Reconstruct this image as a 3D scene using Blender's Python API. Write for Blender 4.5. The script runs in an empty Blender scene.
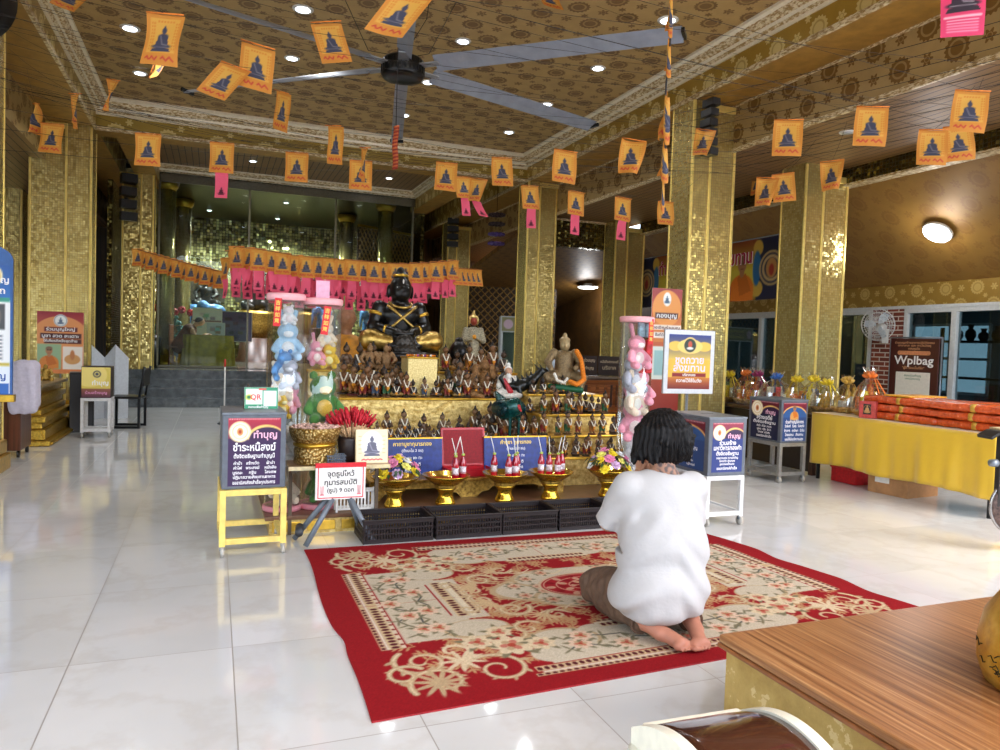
import bpy, bmesh, math, random
import numpy as np
from mathutils import Matrix, Vector
RND = random.Random(11)
NP = np.random.default_rng(5)
C = bpy.context.scene.collection
PI = math.pi
# ---------------------------------------------------------------- camera numbers (from the photograph's vanishing points)
CAM_H, FOC = 1.4, 729.0
YAW, PIT, ROL = .3741, .0397, -.0329
def cam_rows():
    cy, sy = math.cos(YAW), math.sin(YAW)
    f = np.array([sy*math.cos(PIT), cy*math.cos(PIT), -math.sin(PIT)])
    r = np.array([cy, -sy, 0.]); d = np.cross(f, r)
    c, s = math.cos(ROL), math.sin(ROL)
    return np.array([c*r+s*d, -s*r+c*d, f])
CM = cam_rows()
def ray(x, y): return CM.T @ np.array([(x-500)/FOC, (y-375)/FOC, 1.])
def AY(x, y, Y):
    d = ray(x, y); return Vector(np.array([0, 0, CAM_H])+d*Y/d[1])
def AX(x, y, X):
    d = ray(x, y); return Vector(np.array([0, 0, CAM_H])+d*X/d[0])
def AZ(x, y, z=0.):
    d = ray(x, y); return Vector(np.array([0, 0, CAM_H])+d*(z-CAM_H)/d[2])
def AD(x, y, D):
    d = ray(x, y); return Vector(np.array([0, 0, CAM_H])+d*D)
# ---------------------------------------------------------------- colours, materials
def lin(c):
    c = c/255.
    return c/12.92 if c <= .04045 else ((c+.055)/1.055)**2.4
def rgb(t): return (lin(t[0]), lin(t[1]), lin(t[2]), 1.)
MATS = {}
class NG:
    """tiny node-graph writer"""
    def __init__(s, name):
        s.m = bpy.data.materials.new(name); s.m.use_nodes = True
        s.t = s.m.node_tree; s.n = s.t.nodes; s.b = s.n['Principled BSDF']
    def node(s, typ, **kw):
        n = s.n.new(typ)
        for k, v in kw.items(): setattr(n, k, v)
        return n
    def put(s, sock, v):
        if isinstance(v, bpy.types.NodeSocket): s.t.links.new(v, sock)
        elif v is not None: sock.default_value = v
    def f(s, op, a, b=None, c=None, clamp=False):
        n = s.node('ShaderNodeMath', operation=op, use_clamp=clamp)
        for i, v in enumerate((a, b, c)): s.put(n.inputs[i], v) if v is not None else None
        return n.outputs[0]
    def v(s, op, a, b=None, scale=None):
        n = s.node('ShaderNodeVectorMath', operation=op)
        s.put(n.inputs[0], a)
        if b is not None: s.put(n.inputs[1], b)
        if scale is not None: s.put(n.inputs['Scale'], scale)
        return n.outputs['Value'] if op in ('LENGTH', 'DOT_PRODUCT', 'DISTANCE') else n.outputs['Vector']
    def xyz(s, a):
        n = s.node('ShaderNodeSeparateXYZ'); s.put(n.inputs[0], a); return n.outputs
    def comb(s, x, y, z=0.):
        n = s.node('ShaderNodeCombineXYZ')
        for i, q in enumerate((x, y, z)): s.put(n.inputs[i], q)
        return n.outputs[0]
    def mix(s, fac, a, b):
        n = s.node('ShaderNodeMix', data_type='RGBA')
        s.put(n.inputs[0], fac)
        s.put(n.inputs[6], rgb(a) if isinstance(a, tuple) else a); s.put(n.inputs[7], rgb(b) if isinstance(b, tuple) else b)
        return n.outputs[2]
    def obj(s): return s.node('ShaderNodeTexCoord').outputs['Object']
    def pos(s): return s.node('ShaderNodeNewGeometry').outputs['Position']
    def nrm(s): return s.node('ShaderNodeNewGeometry').outputs['Normal']
    def noise(s, vec, scale, detail=3., rough=.55, out=0):
        n = s.node('ShaderNodeTexNoise'); s.put(n.inputs['Vector'], vec)
        n.inputs['Scale'].default_value = scale; n.inputs['Detail'].default_value = detail; n.inputs['Roughness'].default_value = rough
        return n.outputs[out]
    def ramp(s, fac, stops):
        n = s.node('ShaderNodeValToRGB'); s.put(n.inputs[0], fac); e = n.color_ramp.elements
        while len(e) < len(stops): e.new(.5)
        for q, (p, c) in zip(e, stops): q.position = p; q.color = rgb(c)
        return n.outputs[0]
    def bump(s, h, strength=.3, dist=.01):
        n = s.node('ShaderNodeBump'); s.put(n.inputs['Height'], h)
        n.inputs['Strength'].default_value = strength; n.inputs['Distance'].default_value = dist
        s.t.links.new(n.outputs[0], s.b.inputs['Normal'])
    def out(s, color=None, rough=None, metal=None, **kw):
        if color is not None: s.put(s.b.inputs['Base Color'], rgb(color) if isinstance(color, tuple) else color)
        if rough is not None: s.put(s.b.inputs['Roughness'], rough)
        if metal is not None: s.put(s.b.inputs['Metallic'], metal)
        for k, q in kw.items(): s.put(s.b.inputs[k.replace('_', ' ')], q)
        return s.m
def M(col, rough=.5, metal=0., var=.12, scale=30., **kw):
    """plain procedural material: a base colour with a little noise in it"""
    key = (col, rough, metal, var, scale, tuple(sorted(kw.items())))
    if key in MATS: return MATS[key]
    g = NG('surface_%d_%d_%d' % col)
    if var > 0:
        nz = g.noise(g.obj(), scale, 3.)
        d = tuple(max(0, int(c*(1-var))) for c in col); l = tuple(min(255, int(c*(1+var*.6))) for c in col)
        g.out(g.ramp(nz, [(.3, d), (.7, l)]), rough, metal, **kw)
    else: g.out(col, rough, metal, **kw)
    MATS[key] = g.m; return g.m
def EM(col, s):
    key = ('em', col, s)
    if key in MATS: return MATS[key]
    g = NG('emissive_glow'); g.out(col, .5, 0, Emission_Color=rgb(col), Emission_Strength=s); MATS[key] = g.m; return g.m
def PAINT(rough=.5, metal=0., spec=.5, bump=0.):
    key = ('paint', rough, metal, spec, bump)
    if key in MATS: return MATS[key]
    g = NG('printed_colours'); a = g.node('ShaderNodeAttribute', attribute_name='Col')
    g.out(a.outputs['Color'], rough, metal, Specular_IOR_Level=spec)
    if bump: g.bump(g.noise(g.obj(), 260., 2.), bump, .002)
    MATS[key] = g.m; return g.m
# ---------------------------------------------------------------- objects
def obj(name, me, mat=None, parent=None, loc=(0, 0, 0), rot=(0, 0, 0)):
    if isinstance(me, MB): me = me.mesh(name)
    if mat is not None:
        if len(me.materials): me.materials.clear()
        for m in (mat if isinstance(mat, (list, tuple)) else [mat]): me.materials.append(m)
    o = bpy.data.objects.new(name, me); C.objects.link(o)
    o.location = loc; o.rotation_euler = rot
    if parent is not None: o.parent = parent
    return o
def tag(o, label=None, cat=None, group=None, kind=None):
    if label: o['label'] = label
    if cat: o['category'] = cat
    if group: o['group'] = group
    if kind: o['kind'] = kind
    return o
def thing(name, label, cat, loc=(0, 0, 0), rz=0., group=None):
    o = bpy.data.objects.new(name, None); C.objects.link(o); o.empty_display_size = .05
    o.location = loc; o.rotation_euler = (0, 0, rz)
    return tag(o, label, cat, group)
def dup(root, loc, rot=None, label=None, group=None, scale=None):
    r = root.copy(); C.objects.link(r); r.location = loc
    if rot is not None: r.rotation_euler = rot if isinstance(rot, (tuple, list)) else (0, 0, rot)
    if scale is not None: r.scale = (scale,)*3 if not isinstance(scale, (tuple, list)) else scale
    if label: r['label'] = label
    if group: r['group'] = group
    for ch in list(root.children):
        c = ch.copy(); C.objects.link(c); c.parent = r
        for gc in list(ch.children):
            d = gc.copy(); C.objects.link(d); d.parent = c
    return r
def struct(name, me, mat, **kw): return tag(obj(name, me, mat, **kw), kind='structure')
# ---------------------------------------------------------------- mesh builder
class MB:
    def __init__(s): s.v = []; s.f = []; s.mi = []; s.m = 0; s.smooth_flags = []; s.sm = False
    def add(s, vs, fs, T=None):
        b = len(s.v)
        s.v += [tuple(T @ Vector(p)) if T is not None else tuple(p) for p in vs]
        for f in fs: s.f.append([b+i for i in f]); s.mi.append(s.m); s.smooth_flags.append(s.sm)
        return s
    def box(s, c, d, rz=0., T=None):
        x, y, z = d[0]/2, d[1]/2, d[2]/2
        vs = [(i*x, j*y, k*z) for i in (-1, 1) for j in (-1, 1) for k in (-1, 1)]
        A = Matrix.Translation(c) @ Matrix.Rotation(rz, 4, 'Z')
        if T is not None: A = T @ A
        return s.add(vs, [(0, 1, 3, 2), (4, 6, 7, 5), (0, 4, 5, 1), (2, 3, 7, 6), (0, 2, 6, 4), (1, 5, 7, 3)], A)
    def bb(s, lo, hi, T=None): return s.box([(a+b)/2 for a, b in zip(lo, hi)], [b-a for a, b in zip(lo, hi)], 0, T)
    def lathe(s, prof, n=24, c=(0, 0, 0), T=None, smooth=True, sq=None):
        vs = []; fs = []; o = s.sm; s.sm = smooth
        for r, z in prof:
            for i in range(n):
                a = 2*PI*i/n; vs.append((c[0]+r*math.cos(a), c[1]+r*math.sin(a), c[2]+z))
        for j in range(len(prof)-1):
            for i in range(n):
                k = (i+1) % n; fs.append((j*n+i, j*n+k, (j+1)*n+k, (j+1)*n+i))
        if prof[0][0] > 1e-6: fs.append(tuple(range(n))[::-1])
        if prof[-1][0] > 1e-6: fs.append(tuple(range((len(prof)-1)*n, len(prof)*n)))
        s.add(vs, fs, T); s.sm = o; return s
    def cyl(s, p0, p1, r0, r1=None, n=16, smooth=True, T=None):
        p0 = Vector(p0); p1 = Vector(p1); d = p1-p0; r1 = r0 if r1 is None else r1
        q = d.to_track_quat('Z', 'Y').to_matrix().to_4x4()
        A = Matrix.Translation(p0) @ q
        if T is not None: A = T @ A
        return s.lathe([(r0, 0), (r1, d.length)], n, (0, 0, 0), A, smooth)
    def tube(s, pts, r, n=8, closed=False):
        pts = [Vector(p) for p in pts]; N = len(pts); vs = []; fs = []; o = s.sm; s.sm = True
        rs = r if isinstance(r, (list, tuple)) else [r]*N
        up = None
        for i, p in enumerate(pts):
            a = pts[(i-1) % N] if (closed or i) else p; b = pts[(i+1) % N] if (closed or i < N-1) else p
            t = (b-a).normalized()
            if up is None: up = Vector((0, 0, 1)) if abs(t.z) < .9 else Vector((1, 0, 0))
            x = t.cross(up).normalized(); up = x.cross(t).normalized()
            for k in range(n):
                an = 2*PI*k/n; vs.append(p+rs[i]*(math.cos(an)*x+math.sin(an)*up))
        for i in range(N if closed else N-1):
            j = (i+1) % N
            for k in range(n):
                l = (k+1) % n; fs.append((i*n+k, i*n+l, j*n+l, j*n+k))
        if not closed: fs += [tuple(range(n))[::-1], tuple(range((N-1)*n, N*n))]
        s.add(vs, fs); s.sm = o; return s
    def ball(s, c, r, nu=14, nv=9, T=None):
        r = (r, r, r) if not isinstance(r, (tuple, list)) else r
        vs = [(c[0], c[1], c[2]-r[2])]; fs = []; o = s.sm; s.sm = True
        for j in range(1, nv):
            t = -PI/2+PI*j/nv
            for i in range(nu):
                a = 2*PI*i/nu; vs.append((c[0]+r[0]*math.cos(t)*math.cos(a), c[1]+r[1]*math.cos(t)*math.sin(a), c[2]+r[2]*math.sin(t)))
        vs.append((c[0], c[1], c[2]+r[2])); L = len(vs)-1
        for i in range(nu):
            k = (i+1) % nu; fs += [(0, 1+k, 1+i), (L, L-nu+i, L-nu+k)]
            for j in range(nv-2): fs.append((1+j*nu+i, 1+j*nu+k, 1+(j+1)*nu+k, 1+(j+1)*nu+i))
        s.add(vs, fs, T); s.sm = o; return s
    def prism(s, poly, h, T=None):
        """polygon in XY, extruded by h along +Z, then moved by T"""
        n = len(poly)
        vs = [(x, y, 0) for x, y in poly]+[(x, y, h) for x, y in poly]
        fs = [tuple(range(n))[::-1], tuple(range(n, 2*n))]+[(i, (i+1) % n, n+(i+1) % n, n+i) for i in range(n)]
        return s.add(vs, fs, T)
    def quad(s, a, b, c, d): return s.add([a, b, c, d], [(0, 1, 2, 3)])
    def mesh(s, name, bevel=0., seg=2):
        me = bpy.data.meshes.new(name); me.from_pydata(s.v, [], s.f)
        me.polygons.foreach_set('material_index', s.mi); me.polygons.foreach_set('use_smooth', s.smooth_flags)
        if bevel > 0:
            bm = bmesh.new(); bm.from_mesh(me)
            es = [e for e in bm.edges if len(e.link_faces) == 2 and e.calc_face_angle(0) > .6]
            bmesh.ops.bevel(bm, geom=es, offset=bevel, segments=seg, affect='EDGES', profile=.5, clamp_overlap=True)
            bm.to_mesh(me); bm.free()
        me.update(); return me
def bx(c, d, rz=0., bevel=0.):
    m = MB().box(c, d, rz); return m.mesh('box', bevel)
XZ = Matrix(((1, 0, 0, 0), (0, 0, -1, 0), (0, 1, 0, 0), (0, 0, 0, 1)))   # XY drawing stood upright: +Y becomes +Z, faces -Y
TEXTS = {}
def text_mesh(s, size=1., align='CENTER', bold=0., ext=.0):
    cu = bpy.data.curves.new('lettering', 'FONT'); cu.body = s; cu.size = size; cu.align_x = align; cu.align_y = 'CENTER'
    cu.resolution_u = 2; cu.offset = bold; cu.extrude = ext
    o = bpy.data.objects.new('lettering', cu); me = bpy.data.meshes.new_from_object(o)
    bpy.data.objects.remove(o); bpy.data.curves.remove(cu)
    return me
def lettering(lines, parent, mat, y=-.001, name='lettering'):
    """lines: (string, x, z, height) in the sign's own plane (faces -Y); several lines become one mesh"""
    b = MB()
    for ln in lines:
        st, x, z, h = ln[:4]; w = ln[4] if len(ln) > 4 else None
        me = text_mesh(st, h, bold=h*.02)
        if not len(me.vertices): continue
        co = np.array([v.co[:] for v in me.vertices])
        sx = w/(np.ptp(co[:, 0])) if w else 1.
        cx = (co[:, 0].max()+co[:, 0].min())/2
        b.add([((p[0]-cx)*sx+x, y, p[1]+z) for p in co], [tuple(p.vertices) for p in me.polygons])
        bpy.data.meshes.remove(me)
    return obj(name, b, mat, parent)
# ---------------------------------------------------------------- painted grids
class Canvas:
    """colours drawn at the vertices of a fine grid; x 0..w, y 0..h in metres"""
    def __init__(s, w, h, nx, base):
        s.w, s.h = w, h; s.nx = nx; s.ny = max(2, int(round(nx*h/w)))
        s.X, s.Y = np.meshgrid(np.linspace(0, w, s.nx), np.linspace(0, h, s.ny))
        s.c = np.zeros(s.X.shape+(3,)); s.c[:] = base; s.px = w/(s.nx-1)
    def put(s, mask, col):
        m = np.clip(mask, 0, 1)[..., None]; s.c = s.c*(1-m)+np.array(col, float)*m; return s
    def sd(s, d, col): return s.put(.5-d/s.px, col)
    def rect(s, x0, y0, x1, y1, col): return s.sd(np.maximum(np.maximum(x0-s.X, s.X-x1), np.maximum(y0-s.Y, s.Y-y1)), col)
    def ell(s, x, y, rx, ry, col, a=0.):
        c, n = math.cos(a), math.sin(a); u = ((s.X-x)*c+(s.Y-y)*n)/rx; v = (-(s.X-x)*n+(s.Y-y)*c)/ry
        return s.sd((np.sqrt(u*u+v*v)-1)*min(rx, ry), col)
    def ring(s, x, y, r, w, col): return s.sd(np.abs(np.hypot(s.X-x, s.Y-y)-r)-w/2, col)
    def line(s, pts, w, col, w1=None):
        d = np.full(s.X.shape, 9.); N = len(pts)-1
        for i in range(N):
            (ax, ay), (bx_, by) = pts[i], pts[i+1]
            m = (s.X > min(ax, bx_)-w) & (s.X < max(ax, bx_)+w) & (s.Y > min(ay, by)-w) & (s.Y < max(ay, by)+w)
            if not m.any(): continue
            X, Y = s.X[m], s.Y[m]; L = (bx_-ax)**2+(by-ay)**2+1e-12
            t = np.clip(((X-ax)*(bx_-ax)+(Y-ay)*(by-ay))/L, 0, 1)
            wd = w if w1 is None else w+(w1-w)*(i+t)/N
            d[m] = np.minimum(d[m], np.hypot(X-ax-t*(bx_-ax), Y-ay-t*(by-ay))-wd/2)
        return s.sd(d, col)
    def poly(s, pts, col):
        ins = np.zeros(s.X.shape, bool); n = len(pts)
        for i in range(n):
            (ax, ay), (bx_, by) = pts[i], pts[(i+1) % n]
            if ay == by: continue
            ins ^= ((ay > s.Y) != (by > s.Y)) & (s.X < (bx_-ax)*(s.Y-ay)/(by-ay)+ax)
        return s.put(ins.astype(float), col)
    def grad(s, y0, y1, ca, cb):
        m = (s.Y >= min(y0, y1)) & (s.Y <= max(y0, y1)); t = np.clip((s.Y-y0)/(y1-y0), 0, 1)[..., None]
        s.c = np.where(m[..., None], np.array(ca)*(1-t)+np.array(cb)*t, s.c); return s
    def mesh(s, shape=None, back=0.):
        """shape(X,Y)->(N,3); default upright, facing -Y, centred in x, bottom at z=0; back>0 gives it thickness"""
        if shape is None: P = np.stack([s.X-s.w/2, 0*s.X, s.Y], -1).reshape(-1, 3)
        else: P = np.stack(shape(s.X, s.Y), -1).reshape(-1, 3)
        i = np.arange(s.nx*s.ny).reshape(s.ny, s.nx)
        F = np.stack([i[:-1, :-1], i[:-1, 1:], i[1:, 1:], i[1:, :-1]], -1).reshape(-1, 4)
        col = s.c.reshape(-1, 3)
        me = grid_mesh(P, F, col)
        return me
def grid_mesh(P, F, col=None, smooth=True):
    me = bpy.data.meshes.new('sheet'); F = np.asarray(F, np.int32)
    me.vertices.add(len(P)); me.vertices.foreach_set('co', np.asarray(P, np.float32).ravel())
    k = F.shape[1]
    me.loops.add(F.size); me.loops.foreach_set('vertex_index', F.ravel())
    me.polygons.add(len(F)); me.polygons.foreach_set('loop_start', np.arange(0, F.size, k, dtype=np.int32))
    me.update(calc_edges=True); me.validate()
    me.polygons.foreach_set('use_smooth', [smooth]*len(me.polygons))
    if col is not None: paint_mesh(me, col)
    return me
def paint_mesh(me, col):
    c = np.clip(np.asarray(col, float)/255., 0, 1); l = np.where(c <= .04045, c/12.92, ((c+.055)/1.055)**2.4)
    a = me.color_attributes.new('Col', 'FLOAT_COLOR', 'POINT')
    a.data.foreach_set('color', np.concatenate([l, np.ones((len(l), 1))], 1).astype(np.float32).ravel())
# ---------------------------------------------------------------- implicit bodies (smooth unions, meshed by surface nets)
def d_cap(P, a, b, ra, rb):
    a = np.array(a, np.float32); b = np.array(b, np.float32); ab = b-a
    t = np.clip(((P-a) @ ab)/max(float(ab @ ab), 1e-9), 0, 1)
    return np.linalg.norm(P-a-t[:, None]*ab, axis=1)-(ra+(rb-ra)*t)
def d_ell(P, c, r, rot=None):
    Q = P-np.array(c, np.float32)
    if rot is not None: Q = Q @ np.array(Matrix.Rotation(rot[1], 3, rot[0]), np.float32)
    r = np.array(r, np.float32); k0 = np.linalg.norm(Q/r, axis=1); k1 = np.linalg.norm(Q/(r*r), axis=1)
    return k0*(k0-1)/np.maximum(k1, 1e-6)
def d_box(P, c, h, r):
    q = np.abs(P-np.array(c, np.float32))-(np.array(h, np.float32)-r)
    return np.linalg.norm(np.maximum(q, 0), axis=1)+np.minimum(q.max(1), 0)-r
def sdf(prims, P):
    """prims: ('c',a,b,ra,rb,k) ('e',c,r,k[,rot]) ('b',c,h,r,k); k<0 carves"""
    d = np.full(len(P), 9., np.float32); x0, x1 = float(P[:, 0].min()), float(P[:, 0].max())
    for p in prims:
        if x1-x0 < .2:                                                   # thin slab: shapes far to either side cannot matter
            if p[0] == 'c': lo, hi = min(p[1][0]-p[3], p[2][0]-p[4]), max(p[1][0]+p[3], p[2][0]+p[4])
            else: q = max(p[2]) if (p[0] == 'e' and len(p) > 4) else p[2][0]; lo, hi = p[1][0]-q, p[1][0]+q
            mg = .05+abs(p[-1] if p[0] != 'e' else p[3])
            if lo > x1+mg or hi < x0-mg: continue
        if p[0] == 'c': e = d_cap(P, *p[1:5]); k = p[5]
        elif p[0] == 'e': e = d_ell(P, p[1], p[2], p[4] if len(p) > 4 else None); k = p[3]
        else: e = d_box(P, p[1], p[2], p[3]); k = p[4]
        if k < 0:
            h = np.clip(.5-.5*(d+e)/-k, 0, 1); d = d*(1-h)-e*h-k*h*(1-h)
        else:
            k = max(k, 1e-4); h = np.clip(.5+.5*(e-d)/k, 0, 1); d = e*(1-h)+d*h-k*h*(1-h)
    return d
def nets(fn, lo, hi, h, col=None):
    lo = np.array(lo, np.float32); hi = np.array(hi, np.float32)
    n = np.ceil((hi-lo)/h).astype(int)+1
    ax = [lo[i]+h*np.arange(n[i], dtype=np.float32) for i in range(3)]
    G = np.stack(np.meshgrid(*ax, indexing='ij'), -1)
    D = np.concatenate([fn(G[i:i+8].reshape(-1, 3)).reshape(-1, n[1], n[2]) for i in range(0, n[0], 8)], 0)
    S = D < 0; m = n-1
    acc = np.zeros(tuple(m)+(3,), np.float32); cnt = np.zeros(tuple(m), np.float32)
    offs = [(a, b, c) for a in (0, 1) for b in (0, 1) for c in (0, 1)]
    for o in offs:
        for d in range(3):
            if o[d]: continue
            q = list(o); q[d] = 1
            A = D[o[0]:o[0]+m[0], o[1]:o[1]+m[1], o[2]:o[2]+m[2]]; B = D[q[0]:q[0]+m[0], q[1]:q[1]+m[1], q[2]:q[2]+m[2]]
            x = (A < 0) != (B < 0); t = np.where(x, A/np.where(x, A-B, 1), 0)
            for i in range(3): acc[..., i] += np.where(x, (o[i]+t) if i == d else o[i], 0)
            cnt += x
    act = cnt > 0; idx = np.full(tuple(m), -1, np.int64); idx[act] = np.arange(act.sum())
    cell = np.stack(np.nonzero(act), -1)
    V = lo+h*(cell+acc[act]/cnt[act][:, None])
    Fs = []
    for d in range(3):
        u, w = [(1, 2), (2, 0), (0, 1)][d]
        sl = [slice(None)]*3; sl2 = [slice(None)]*3; sl[d] = slice(0, -1); sl2[d] = slice(1, None)
        a = S[tuple(sl)]; b = S[tuple(sl2)]
        e = np.stack(np.nonzero(a != b), -1)
        e = e[(e[:, u] > 0) & (e[:, w] > 0) & (e[:, u] < m[u]) & (e[:, w] < m[w])]
        inside = a[e[:, 0], e[:, 1], e[:, 2]]
        def at(du, dw):
            q = e.copy(); q[:, u] -= du; q[:, w] -= dw; return idx[q[:, 0], q[:, 1], q[:, 2]]
        f = np.stack([at(1, 1), at(0, 1), at(0, 0), at(1, 0)], -1)
        f[~inside] = f[~inside][:, ::-1]; Fs.append(f)
    F = np.concatenate(Fs)
    # one light smoothing pass keeps the surface round
    return V, F
def body(prims, h, lo=None, hi=None, disp=None, col=None, cut=None):
    """mesh of a smooth union; prims may carry a colour as a dict key 'col' list parallel"""
    P = [p for p in prims]
    if lo is None:
        los = []; his = []
        for p in P:
            if p[0] == 'c': r = max(p[3], p[4]); los.append([min(a, b)-r for a, b in zip(p[1], p[2])]); his.append([max(a, b)+r for a, b in zip(p[1], p[2])])
            elif p[0] == 'e': r = p[2] if len(p) < 5 else (max(p[2]),)*3; los.append([a-b for a, b in zip(p[1], r)]); his.append([a+b for a, b in zip(p[1], r)])
            else: los.append([a-b for a, b in zip(p[1], p[2])]); his.append([a+b for a, b in zip(p[1], p[2])])
        lo = np.min(los, 0)-3*h; hi = np.max(his, 0)+3*h
    def fn(Q):
        d = sdf(P, Q)
        if disp is not None: d = d+disp(Q)
        if cut is not None: d = np.maximum(d, cut(Q))
        return d
    V, F = nets(fn, lo, hi, h)
    c = col(V) if col is not None else None
    return grid_mesh(V, F, c)
def near_col(groups):
    """colour each vertex by the group of shapes it lies nearest to: [(colour, prims), ...]"""
    def f(V):
        V = V.astype(np.float32); ds = np.stack([sdf(p, V) for c, p in groups], 1)
        return np.array([c for c, p in groups], float)[ds.argmin(1)]
    return f
# ================================================================= setting materials
def mosaic(name, tile=.04, tilt=.55, a=(150, 116, 30), b=(226, 190, 92), grout=(44, 34, 12), rough=.2, metal=.85):
    g = NG(name); p = g.v('SCALE', g.v('ADD', g.obj(), (.0131, .0077, .0113)), scale=1/tile)
    fl = g.v('FLOOR', p); fr = g.xyz(g.v('FRACTION', p)); n = g.xyz(g.v('ABSOLUTE', g.nrm()))
    w = g.node('ShaderNodeTexWhiteNoise'); g.put(w.inputs['Vector'], fl)
    gr = None
    for i in range(3):
        e = g.f('GREATER_THAN', g.f('ABSOLUTE', g.f('SUBTRACT', fr[i], .5)), .42)
        e = g.f('MULTIPLY', e, g.f('LESS_THAN', n[i], .6)); gr = e if gr is None else g.f('MAXIMUM', gr, e)
    col = g.mix(w.outputs['Value'], a, b); col = g.mix(gr, col, grout)
    t = g.v('SCALE', g.v('SUBTRACT', w.outputs['Color'], (.5, .5, .5)), scale=tilt)
    nn = g.v('NORMALIZE', g.v('ADD', g.nrm(), t))
    g.t.links.new(nn, g.b.inputs['Normal'])
    return g.out(col, g.f('ADD', g.f('MULTIPLY', gr, .5), rough), g.f('MULTIPLY', g.f('SUBTRACT', 1., gr), metal))
def motif_nodes(g, u, v, size):
    """rows of big scalloped rosettes with small stars between them"""
    U = g.f('DIVIDE', u, size); V = g.f('DIVIDE', v, size)
    def rosette(ou, ov, r, teeth, depth, hole):
        a = g.f('SUBTRACT', g.f('FRACT', g.f('ADD', U, ou)), .5); b = g.f('SUBTRACT', g.f('FRACT', g.f('ADD', V, ov)), .5)
        d = g.f('SQRT', g.f('ADD', g.f('MULTIPLY', a, a), g.f('MULTIPLY', b, b)))
        an = g.f('ARCTAN2', b, a)
        rr = g.f('MULTIPLY', g.f('ADD', 1., g.f('MULTIPLY', g.f('COSINE', g.f('MULTIPLY', an, float(teeth))), depth)), r)
        m = g.f('LESS_THAN', d, rr)
        if hole:
            ring = g.f('LESS_THAN', g.f('ABSOLUTE', g.f('SUBTRACT', d, r*hole)), r*.09)
            m = g.f('MULTIPLY', m, g.f('SUBTRACT', 1., g.f('MULTIPLY', ring, .6)))
        return m
    m = rosette(0, 0, .2, 16, .07, .62)
    m = g.f('MAXIMUM', m, rosette(.5, .5, .2, 16, .07, .62))
    m = g.f('MAXIMUM', m, rosette(.5, 0, .085, 6, .3, .5))
    m = g.f('MAXIMUM', m, rosette(0, .5, .085, 6, .3, .5))
    m = g.f('MAXIMUM', m, rosette(.25, .25, .06, 6, .3, 0)); m = g.f('MAXIMUM', m, rosette(.75, .75, .06, 6, .3, 0))
    return m
def motif_mat(name, axes, size, base, mot, rough=.42, metal=.35, mot_rough=None):
    g = NG(name); p = g.xyz(g.obj()); m = motif_nodes(g, p[axes[0]], p[axes[1]], size)
    nz = g.noise(g.obj(), 6., 3.)
    b2 = tuple(int(c*.86) for c in base)
    col = g.mix(m, g.mix(nz, b2, base), mot)
    g.bump(m, .25, .01)
    r = rough if mot_rough is None else g.f('ADD', rough, g.f('MULTIPLY', m, mot_rough-rough))
    return g.out(col, r, metal)
MOS = mosaic('gold_mosaic_tiles', .036, .16, (212, 186, 106), (244, 224, 150), (100, 84, 44), .24, .72)
MOS_BIG = mosaic('gold_mosaic_large', tile=.09, tilt=1.0, a=(110, 104, 44), b=(246, 234, 160), rough=.16, metal=.5)
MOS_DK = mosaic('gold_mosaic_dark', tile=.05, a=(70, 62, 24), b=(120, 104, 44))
CEILM = motif_mat('rosette_ceiling_paper', (0, 1), .62, (192, 160, 102), (124, 94, 54), .5, .15)
BEAM_L = motif_mat('rosette_beam_gold', (1, 2), .6, (186, 152, 62), (222, 204, 136), .34, .45)
BEAM_D = motif_mat('rosette_beam_brown', (1, 2), .62, (186, 158, 104), (120, 88, 38), .45, .2)
BEAM_X = motif_mat('rosette_beam_cross', (0, 2), .78, (176, 148, 66), (214, 194, 124), .34, .45)
BAND = motif_mat('rosette_band', (1, 2), .5, (176, 138, 60), (204, 172, 98), .4, .3)
SLOPE = motif_mat('rosette_slope', (0, 1), .62, (160, 118, 52), (138, 98, 42), .5, .2)
GOLD = M((212, 168, 62), .28, .85, .1, 20.)
GOLD_Y = M((240, 214, 124), .28, .45, .06, 20.)
SOFF = M((176, 134, 62), .45, .3, .1, 8.)
def slat_mat():
    g = NG('brown_slat_ceiling'); p = g.xyz(g.obj())
    f = g.f('FRACT', g.f('MULTIPLY', p[0], 8.)); e = g.f('LESS_THAN', f, .14)
    col = g.mix(e, g.mix(g.noise(g.obj(), 4.), (130, 98, 60), (150, 114, 70)), (60, 40, 22))
    g.bump(g.f('SUBTRACT', 1., e), .5, .01); return g.out(col, .45, .1)
SLAT = slat_mat()
def crown_mat():
    g = NG('carved_crown_moulding'); p = g.xyz(g.obj())
    q = g.comb(g.f('MULTIPLY', p[0], 9.), g.f('MULTIPLY', p[1], 9.), g.f('MULTIPLY', p[2], 30.))
    n = g.noise(q, 1.9, 3., .6); m = g.f('MULTIPLY', g.f('SUBTRACT', n, .42), 6., clamp=True)
    g.bump(n, .8, .02)
    return g.out(g.mix(m, (170, 138, 82), (236, 222, 186)), .35, .2)
CROWN = crown_mat()
CREAM = M((238, 228, 202), .3, .1, .04)
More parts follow.
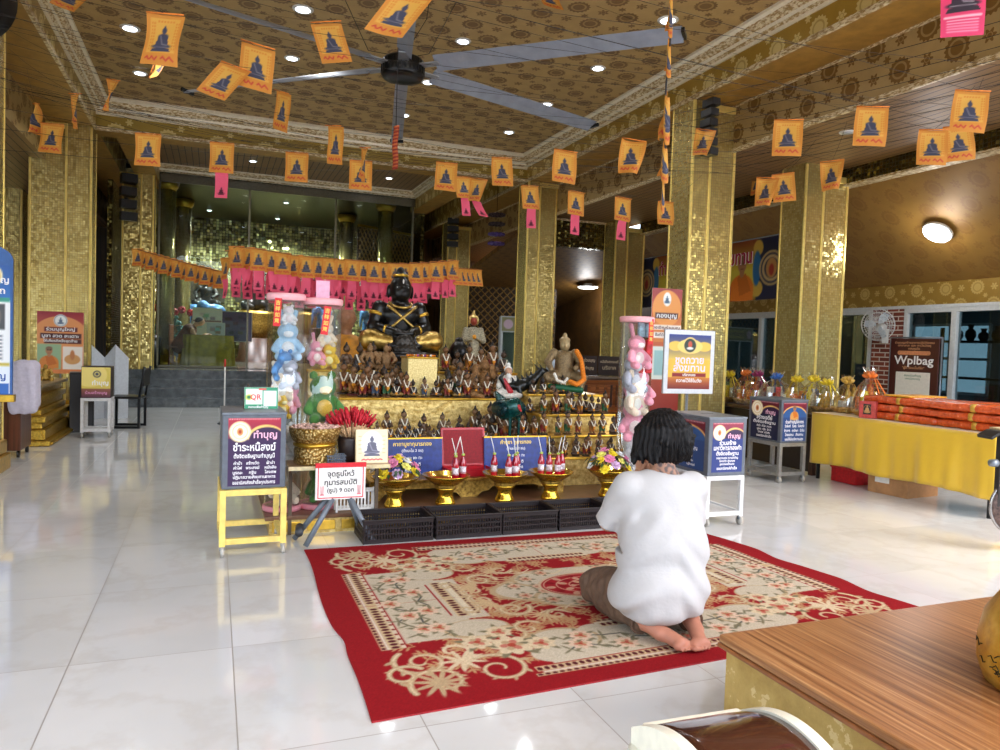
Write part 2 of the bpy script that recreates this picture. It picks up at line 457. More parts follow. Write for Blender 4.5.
def floor_mat():
    g = NG('polished_marble_tiles'); p = g.xyz(g.obj())
    u = g.f('DIVIDE', g.f('SUBTRACT', p[0], .097), .6472); v = g.f('DIVIDE', g.f('SUBTRACT', p[1], 3.447), .927)
    fu = g.f('FRACT', u); fv = g.f('FRACT', v)
    lu = g.f('GREATER_THAN', g.f('ABSOLUTE', g.f('SUBTRACT', fu, .5)), .4962); lv = g.f('GREATER_THAN', g.f('ABSOLUTE', g.f('SUBTRACT', fv, .5)), .4976)
    gr = g.f('MAXIMUM', lu, lv)
    w = g.node('ShaderNodeTexWhiteNoise'); g.put(w.inputs['Vector'], g.comb(g.f('FLOOR', u), g.f('FLOOR', v)))
    q = g.v('ADD', g.obj(), g.v('SCALE', w.outputs['Color'], scale=9.))
    n1 = g.noise(q, 1.3, 6., .6); vein = g.f('SUBTRACT', 1., g.f('MULTIPLY', g.f('ABSOLUTE', g.f('SUBTRACT', n1, .5)), 22.), clamp=True)
    n2 = g.noise(q, .8, 4., .55)
    base = g.ramp(n2, [(.3, (202, 203, 201)), (.55, (214, 215, 213)), (.75, (222, 222, 220))])
    col = g.mix(g.f('MULTIPLY', vein, .16), base, (176, 162, 144)); col = g.mix(g.f('MULTIPLY', gr, .8), col, (132, 124, 112))
    return g.out(col, g.f('ADD', .07, g.f('MULTIPLY', gr, .3)), 0., IOR=1.6)
FLOORM = floor_mat()
def glass_mat(name, tint=(205, 222, 215), refl=.1):
    g = NG(name); t = g.node('ShaderNodeBsdfTransparent'); t.inputs[0].default_value = rgb(tint)
    s = g.node('ShaderNodeBsdfGlossy'); s.inputs['Roughness'].default_value = .02; s.inputs[0].default_value = (1, 1, 1, 1)
    lw = g.node('ShaderNodeLayerWeight'); lw.inputs[0].default_value = .35
    mx = g.node('ShaderNodeMixShader'); g.put(mx.inputs[0], g.f('ADD', g.f('MULTIPLY', lw.outputs['Fresnel'], .3), refl-.03, clamp=True))
    g.t.links.new(t.outputs[0], mx.inputs[1]); g.t.links.new(s.outputs[0], mx.inputs[2])
    o = [n for n in g.n if n.type == 'OUTPUT_MATERIAL'][0]; g.t.links.new(mx.outputs[0], o.inputs[0]); return g.m
GLASS = glass_mat('clear_pane', (226, 236, 230), .035)
GLASS_D = glass_mat('blue_grey_pane', (172, 194, 202), .1)
TUBE_G = glass_mat('clear_plastic', (238, 242, 242), .1)
def brick_mat():
    g = NG('red_brick'); n = g.node('ShaderNodeTexBrick'); p = g.xyz(g.obj())
    g.put(n.inputs['Vector'], g.comb(p[1], p[2])); n.inputs['Scale'].default_value = 1.
    n.inputs['Brick Width'].default_value = .22; n.inputs['Row Height'].default_value = .075; n.inputs['Mortar Size'].default_value = .009
    n.inputs['Color1'].default_value = rgb((142, 66, 44)); n.inputs['Color2'].default_value = rgb((110, 50, 36)); n.inputs['Mortar'].default_value = rgb((214, 200, 184))
    return g.out(n.outputs[0], .75)
WHITE = M((232, 230, 224), .45, 0., .04)
WFRAME = M((214, 216, 214), .4, .1, .04)
DWOOD = M((66, 36, 20), .4, 0., .25, 14.)
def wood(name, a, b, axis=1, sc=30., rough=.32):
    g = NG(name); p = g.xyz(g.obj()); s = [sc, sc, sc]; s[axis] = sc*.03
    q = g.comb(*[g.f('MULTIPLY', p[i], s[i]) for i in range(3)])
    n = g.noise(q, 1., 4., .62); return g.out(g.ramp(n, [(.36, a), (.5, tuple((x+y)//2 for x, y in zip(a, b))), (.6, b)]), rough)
# ================================================================= room shell
XR, XL, YF = 5.77, -1.85, 13.6
ZC, ZB, ZS = 5.2, 4.72, 4.12
Y0, Y1 = -5.5, 25.
YM, YR = -2.5, 2.4        # unseen roof edges, main hall and right aisle, placed to meter the daylight
def box_obj(name, lo, hi, mat, kind='structure', parent=None, bevel=0.):
    m = MB().bb(lo, hi); o = obj(name, m.mesh(name, bevel), mat, parent)
    if kind and parent is None: o['kind'] = kind
    return o
box_obj('floor', (-9, Y0, -.12), (16, Y1, 0), FLOORM)
box_obj('ceiling', (XL-.68, YM, ZC), (XR+.68, 25., ZC+.15), CEILM)
box_obj('wall_far_left_upper', (-9, 24.4, 3.9), (-1.9, 24.6, 5.3), CEILM)
# beams over the two column rows, their plain undersides and the lower slatted aisles beside them
def beam(name, x0, x1, y0, y1, z0, z1, mats):
    m = MB(); m.bb((x0, y0, z0), (x1, y1, z1)); me = m.mesh(name)
    for k in mats: me.materials.append(k)
    for p in me.polygons:
        n = p.normal; p.material_index = 2 if n.z < -.5 else (0 if abs(n.x) > .5 else 1)
    o = bpy.data.objects.new(name, me); C.objects.link(o); return tag(o, kind='structure')
beam('trim_1', XR, XR+.68, YM, Y1, ZB, ZC+.1, [BEAM_L, BEAM_X, SOFF])
beam('trim_2', XL-.68, XL, YM, Y1, ZB, ZC+.1, [BEAM_L, BEAM_X, SOFF])
beam('ceiling_right', XR+.68, 8.5, YR, Y1, ZS, ZC+.1, [BEAM_D, BEAM_X, SLAT])
beam('ceiling_left', -4.6, XL-.68, YM, Y1, ZS, ZC+.1, [BEAM_D, BEAM_X, SLAT])
beam('trim_3', XL, XR, YF, YF+.5, ZB, ZC, [BEAM_L, BEAM_X, SOFF])
beam('trim_4', 4.59, 5.0, YF+.5, 18.3, ZB, ZC, [BEAM_L, BEAM_X, SOFF])
beam('trim_5', -1.6, -1.18, YF+.5, 18.3, ZB, ZC, [BEAM_L, BEAM_X, SOFF])
# slatted ceiling of the bay behind the cross beam
box_obj('ceiling_back', (-1.18, YF+.5, ZC-.06), (4.59, 17.9, ZC-.01), SLAT)
# crown mouldings: stepped profile run along the walls of the coffer
def crown(name, p0, p1, inward, s=1.):
    prof = [(0, 0), (.16, 0), (.16, -.03), (.13, -.05), (.11, -.09), (.07, -.11), (.06, -.14), (.025, -.16), (.025, -.19), (0, -.19)]
    p0 = Vector(p0); p1 = Vector(p1); n = Vector(inward); vs = []
    for p in (p0, p1):
        for a, b in prof: vs.append(p+n*a*s+Vector((0, 0, b*s)))
    k = len(prof); fs = [tuple(range(k)), tuple(range(k, 2*k))[::-1]]+[(i, k+i, k+(i+1) % k, (i+1) % k) for i in range(k)]
    b = MB().add(vs, fs); bm = bmesh.new(); me = b.mesh(name); bm.from_mesh(me); bmesh.ops.recalc_face_normals(bm, faces=bm.faces); bm.to_mesh(me); bm.free()
    o = struct(name, me, [CROWN, CREAM])
    for i, f in enumerate(me.polygons): f.material_index = 1 if i-2 in (1, 2, 5, 7, 8) else 0
    return o
crown('trim_6', (XR, YM, ZC), (XR, YF, ZC), (-1, 0, 0), 1.15)
crown('trim_7', (XL, YM, ZC), (XL, YF, ZC), (1, 0, 0), 1.15)
crown('trim_8', (XL, YF, ZC), (XR, YF, ZC), (0, -1, 0), 1.35)
crown('trim_9', (-1.18, 17.85, ZC-.02), (4.59, 17.85, ZC-.02), (0, -1, 0), 1.2)
crown('trim_10', (4.59, YF+.5, ZC-.02), (4.59, 17.85, ZC-.02), (-1, 0, 0))
for i, (x, z) in enumerate(((XR, ZB), (XR+.68, ZB), (XR+.68, ZS))):   # thin carved edge strips of the beams
    box_obj('trim_%d' % (11+i), (x-.02, YM if i == 0 else YR, z-.025), (x+.02, Y1, z+.03), CROWN)
box_obj('trim_14', (XL-.02, YM, ZB-.025), (XL+.02, YF, ZB+.03), CROWN)
box_obj('trim_15', (XL, YF-.02, ZB-.025), (XR, YF+.02, ZB+.03), CROWN)
# outer beam of the right aisle and the sloping eaves ceiling with its wall
box_obj('trim_16', (8.45, YR, 3.9), (8.6, YF, ZS), MOS_DK)
box_obj('trim_17', (8.43, YR, 3.87), (8.63, YF, 3.9), CROWN)
def slab(name, a, b, c, d, t, mat):
    vs = [Vector(q) for q in (a, b, c, d)]; n = (vs[1]-vs[0]).cross(vs[2]-vs[0]).normalized()*t
    if n.z < 0: n = -n
    m = MB().add(vs+[v+n for v in vs], [(0, 1, 2, 3), (7, 6, 5, 4), (0, 4, 5, 1), (1, 5, 6, 2), (2, 6, 7, 3), (3, 7, 4, 0)]); return struct(name, m, mat)
slab('ceiling_eaves_right', (8.6, YR, 4.0), (8.6, 14.2, 4.0), (10.5, 14.2, 2.6), (10.5, YR, 2.6), .1, SLOPE)
box_obj('trim_18', (10.46, 4.5, 2.27), (10.62, 14.2, 2.62), BAND)
box_obj('trim_19', (10.44, 4.5, 2.22), (10.6, 14.2, 2.27), WFRAME)
# right wall: sill, brick piers, white framed windows
box_obj('wall_right', (10.5, 4.5, 0), (10.64, 14.2, .62), M((200, 194, 186), .5, 0., .05))
for i, (a, b) in enumerate(((8.72, 9.3), (13.6, 14.2))):
    box_obj('wall_pier_right' if i == 0 else 'wall_pier_right_%d' % i, (10.45, a, 0), (10.66, b, 2.24), brick_mat() if i == 0 else MATS.get('x', brick_mat()))
def window(n, y0, y1, mull, panes=GLASS_D):
    r = thing('window_%d' % n, None, None, (10.5, (y0+y1)/2, .62)); r['kind'] = 'structure'
    Y = lambda y: y-(y0+y1)/2
    m = MB(); H = 1.6
    m.bb((-.05, Y(y0), 0), (.07, Y(y1), .07)); m.bb((-.05, Y(y0), H-.07), (.07, Y(y1), H))
    for y in (y0, y1-.07): m.bb((-.05, Y(y), .07), (.07, Y(y)+.07, H-.07))
    obj('window_frame', m.mesh('f', .006), WFRAME, r)
    for y in mull: box_obj('mullion', (-.06, Y(y)-.045, .07), (.05, Y(y)+.045, H-.07), WFRAME, None, r, .006)
    box_obj('pane', (.0, Y(y0)+.07, .07), (.012, Y(y1)-.07, H-.07), panes, None, r)
window(1, 4.5, 8.7, (7.83, 6.2)); window(2, 9.32, 13.55, (10.75, 12.05))
# the room seen through the windows
WALLIN = M((112, 126, 132), .6, 0., .06)
box_obj('wall_office_back', (15.3, Y0, 0), (15.4, 14.2, 3.2), WALLIN)
box_obj('wall_office_end', (10.6, 14.1, 0), (15.4, 14.2, 3.2), WALLIN)
box_obj('ceiling_office', (10.6, Y0, 2.7), (15.4, 14.2, 2.8), M((198, 204, 204), .6, 0., .04))
# far ends of the aisles
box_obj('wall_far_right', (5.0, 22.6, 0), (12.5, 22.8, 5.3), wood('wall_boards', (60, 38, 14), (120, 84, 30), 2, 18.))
slab('ceiling_far_right', (6.2, 14.4, 3.95), (10.5, 14.4, 3.95), (10.5, 22.6, 2.6), (6.2, 22.6, 2.6), .1, motif_mat('lattice_ceiling', (0, 1), .4, (128, 92, 40), (96, 64, 26), .5, .15))
box_obj('trim_20', (6.4, 13.95, 3.55), (7.9, 14.2, ZS), MOS_DK); box_obj('trim_21', (6.4, 13.92, 4.08), (7.9, 13.95, ZS+.02), CROWN)
box_obj('wall_right_end', (10.5, 14.2, 0), (10.6, 22.6, 4.3), M((92, 62, 26), .5, 0., .2, 5.))
box_obj('wall_left', (-9.0, 6., 0), (-8.9, Y1, 5.2), M((96, 70, 30), .5, .2, .2, 4.))
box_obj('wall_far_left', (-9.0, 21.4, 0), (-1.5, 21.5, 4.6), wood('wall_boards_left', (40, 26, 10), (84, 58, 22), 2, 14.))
box_obj('ceiling_far_left', (-9., YM, 4.0), (-4.6, Y1, 4.1), SLAT)
# glass screen and the raised sanctuary behind it
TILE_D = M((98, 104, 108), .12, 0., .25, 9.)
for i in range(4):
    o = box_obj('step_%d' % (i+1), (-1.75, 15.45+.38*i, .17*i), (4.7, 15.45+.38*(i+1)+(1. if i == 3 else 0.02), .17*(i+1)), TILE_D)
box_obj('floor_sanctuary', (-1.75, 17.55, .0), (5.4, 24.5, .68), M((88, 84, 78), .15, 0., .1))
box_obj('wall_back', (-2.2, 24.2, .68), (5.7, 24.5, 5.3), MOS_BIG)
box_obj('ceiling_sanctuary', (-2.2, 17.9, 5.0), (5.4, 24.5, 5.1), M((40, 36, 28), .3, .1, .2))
box_obj('wall_sanctuary_left', (-2.2, 17.9, .68), (-2.1, 24.3, 5.1), MOS_DK)
box_obj('wall_sanctuary_right', (5.3, 19.9, .68), (5.4, 24.3, 5.1), MOS_DK)
gs = thing('window_4', None, None, (1.7, 17.85, .68)); gs['kind'] = 'structure'
m = MB()
for x in (-2.88, -1.0, .95, 2.84): m.bb((x-.02, -.03, 0), (x+.02, .03, 4.2))
m.bb((-2.9, -.03, 4.1), (2.9, .03, 4.3)); m.bb((-2.9, -.03, 0), (-1.2, .03, .05)); m.bb((.9, -.03, 0), (2.9, .03, .05))
obj('window_frame', m, M((120, 116, 100), .3, .6), gs)
for a, b in ((-2.86, -1.02), (.97, 2.82), (-.98, .93)):
    z0 = .05 if a > .9 or a < -2 else 1.9
    box_obj('pane', (a, -.006, z0), (b, .006, 4.1), GLASS, None, gs)
# the forecourt out of view: paving and a plain building added to darken reflections
box_obj('ground_outside', (-30, -40, -.3), (40, Y0, -.14), M((150, 148, 142), .8, 0., .1, 2.))
box_obj('wall_added_forecourt', (-26, -27, -.14), (34, -26.5, 6.), M((158, 152, 140), .8, 0., .2, 1.))
# ================================================================= columns
COLUMN_H = []
def column(x0, y0, w, top, label, mirror=False, h2=None, dp=.46):
    """redented square column: two stepped mosaic fields on each face, gold corner strips, base and capital"""
    t = thing('column', label, 'column', (x0, y0, 0), 0, 'gold mosaic columns')
    s = -1 if mirror else 1
    def X(a): return s*a
    def part(n, a, b, mat, bev=0.):
        lo = (min(X(a[0]), X(b[0])), a[1], a[2]); hi = (max(X(a[0]), X(b[0])), b[1], b[2])
        obj(n, MB().bb(lo, hi).mesh(n, bev), mat, t)
    h2 = h2 or top
    k = w*.43
    part('shaft', (.0, .0, 0), (k, dp, top), MOS)
    part('flank', (k, .03, 0), (w, dp-.03, h2), MOS)
    q = .03
    for a, b in ((0, -.012), (k-q, -.012), (w-q, .02), (0, dp-q+.012), (k-q, dp-q+.012)):
        part('corner_strip', (a-.008, b, .3), (a+q, b+q, (top if a < k else h2)-.02), GOLD_Y, .006)
    part('base_step', (-.06, -.06, 0), (w+.05, dp+.06, .16), GOLD, .012)
    part('base_step', (-.035, -.035, .16), (w+.03, dp+.035, .3), GOLD, .02)
    part('capital', (k-.01, .0, h2-.1), (w+.05, dp, h2-.01), GOLD_Y, .01)
    return t
NEAR = {}
NEAR['A'] = column(5.78, 8.1, .72, ZB, 'tall gold mosaic column at the front right, with a red poster standing before it', h2=ZB-.02)
column(5.78, 13.5, .66, ZB, 'gold mosaic column behind the right end of the altar')
column(5.78, 18.9, .66, ZB, 'gold mosaic column at the glass screen, right of the black seated statue', h2=4.6)
column(7.7, 8.1, .83, ZS, 'gold mosaic column behind the row of wrapped gift hampers', h2=ZS-.12)
column(7.8, 13.5, .74, ZS, 'gold mosaic column behind the wooden bench, left of the navy wall banner', h2=ZS-.12)
column(XL-.12, 8.15, .72, ZB, 'gold mosaic column on the left edge, behind the blue standing board', True)
column(XL-.03, 13.45, .88, ZB, 'broad gold mosaic column behind the red poster on the left', True)
column(-1.22, 16.9, .6, ZB, 'gold mosaic column with a black loudspeaker, left of the dark steps', True)
column(-3.5, 10.9, .7, ZS, 'shadowed gold mosaic column at the far left, in the side aisle', True)
column(-3.5, 16.6, .7, ZS, 'dim gold mosaic column deep in the left side aisle', True)
for px, Yc, lb in ((166, 18.9, 'slim gold mosaic pillar behind the glass, left end'), (183, 21.2, 'slim gold mosaic pillar behind the glass, second from the left'),
               (346, 21.2, 'slim gold mosaic pillar behind the glass, above the plush toy tubes'), (385, 18.9, 'slim gold mosaic pillar behind the glass, above the black statue')):
    p = AY(px, 250, Yc); t = thing('pillar', lb, 'pillar', (p.x, p.y, .68), 0, 'pillars behind the glass')
    obj('shaft', MB().lathe([(.2, .25), (.2, 4.1)], 12), MOS, t)
    obj('base', MB().lathe([(.28, 0), (.28, .1), (.24, .12), (.24, .22), (.2, .25)], 16), GOLD, t)
    obj('capital', MB().lathe([(.2, 4.1), (.25, 4.18), (.28, 4.3)], 16), GOLD, t)
# ================================================================= altar
def foil_mat(name, a, b, sc=24., rough=.34, metal=.7):
    g = NG(name); n = g.noise(g.obj(), sc, 5., .65); g.bump(n, .6, .012)
    return g.out(g.ramp(n, [(.32, a), (.66, b)]), rough, metal)
FOIL = foil_mat('carved_gold_foil', (170, 132, 56), (240, 214, 140))
FOIL_D = foil_mat('old_gold_carving', (110, 80, 26), (208, 168, 80), 34.)
BRASS = M((222, 178, 60), .16, .9, .1, 12.)
BROWN = M((112, 76, 50), .38, 0., .16, 7.)
BLACKP = M((20, 18, 18), .35, 0., .1)
t = thing('altar_platform', 'low brown platform with gold skirting that carries the whole altar, behind the rug', 'platform', (2.1, 5.33, 0))
box_obj('deck', (-1.75, 0, .11), (1.72, 4.3, .14), BROWN, None, t, .006)
box_obj('skirting', (-1.72, .03, 0), (1.69, 4.27, .11), FOIL, None, t)
m = MB()
for i in range(14): m.bb((-1.7+.245*i, .022, .02), (-1.5+.245*i, .03, .09))
obj('skirting_panel', m.mesh('p', .006), GOLD, t)
def tier(x0, x1, y0, y1, z0, z1, label, trim=True):
    t = thing('altar_step', label, 'altar step', ((x0+x1)/2, y0, z0)); w = x1-x0; d = y1-y0; h = z1-z0
    box_obj('riser', (-w/2, .015, 0), (w/2, d, h-.025), FOIL, None, t)
    box_obj('ledge', (-w/2-.02, 0, h-.025), (w/2+.02, d, h), GOLD, None, t, .006)
    return t
tier(1.15, 3.0, 6.4, 7.0, .14, .5, 'lower gold altar step behind the blue plaques, carrying the smallest figurines')
tier(1.0, 2.95, 7.0, 7.65, .14, .86, 'bright gold altar step with two rows of garlanded figurines')
tier(.9, 3.2, 7.65, 9.4, .14, 1.1, 'upper gold altar step under the black seated statue')
tier(2.75, 3.78, 5.95, 6.25, .14, .4, 'lowest gold step of the right altar wing, beside the right flower tray')
tier(2.75, 3.8, 6.25, 6.5, .14, .56, 'second gold step of the right altar wing')
tier(3.0, 3.82, 6.5, 6.8, .14, .74, 'third gold step of the right altar wing')
tier(3.0, 3.84, 6.8, 7.65, .14, .92, 'top gold step of the right altar wing under the warrior statue')
# low gilt table with carved feet
t = thing('low_gilt_table', 'low gilt table with scalloped carved feet in front of the altar steps', 'table', (2.0, 5.66, .14))
box_obj('table_top', (-.84, 0, .135), (.86, .7, .16), FOIL_D, None, t, .008)
ap = [(-.84, .135), (.86, .135), (.86, .0), (.78, .0), (.74, .05), (.66, .06), (.58, .085), (.2, .085), (.16, .05), (.1, .04), (.06, .0), (-.08, .0), (-.12, .04), (-.18, .05), (-.22, .085), (-.58, .085), (-.66, .06), (-.72, .05), (-.76, 0), (-.84, 0)]
obj('apron', MB().prism(ap[::-1], .03, Matrix.Translation((0, .05, 0)) @ XZ), FOIL_D, t)
for x in (-.8, .82): box_obj('foot', (x-.035, .6, 0), (x+.035, .66, .135), FOIL_D, None, t, .006)
# blue plaques
BLUE = M((28, 52, 130), .3, 0., .2, 20.); LETTER_W = M((226, 228, 236), .5, 0., 0); LETTER_G = M((222, 190, 90), .4, .3, 0)
def plaque(x, y, z, w, h, lines, label):
    t = thing('blue_plaque', label, 'plaque', (x, y, z)); t.rotation_euler = (-.12, 0, 0)
    obj('board', bx((0, .008, h/2), (w, .016, h), 0, .004), BLUE, t)
    obj('edge_strip', bx((0, .004, h-.006), (w+.004, .02, .012)), GOLD, t)
    lettering(lines[:1], t, LETTER_G, -.002, 'gold_title'); lettering(lines[1:], t, LETTER_W, -.002, 'white_lettering')
plaque(1.56, 5.9, .3, .52, .31, [('คาถาบูชากุมารทอง', 0, .255, .045), ('(ตั้งนะโม 3 จบ)', 0, .2, .032), ('นะ มะ พะ ทะ', 0, .14, .036), ('นะ ชา ลี ติ', 0, .085, .036), ('กุมาโร สิทธิ', 0, .035, .03)], 'blue prayer plaque with gold title, left of the red case')
plaque(2.5, 5.9, .3, .6, .31, [('คำบูชา กุมารทอง', 0, .255, .045), ('(ว่านะโม 3 จบ)', 0, .2, .032), ('นะ มะ พะ ทะ', 0, .14, .036), ('นะ ชา ลี ติ', 0, .085, .036), ('กุมาโร สิทธิ', 0, .035, .03)], 'blue prayer plaque with gold title, right of the red case')
# open red case
RED = M((178, 18, 34), .35, 0., .12, 14.); RED_D = M((140, 10, 24), .7, 0., .12, 60.)
t = thing('red_case', 'open red case standing between the two blue plaques', 'case', (2.02, 5.72, .3), 0)
m = MB(); m.bb((-.2, 0, 0), (.2, .2, .01)); m.bb((-.2, 0, .01), (.2, .01, .06)); m.bb((-.2, .19, .01), (.2, .2, .06)); m.bb((-.2, .01, .01), (-.19, .19, .06)); m.bb((.19, .01, .01), (.2, .19, .06))
obj('tray', m, RED, t)
o = obj('lid', MB().bb((-.2, 0, 0), (.2, .02, .33)).mesh('l', .004), RED, t, (0, .2, .06), (-.2, 0, 0))
obj('lid_lining', MB().bb((-.18, -.004, .02), (.18, 0, .31)), RED_D, o)
# footed gold trays with their contents
def tray_mesh():
    return (MB().lathe([(.075, 0), (.082, .01), (.075, .03), (.06, .06), (.055, .09), (.07, .12), (.085, .135)], 28),
            MB().lathe([(.085, .135), (.09, .15), (.085, .165), (.105, .175)], 28),
            MB().lathe([(.1, .165), (.15, .2), (.185, .23), (.19, .238), (.18, .236), (.14, .208), (.05, .195), (0, .193)], 36))
tray_pos = []
for i, (x, y, lb) in enumerate(((395, 508, 'footed gold tray of mixed flowers left of the other trays, beside the white sign'), (446, 507, 'footed gold tray with three red bottles, left of the two other bottle trays'),
        (505, 503, 'footed gold tray with red bottles, middle of the five trays'), (551, 499, 'footed gold tray with red bottles, right of the other bottle trays'), (608, 496, 'footed gold tray of mixed flowers beside the kneeling person'))):
    p = AZ(x, y, .14); p.y = 5.45; p.x = AY(x, 478, 5.45).x; tray_pos.append(p)
    if i == 0:
        T0 = thing('footed_tray', lb, 'tray', p, 0, 'footed gold trays'); a, b, c = tray_mesh()
        obj('foot', a, BRASS, T0); obj('collar', b, FOIL_D, T0); obj('dish', c, BRASS, T0)
    else: dup(T0, p, .3*i, lb)
RSODA = M((168, 12, 36), .12, 0., .15, 30., Coat_Weight=.6)
def make_bottle():
    t = thing('soda_bottle', 'x', 'bottle', (0, 0, 0), 0, 'red soda bottles on the gold trays')
    obj('bottle_body', MB().lathe([(.024, 0), (.028, .006), (.028, .05), (.025, .065), (.025, .085), (.029, .1), (.028, .125), (.018, .155), (.012, .17), (.012, .185)], 18), RSODA, t)
    obj('paper_label', MB().lathe([(.0285, .045), (.0262, .062), (.0262, .086), (.029, .1)], 18), M((236, 190, 196), .5, 0., .5, 60.), t)
    obj('bottle_cap', MB().lathe([(.0135, .183), (.0135, .195), (.011, .198), (0, .198)], 14), M((180, 196, 90), .4), t)
    obj('straw', MB().tube([(0, 0, .19), (.01, .0, .24), (.035, .0, .33)], .0035, 6), WHITE, t)
    return t
B0 = make_bottle(); used = False
names = {1: 'left bottle tray', 2: 'middle bottle tray', 3: 'right bottle tray'}
spots = {1: ((.06, -.05, 'in front'), (.13, -.02, 'in the middle'), (.09, .05, 'at the back')), 2: ((-.09, .02, 'on the left'), (.0, -.07, 'front left'), (.065, -.05, 'front right'), (.11, .02, 'on the right')),
         3: ((-.1, -.01, 'on the left'), (-.03, -.02, 'second from left'), (.035, -.05, 'second from right'), (.09, -.01, 'on the right'))}
for k, ss in spots.items():
    for x, y, w in ss:
        p = tray_pos[k]+Vector((x, y, .196+max(0, (math.hypot(x, y)-.05)*.1))); lb = 'red soda bottle with a straw '+w+' of the '+names[k]
        ang = RND.uniform(0, 6.28)
        if not used: B0.location = p; B0.rotation_euler = (0, 0, ang); B0['label'] = lb; used = True
        else: dup(B0, p, ang, lb)
# flower bouquets on trays: blossoms are parts of one arrangement
def bouquet(p, label, seed):
    r = random.Random(seed); t = thing('flower_arrangement', label, 'flowers', p+Vector((0, 0, .215))); t.scale = (1.2, 1.2, 1.5)
    m = MB()
    for i in range(70):
        a = r.uniform(0, 6.28); d = r.uniform(.03, .17); z = .07*(1-d/.2)+r.uniform(0, .03)
        T = Matrix.Translation((d*math.cos(a), d*math.sin(a), z+.02)) @ Matrix.Rotation(a, 4, 'Z') @ Matrix.Rotation(r.uniform(.4, 1.3), 4, 'Y')
        m.prism([(-.008, 0), (0, -.012), (.03, 0), (0, .012)], .002, T)
    obj('leaves', m, M((40, 70, 34), .5, 0., .3, 50.), t)
    cols = [((246, 214, 40), 'yellow_blossom'), ((232, 140, 180), 'pink_blossom'), ((246, 214, 40), 'yellow_blossom'), ((214, 178, 214), 'lilac_blossom'), ((250, 236, 120), 'yellow_blossom'), ((244, 240, 236), 'white_blossom')]
    for i in range(22):
        a = i*2.4; d = .155*math.sqrt((i+.3)/22); z = .105-.09*(d/.16)**2+r.uniform(-.01, .012); c, n = cols[i % 6]
        R0 = r.uniform(.026, .04) if n != 'pink_blossom' else .045
        A = Matrix.Translation((d*math.cos(a), d*math.sin(a), z)) @ Matrix.Rotation(a, 4, 'Z') @ Matrix.Rotation(d*5, 4, 'Y')
        f = MB()
        for ringn, (rr, zz, k) in enumerate(((1., 0, 9), (.7, .008, 8), (.42, .014, 6))):
            for q in range(k):
                T = A @ Matrix.Rotation(q*2*PI/k+ringn*.3, 4, 'Z') @ Matrix.Rotation(-.25-ringn*.35, 4, 'Y')
                f.ball((R0*rr*.55, 0, zz), (R0*rr*.5, R0*rr*.3, .004), 8, 5, T)
        f.ball((0, 0, .016), .008, 8, 5, A)
        obj(n, f, M(c, .6, 0., .14, 60.), t)
    return t
bouquet(tray_pos[0], 'round arrangement of yellow, pink and white flowers on the leftmost tray', 3)
bouquet(tray_pos[4], 'round arrangement of yellow, pink and white flowers beside the person', 8)
# black plastic crates along the platform
def crate_mesh(w=.5, d=.34, h=.165):
    m = MB(); t = .008
    m.bb((-w/2, -d/2, 0), (w/2, d/2, .01))
    for sy in (-1, 1):
        y = sy*(d/2-t/2)
        for z0, z1 in ((.01, .03), (.06, .07), (.098, .108), (.135, h)): m.box((0, y, (z0+z1)/2), (w, t, z1-z0))
        for i in range(25): m.box((-w/2+.01+i*(w-.02)/24, y, .085), (.009, t*.8, .15))
    for sx in (-1, 1):
        x = sx*(w/2-t/2)
        for z0, z1 in ((.01, .03), (.06, .07), (.098, .108), (.135, h)): m.box((x, 0, (z0+z1)/2), (t, d, z1-z0))
        for i in range(17): m.box((x, -d/2+.01+i*(d-.02)/16, .085), (t*.8, .009, .15))
    return m
CR = M((26, 15, 16), .5, 0., .1)
for i, (x, w, lb) in enumerate(((1.225, .52, 'dark plastic crate beside the easel sign, leftmost of the row'), (1.75, .52, 'dark plastic crate second from the left, under the first bottle tray'),
                 (2.235, .46, 'dark plastic crate third from the left, under the middle bottle tray'), (2.7, .46, 'dark plastic crate under the right bottle tray, next to the person'), (3.17, .46, 'dark plastic crate behind the kneeling person, rightmost of the row'))):
    if i == 0:
        K0 = thing('crate', lb, 'crate', (x, 5.13, 0), 0, 'dark plastic crates in front of the altar'); obj('basket', crate_mesh(), CR, K0)
        rim = MB()
        for s in (-1, 1): rim.box((0, s*.168, .162), (.512, .016, .014)); rim.box((s*.25, 0, .162), (.016, .352, .014))
        obj('rim', rim.mesh('r', .003), CR, K0)
    else: dup(K0, (x, 5.13, 0), 0, lb, None, (w/.515, 1, 1))
# ------------------------------------------------------------- gold casket with flowers on its lid
t = thing('gold_box', 'tall plain gold box standing among the figurines below the black statue', 'box', (1.98, 7.2, .86))
box_obj('case', (-.155, 0, 0), (.155, .3, .385), foil_mat('pale_gold_box', (206, 176, 104), (244, 226, 160), 60., .4, .5), None, t, .006)
box_obj('lid', (-.165, -.01, .385), (.165, .31, .402), GOLD, None, t, .005)
t = thing('flower_garland', 'orange and purple flower garland lying on the gold box', 'garland', (1.98, 7.25, 1.262))
for c, n, k in (((240, 140, 30), 'orange_blossoms', 0), ((150, 60, 160), 'purple_blossoms', 1), ((244, 236, 220), 'white_blossoms', 2)):
    m = MB()
    for i in range(k, 22, 3 if k else 2): m.ball((-.15+.3*i/21, .02*math.sin(i*1.7), .014), (.017, .017, .013), 8, 5)
    obj(n, m, M(c, .7, 0., .2, 80.), t)
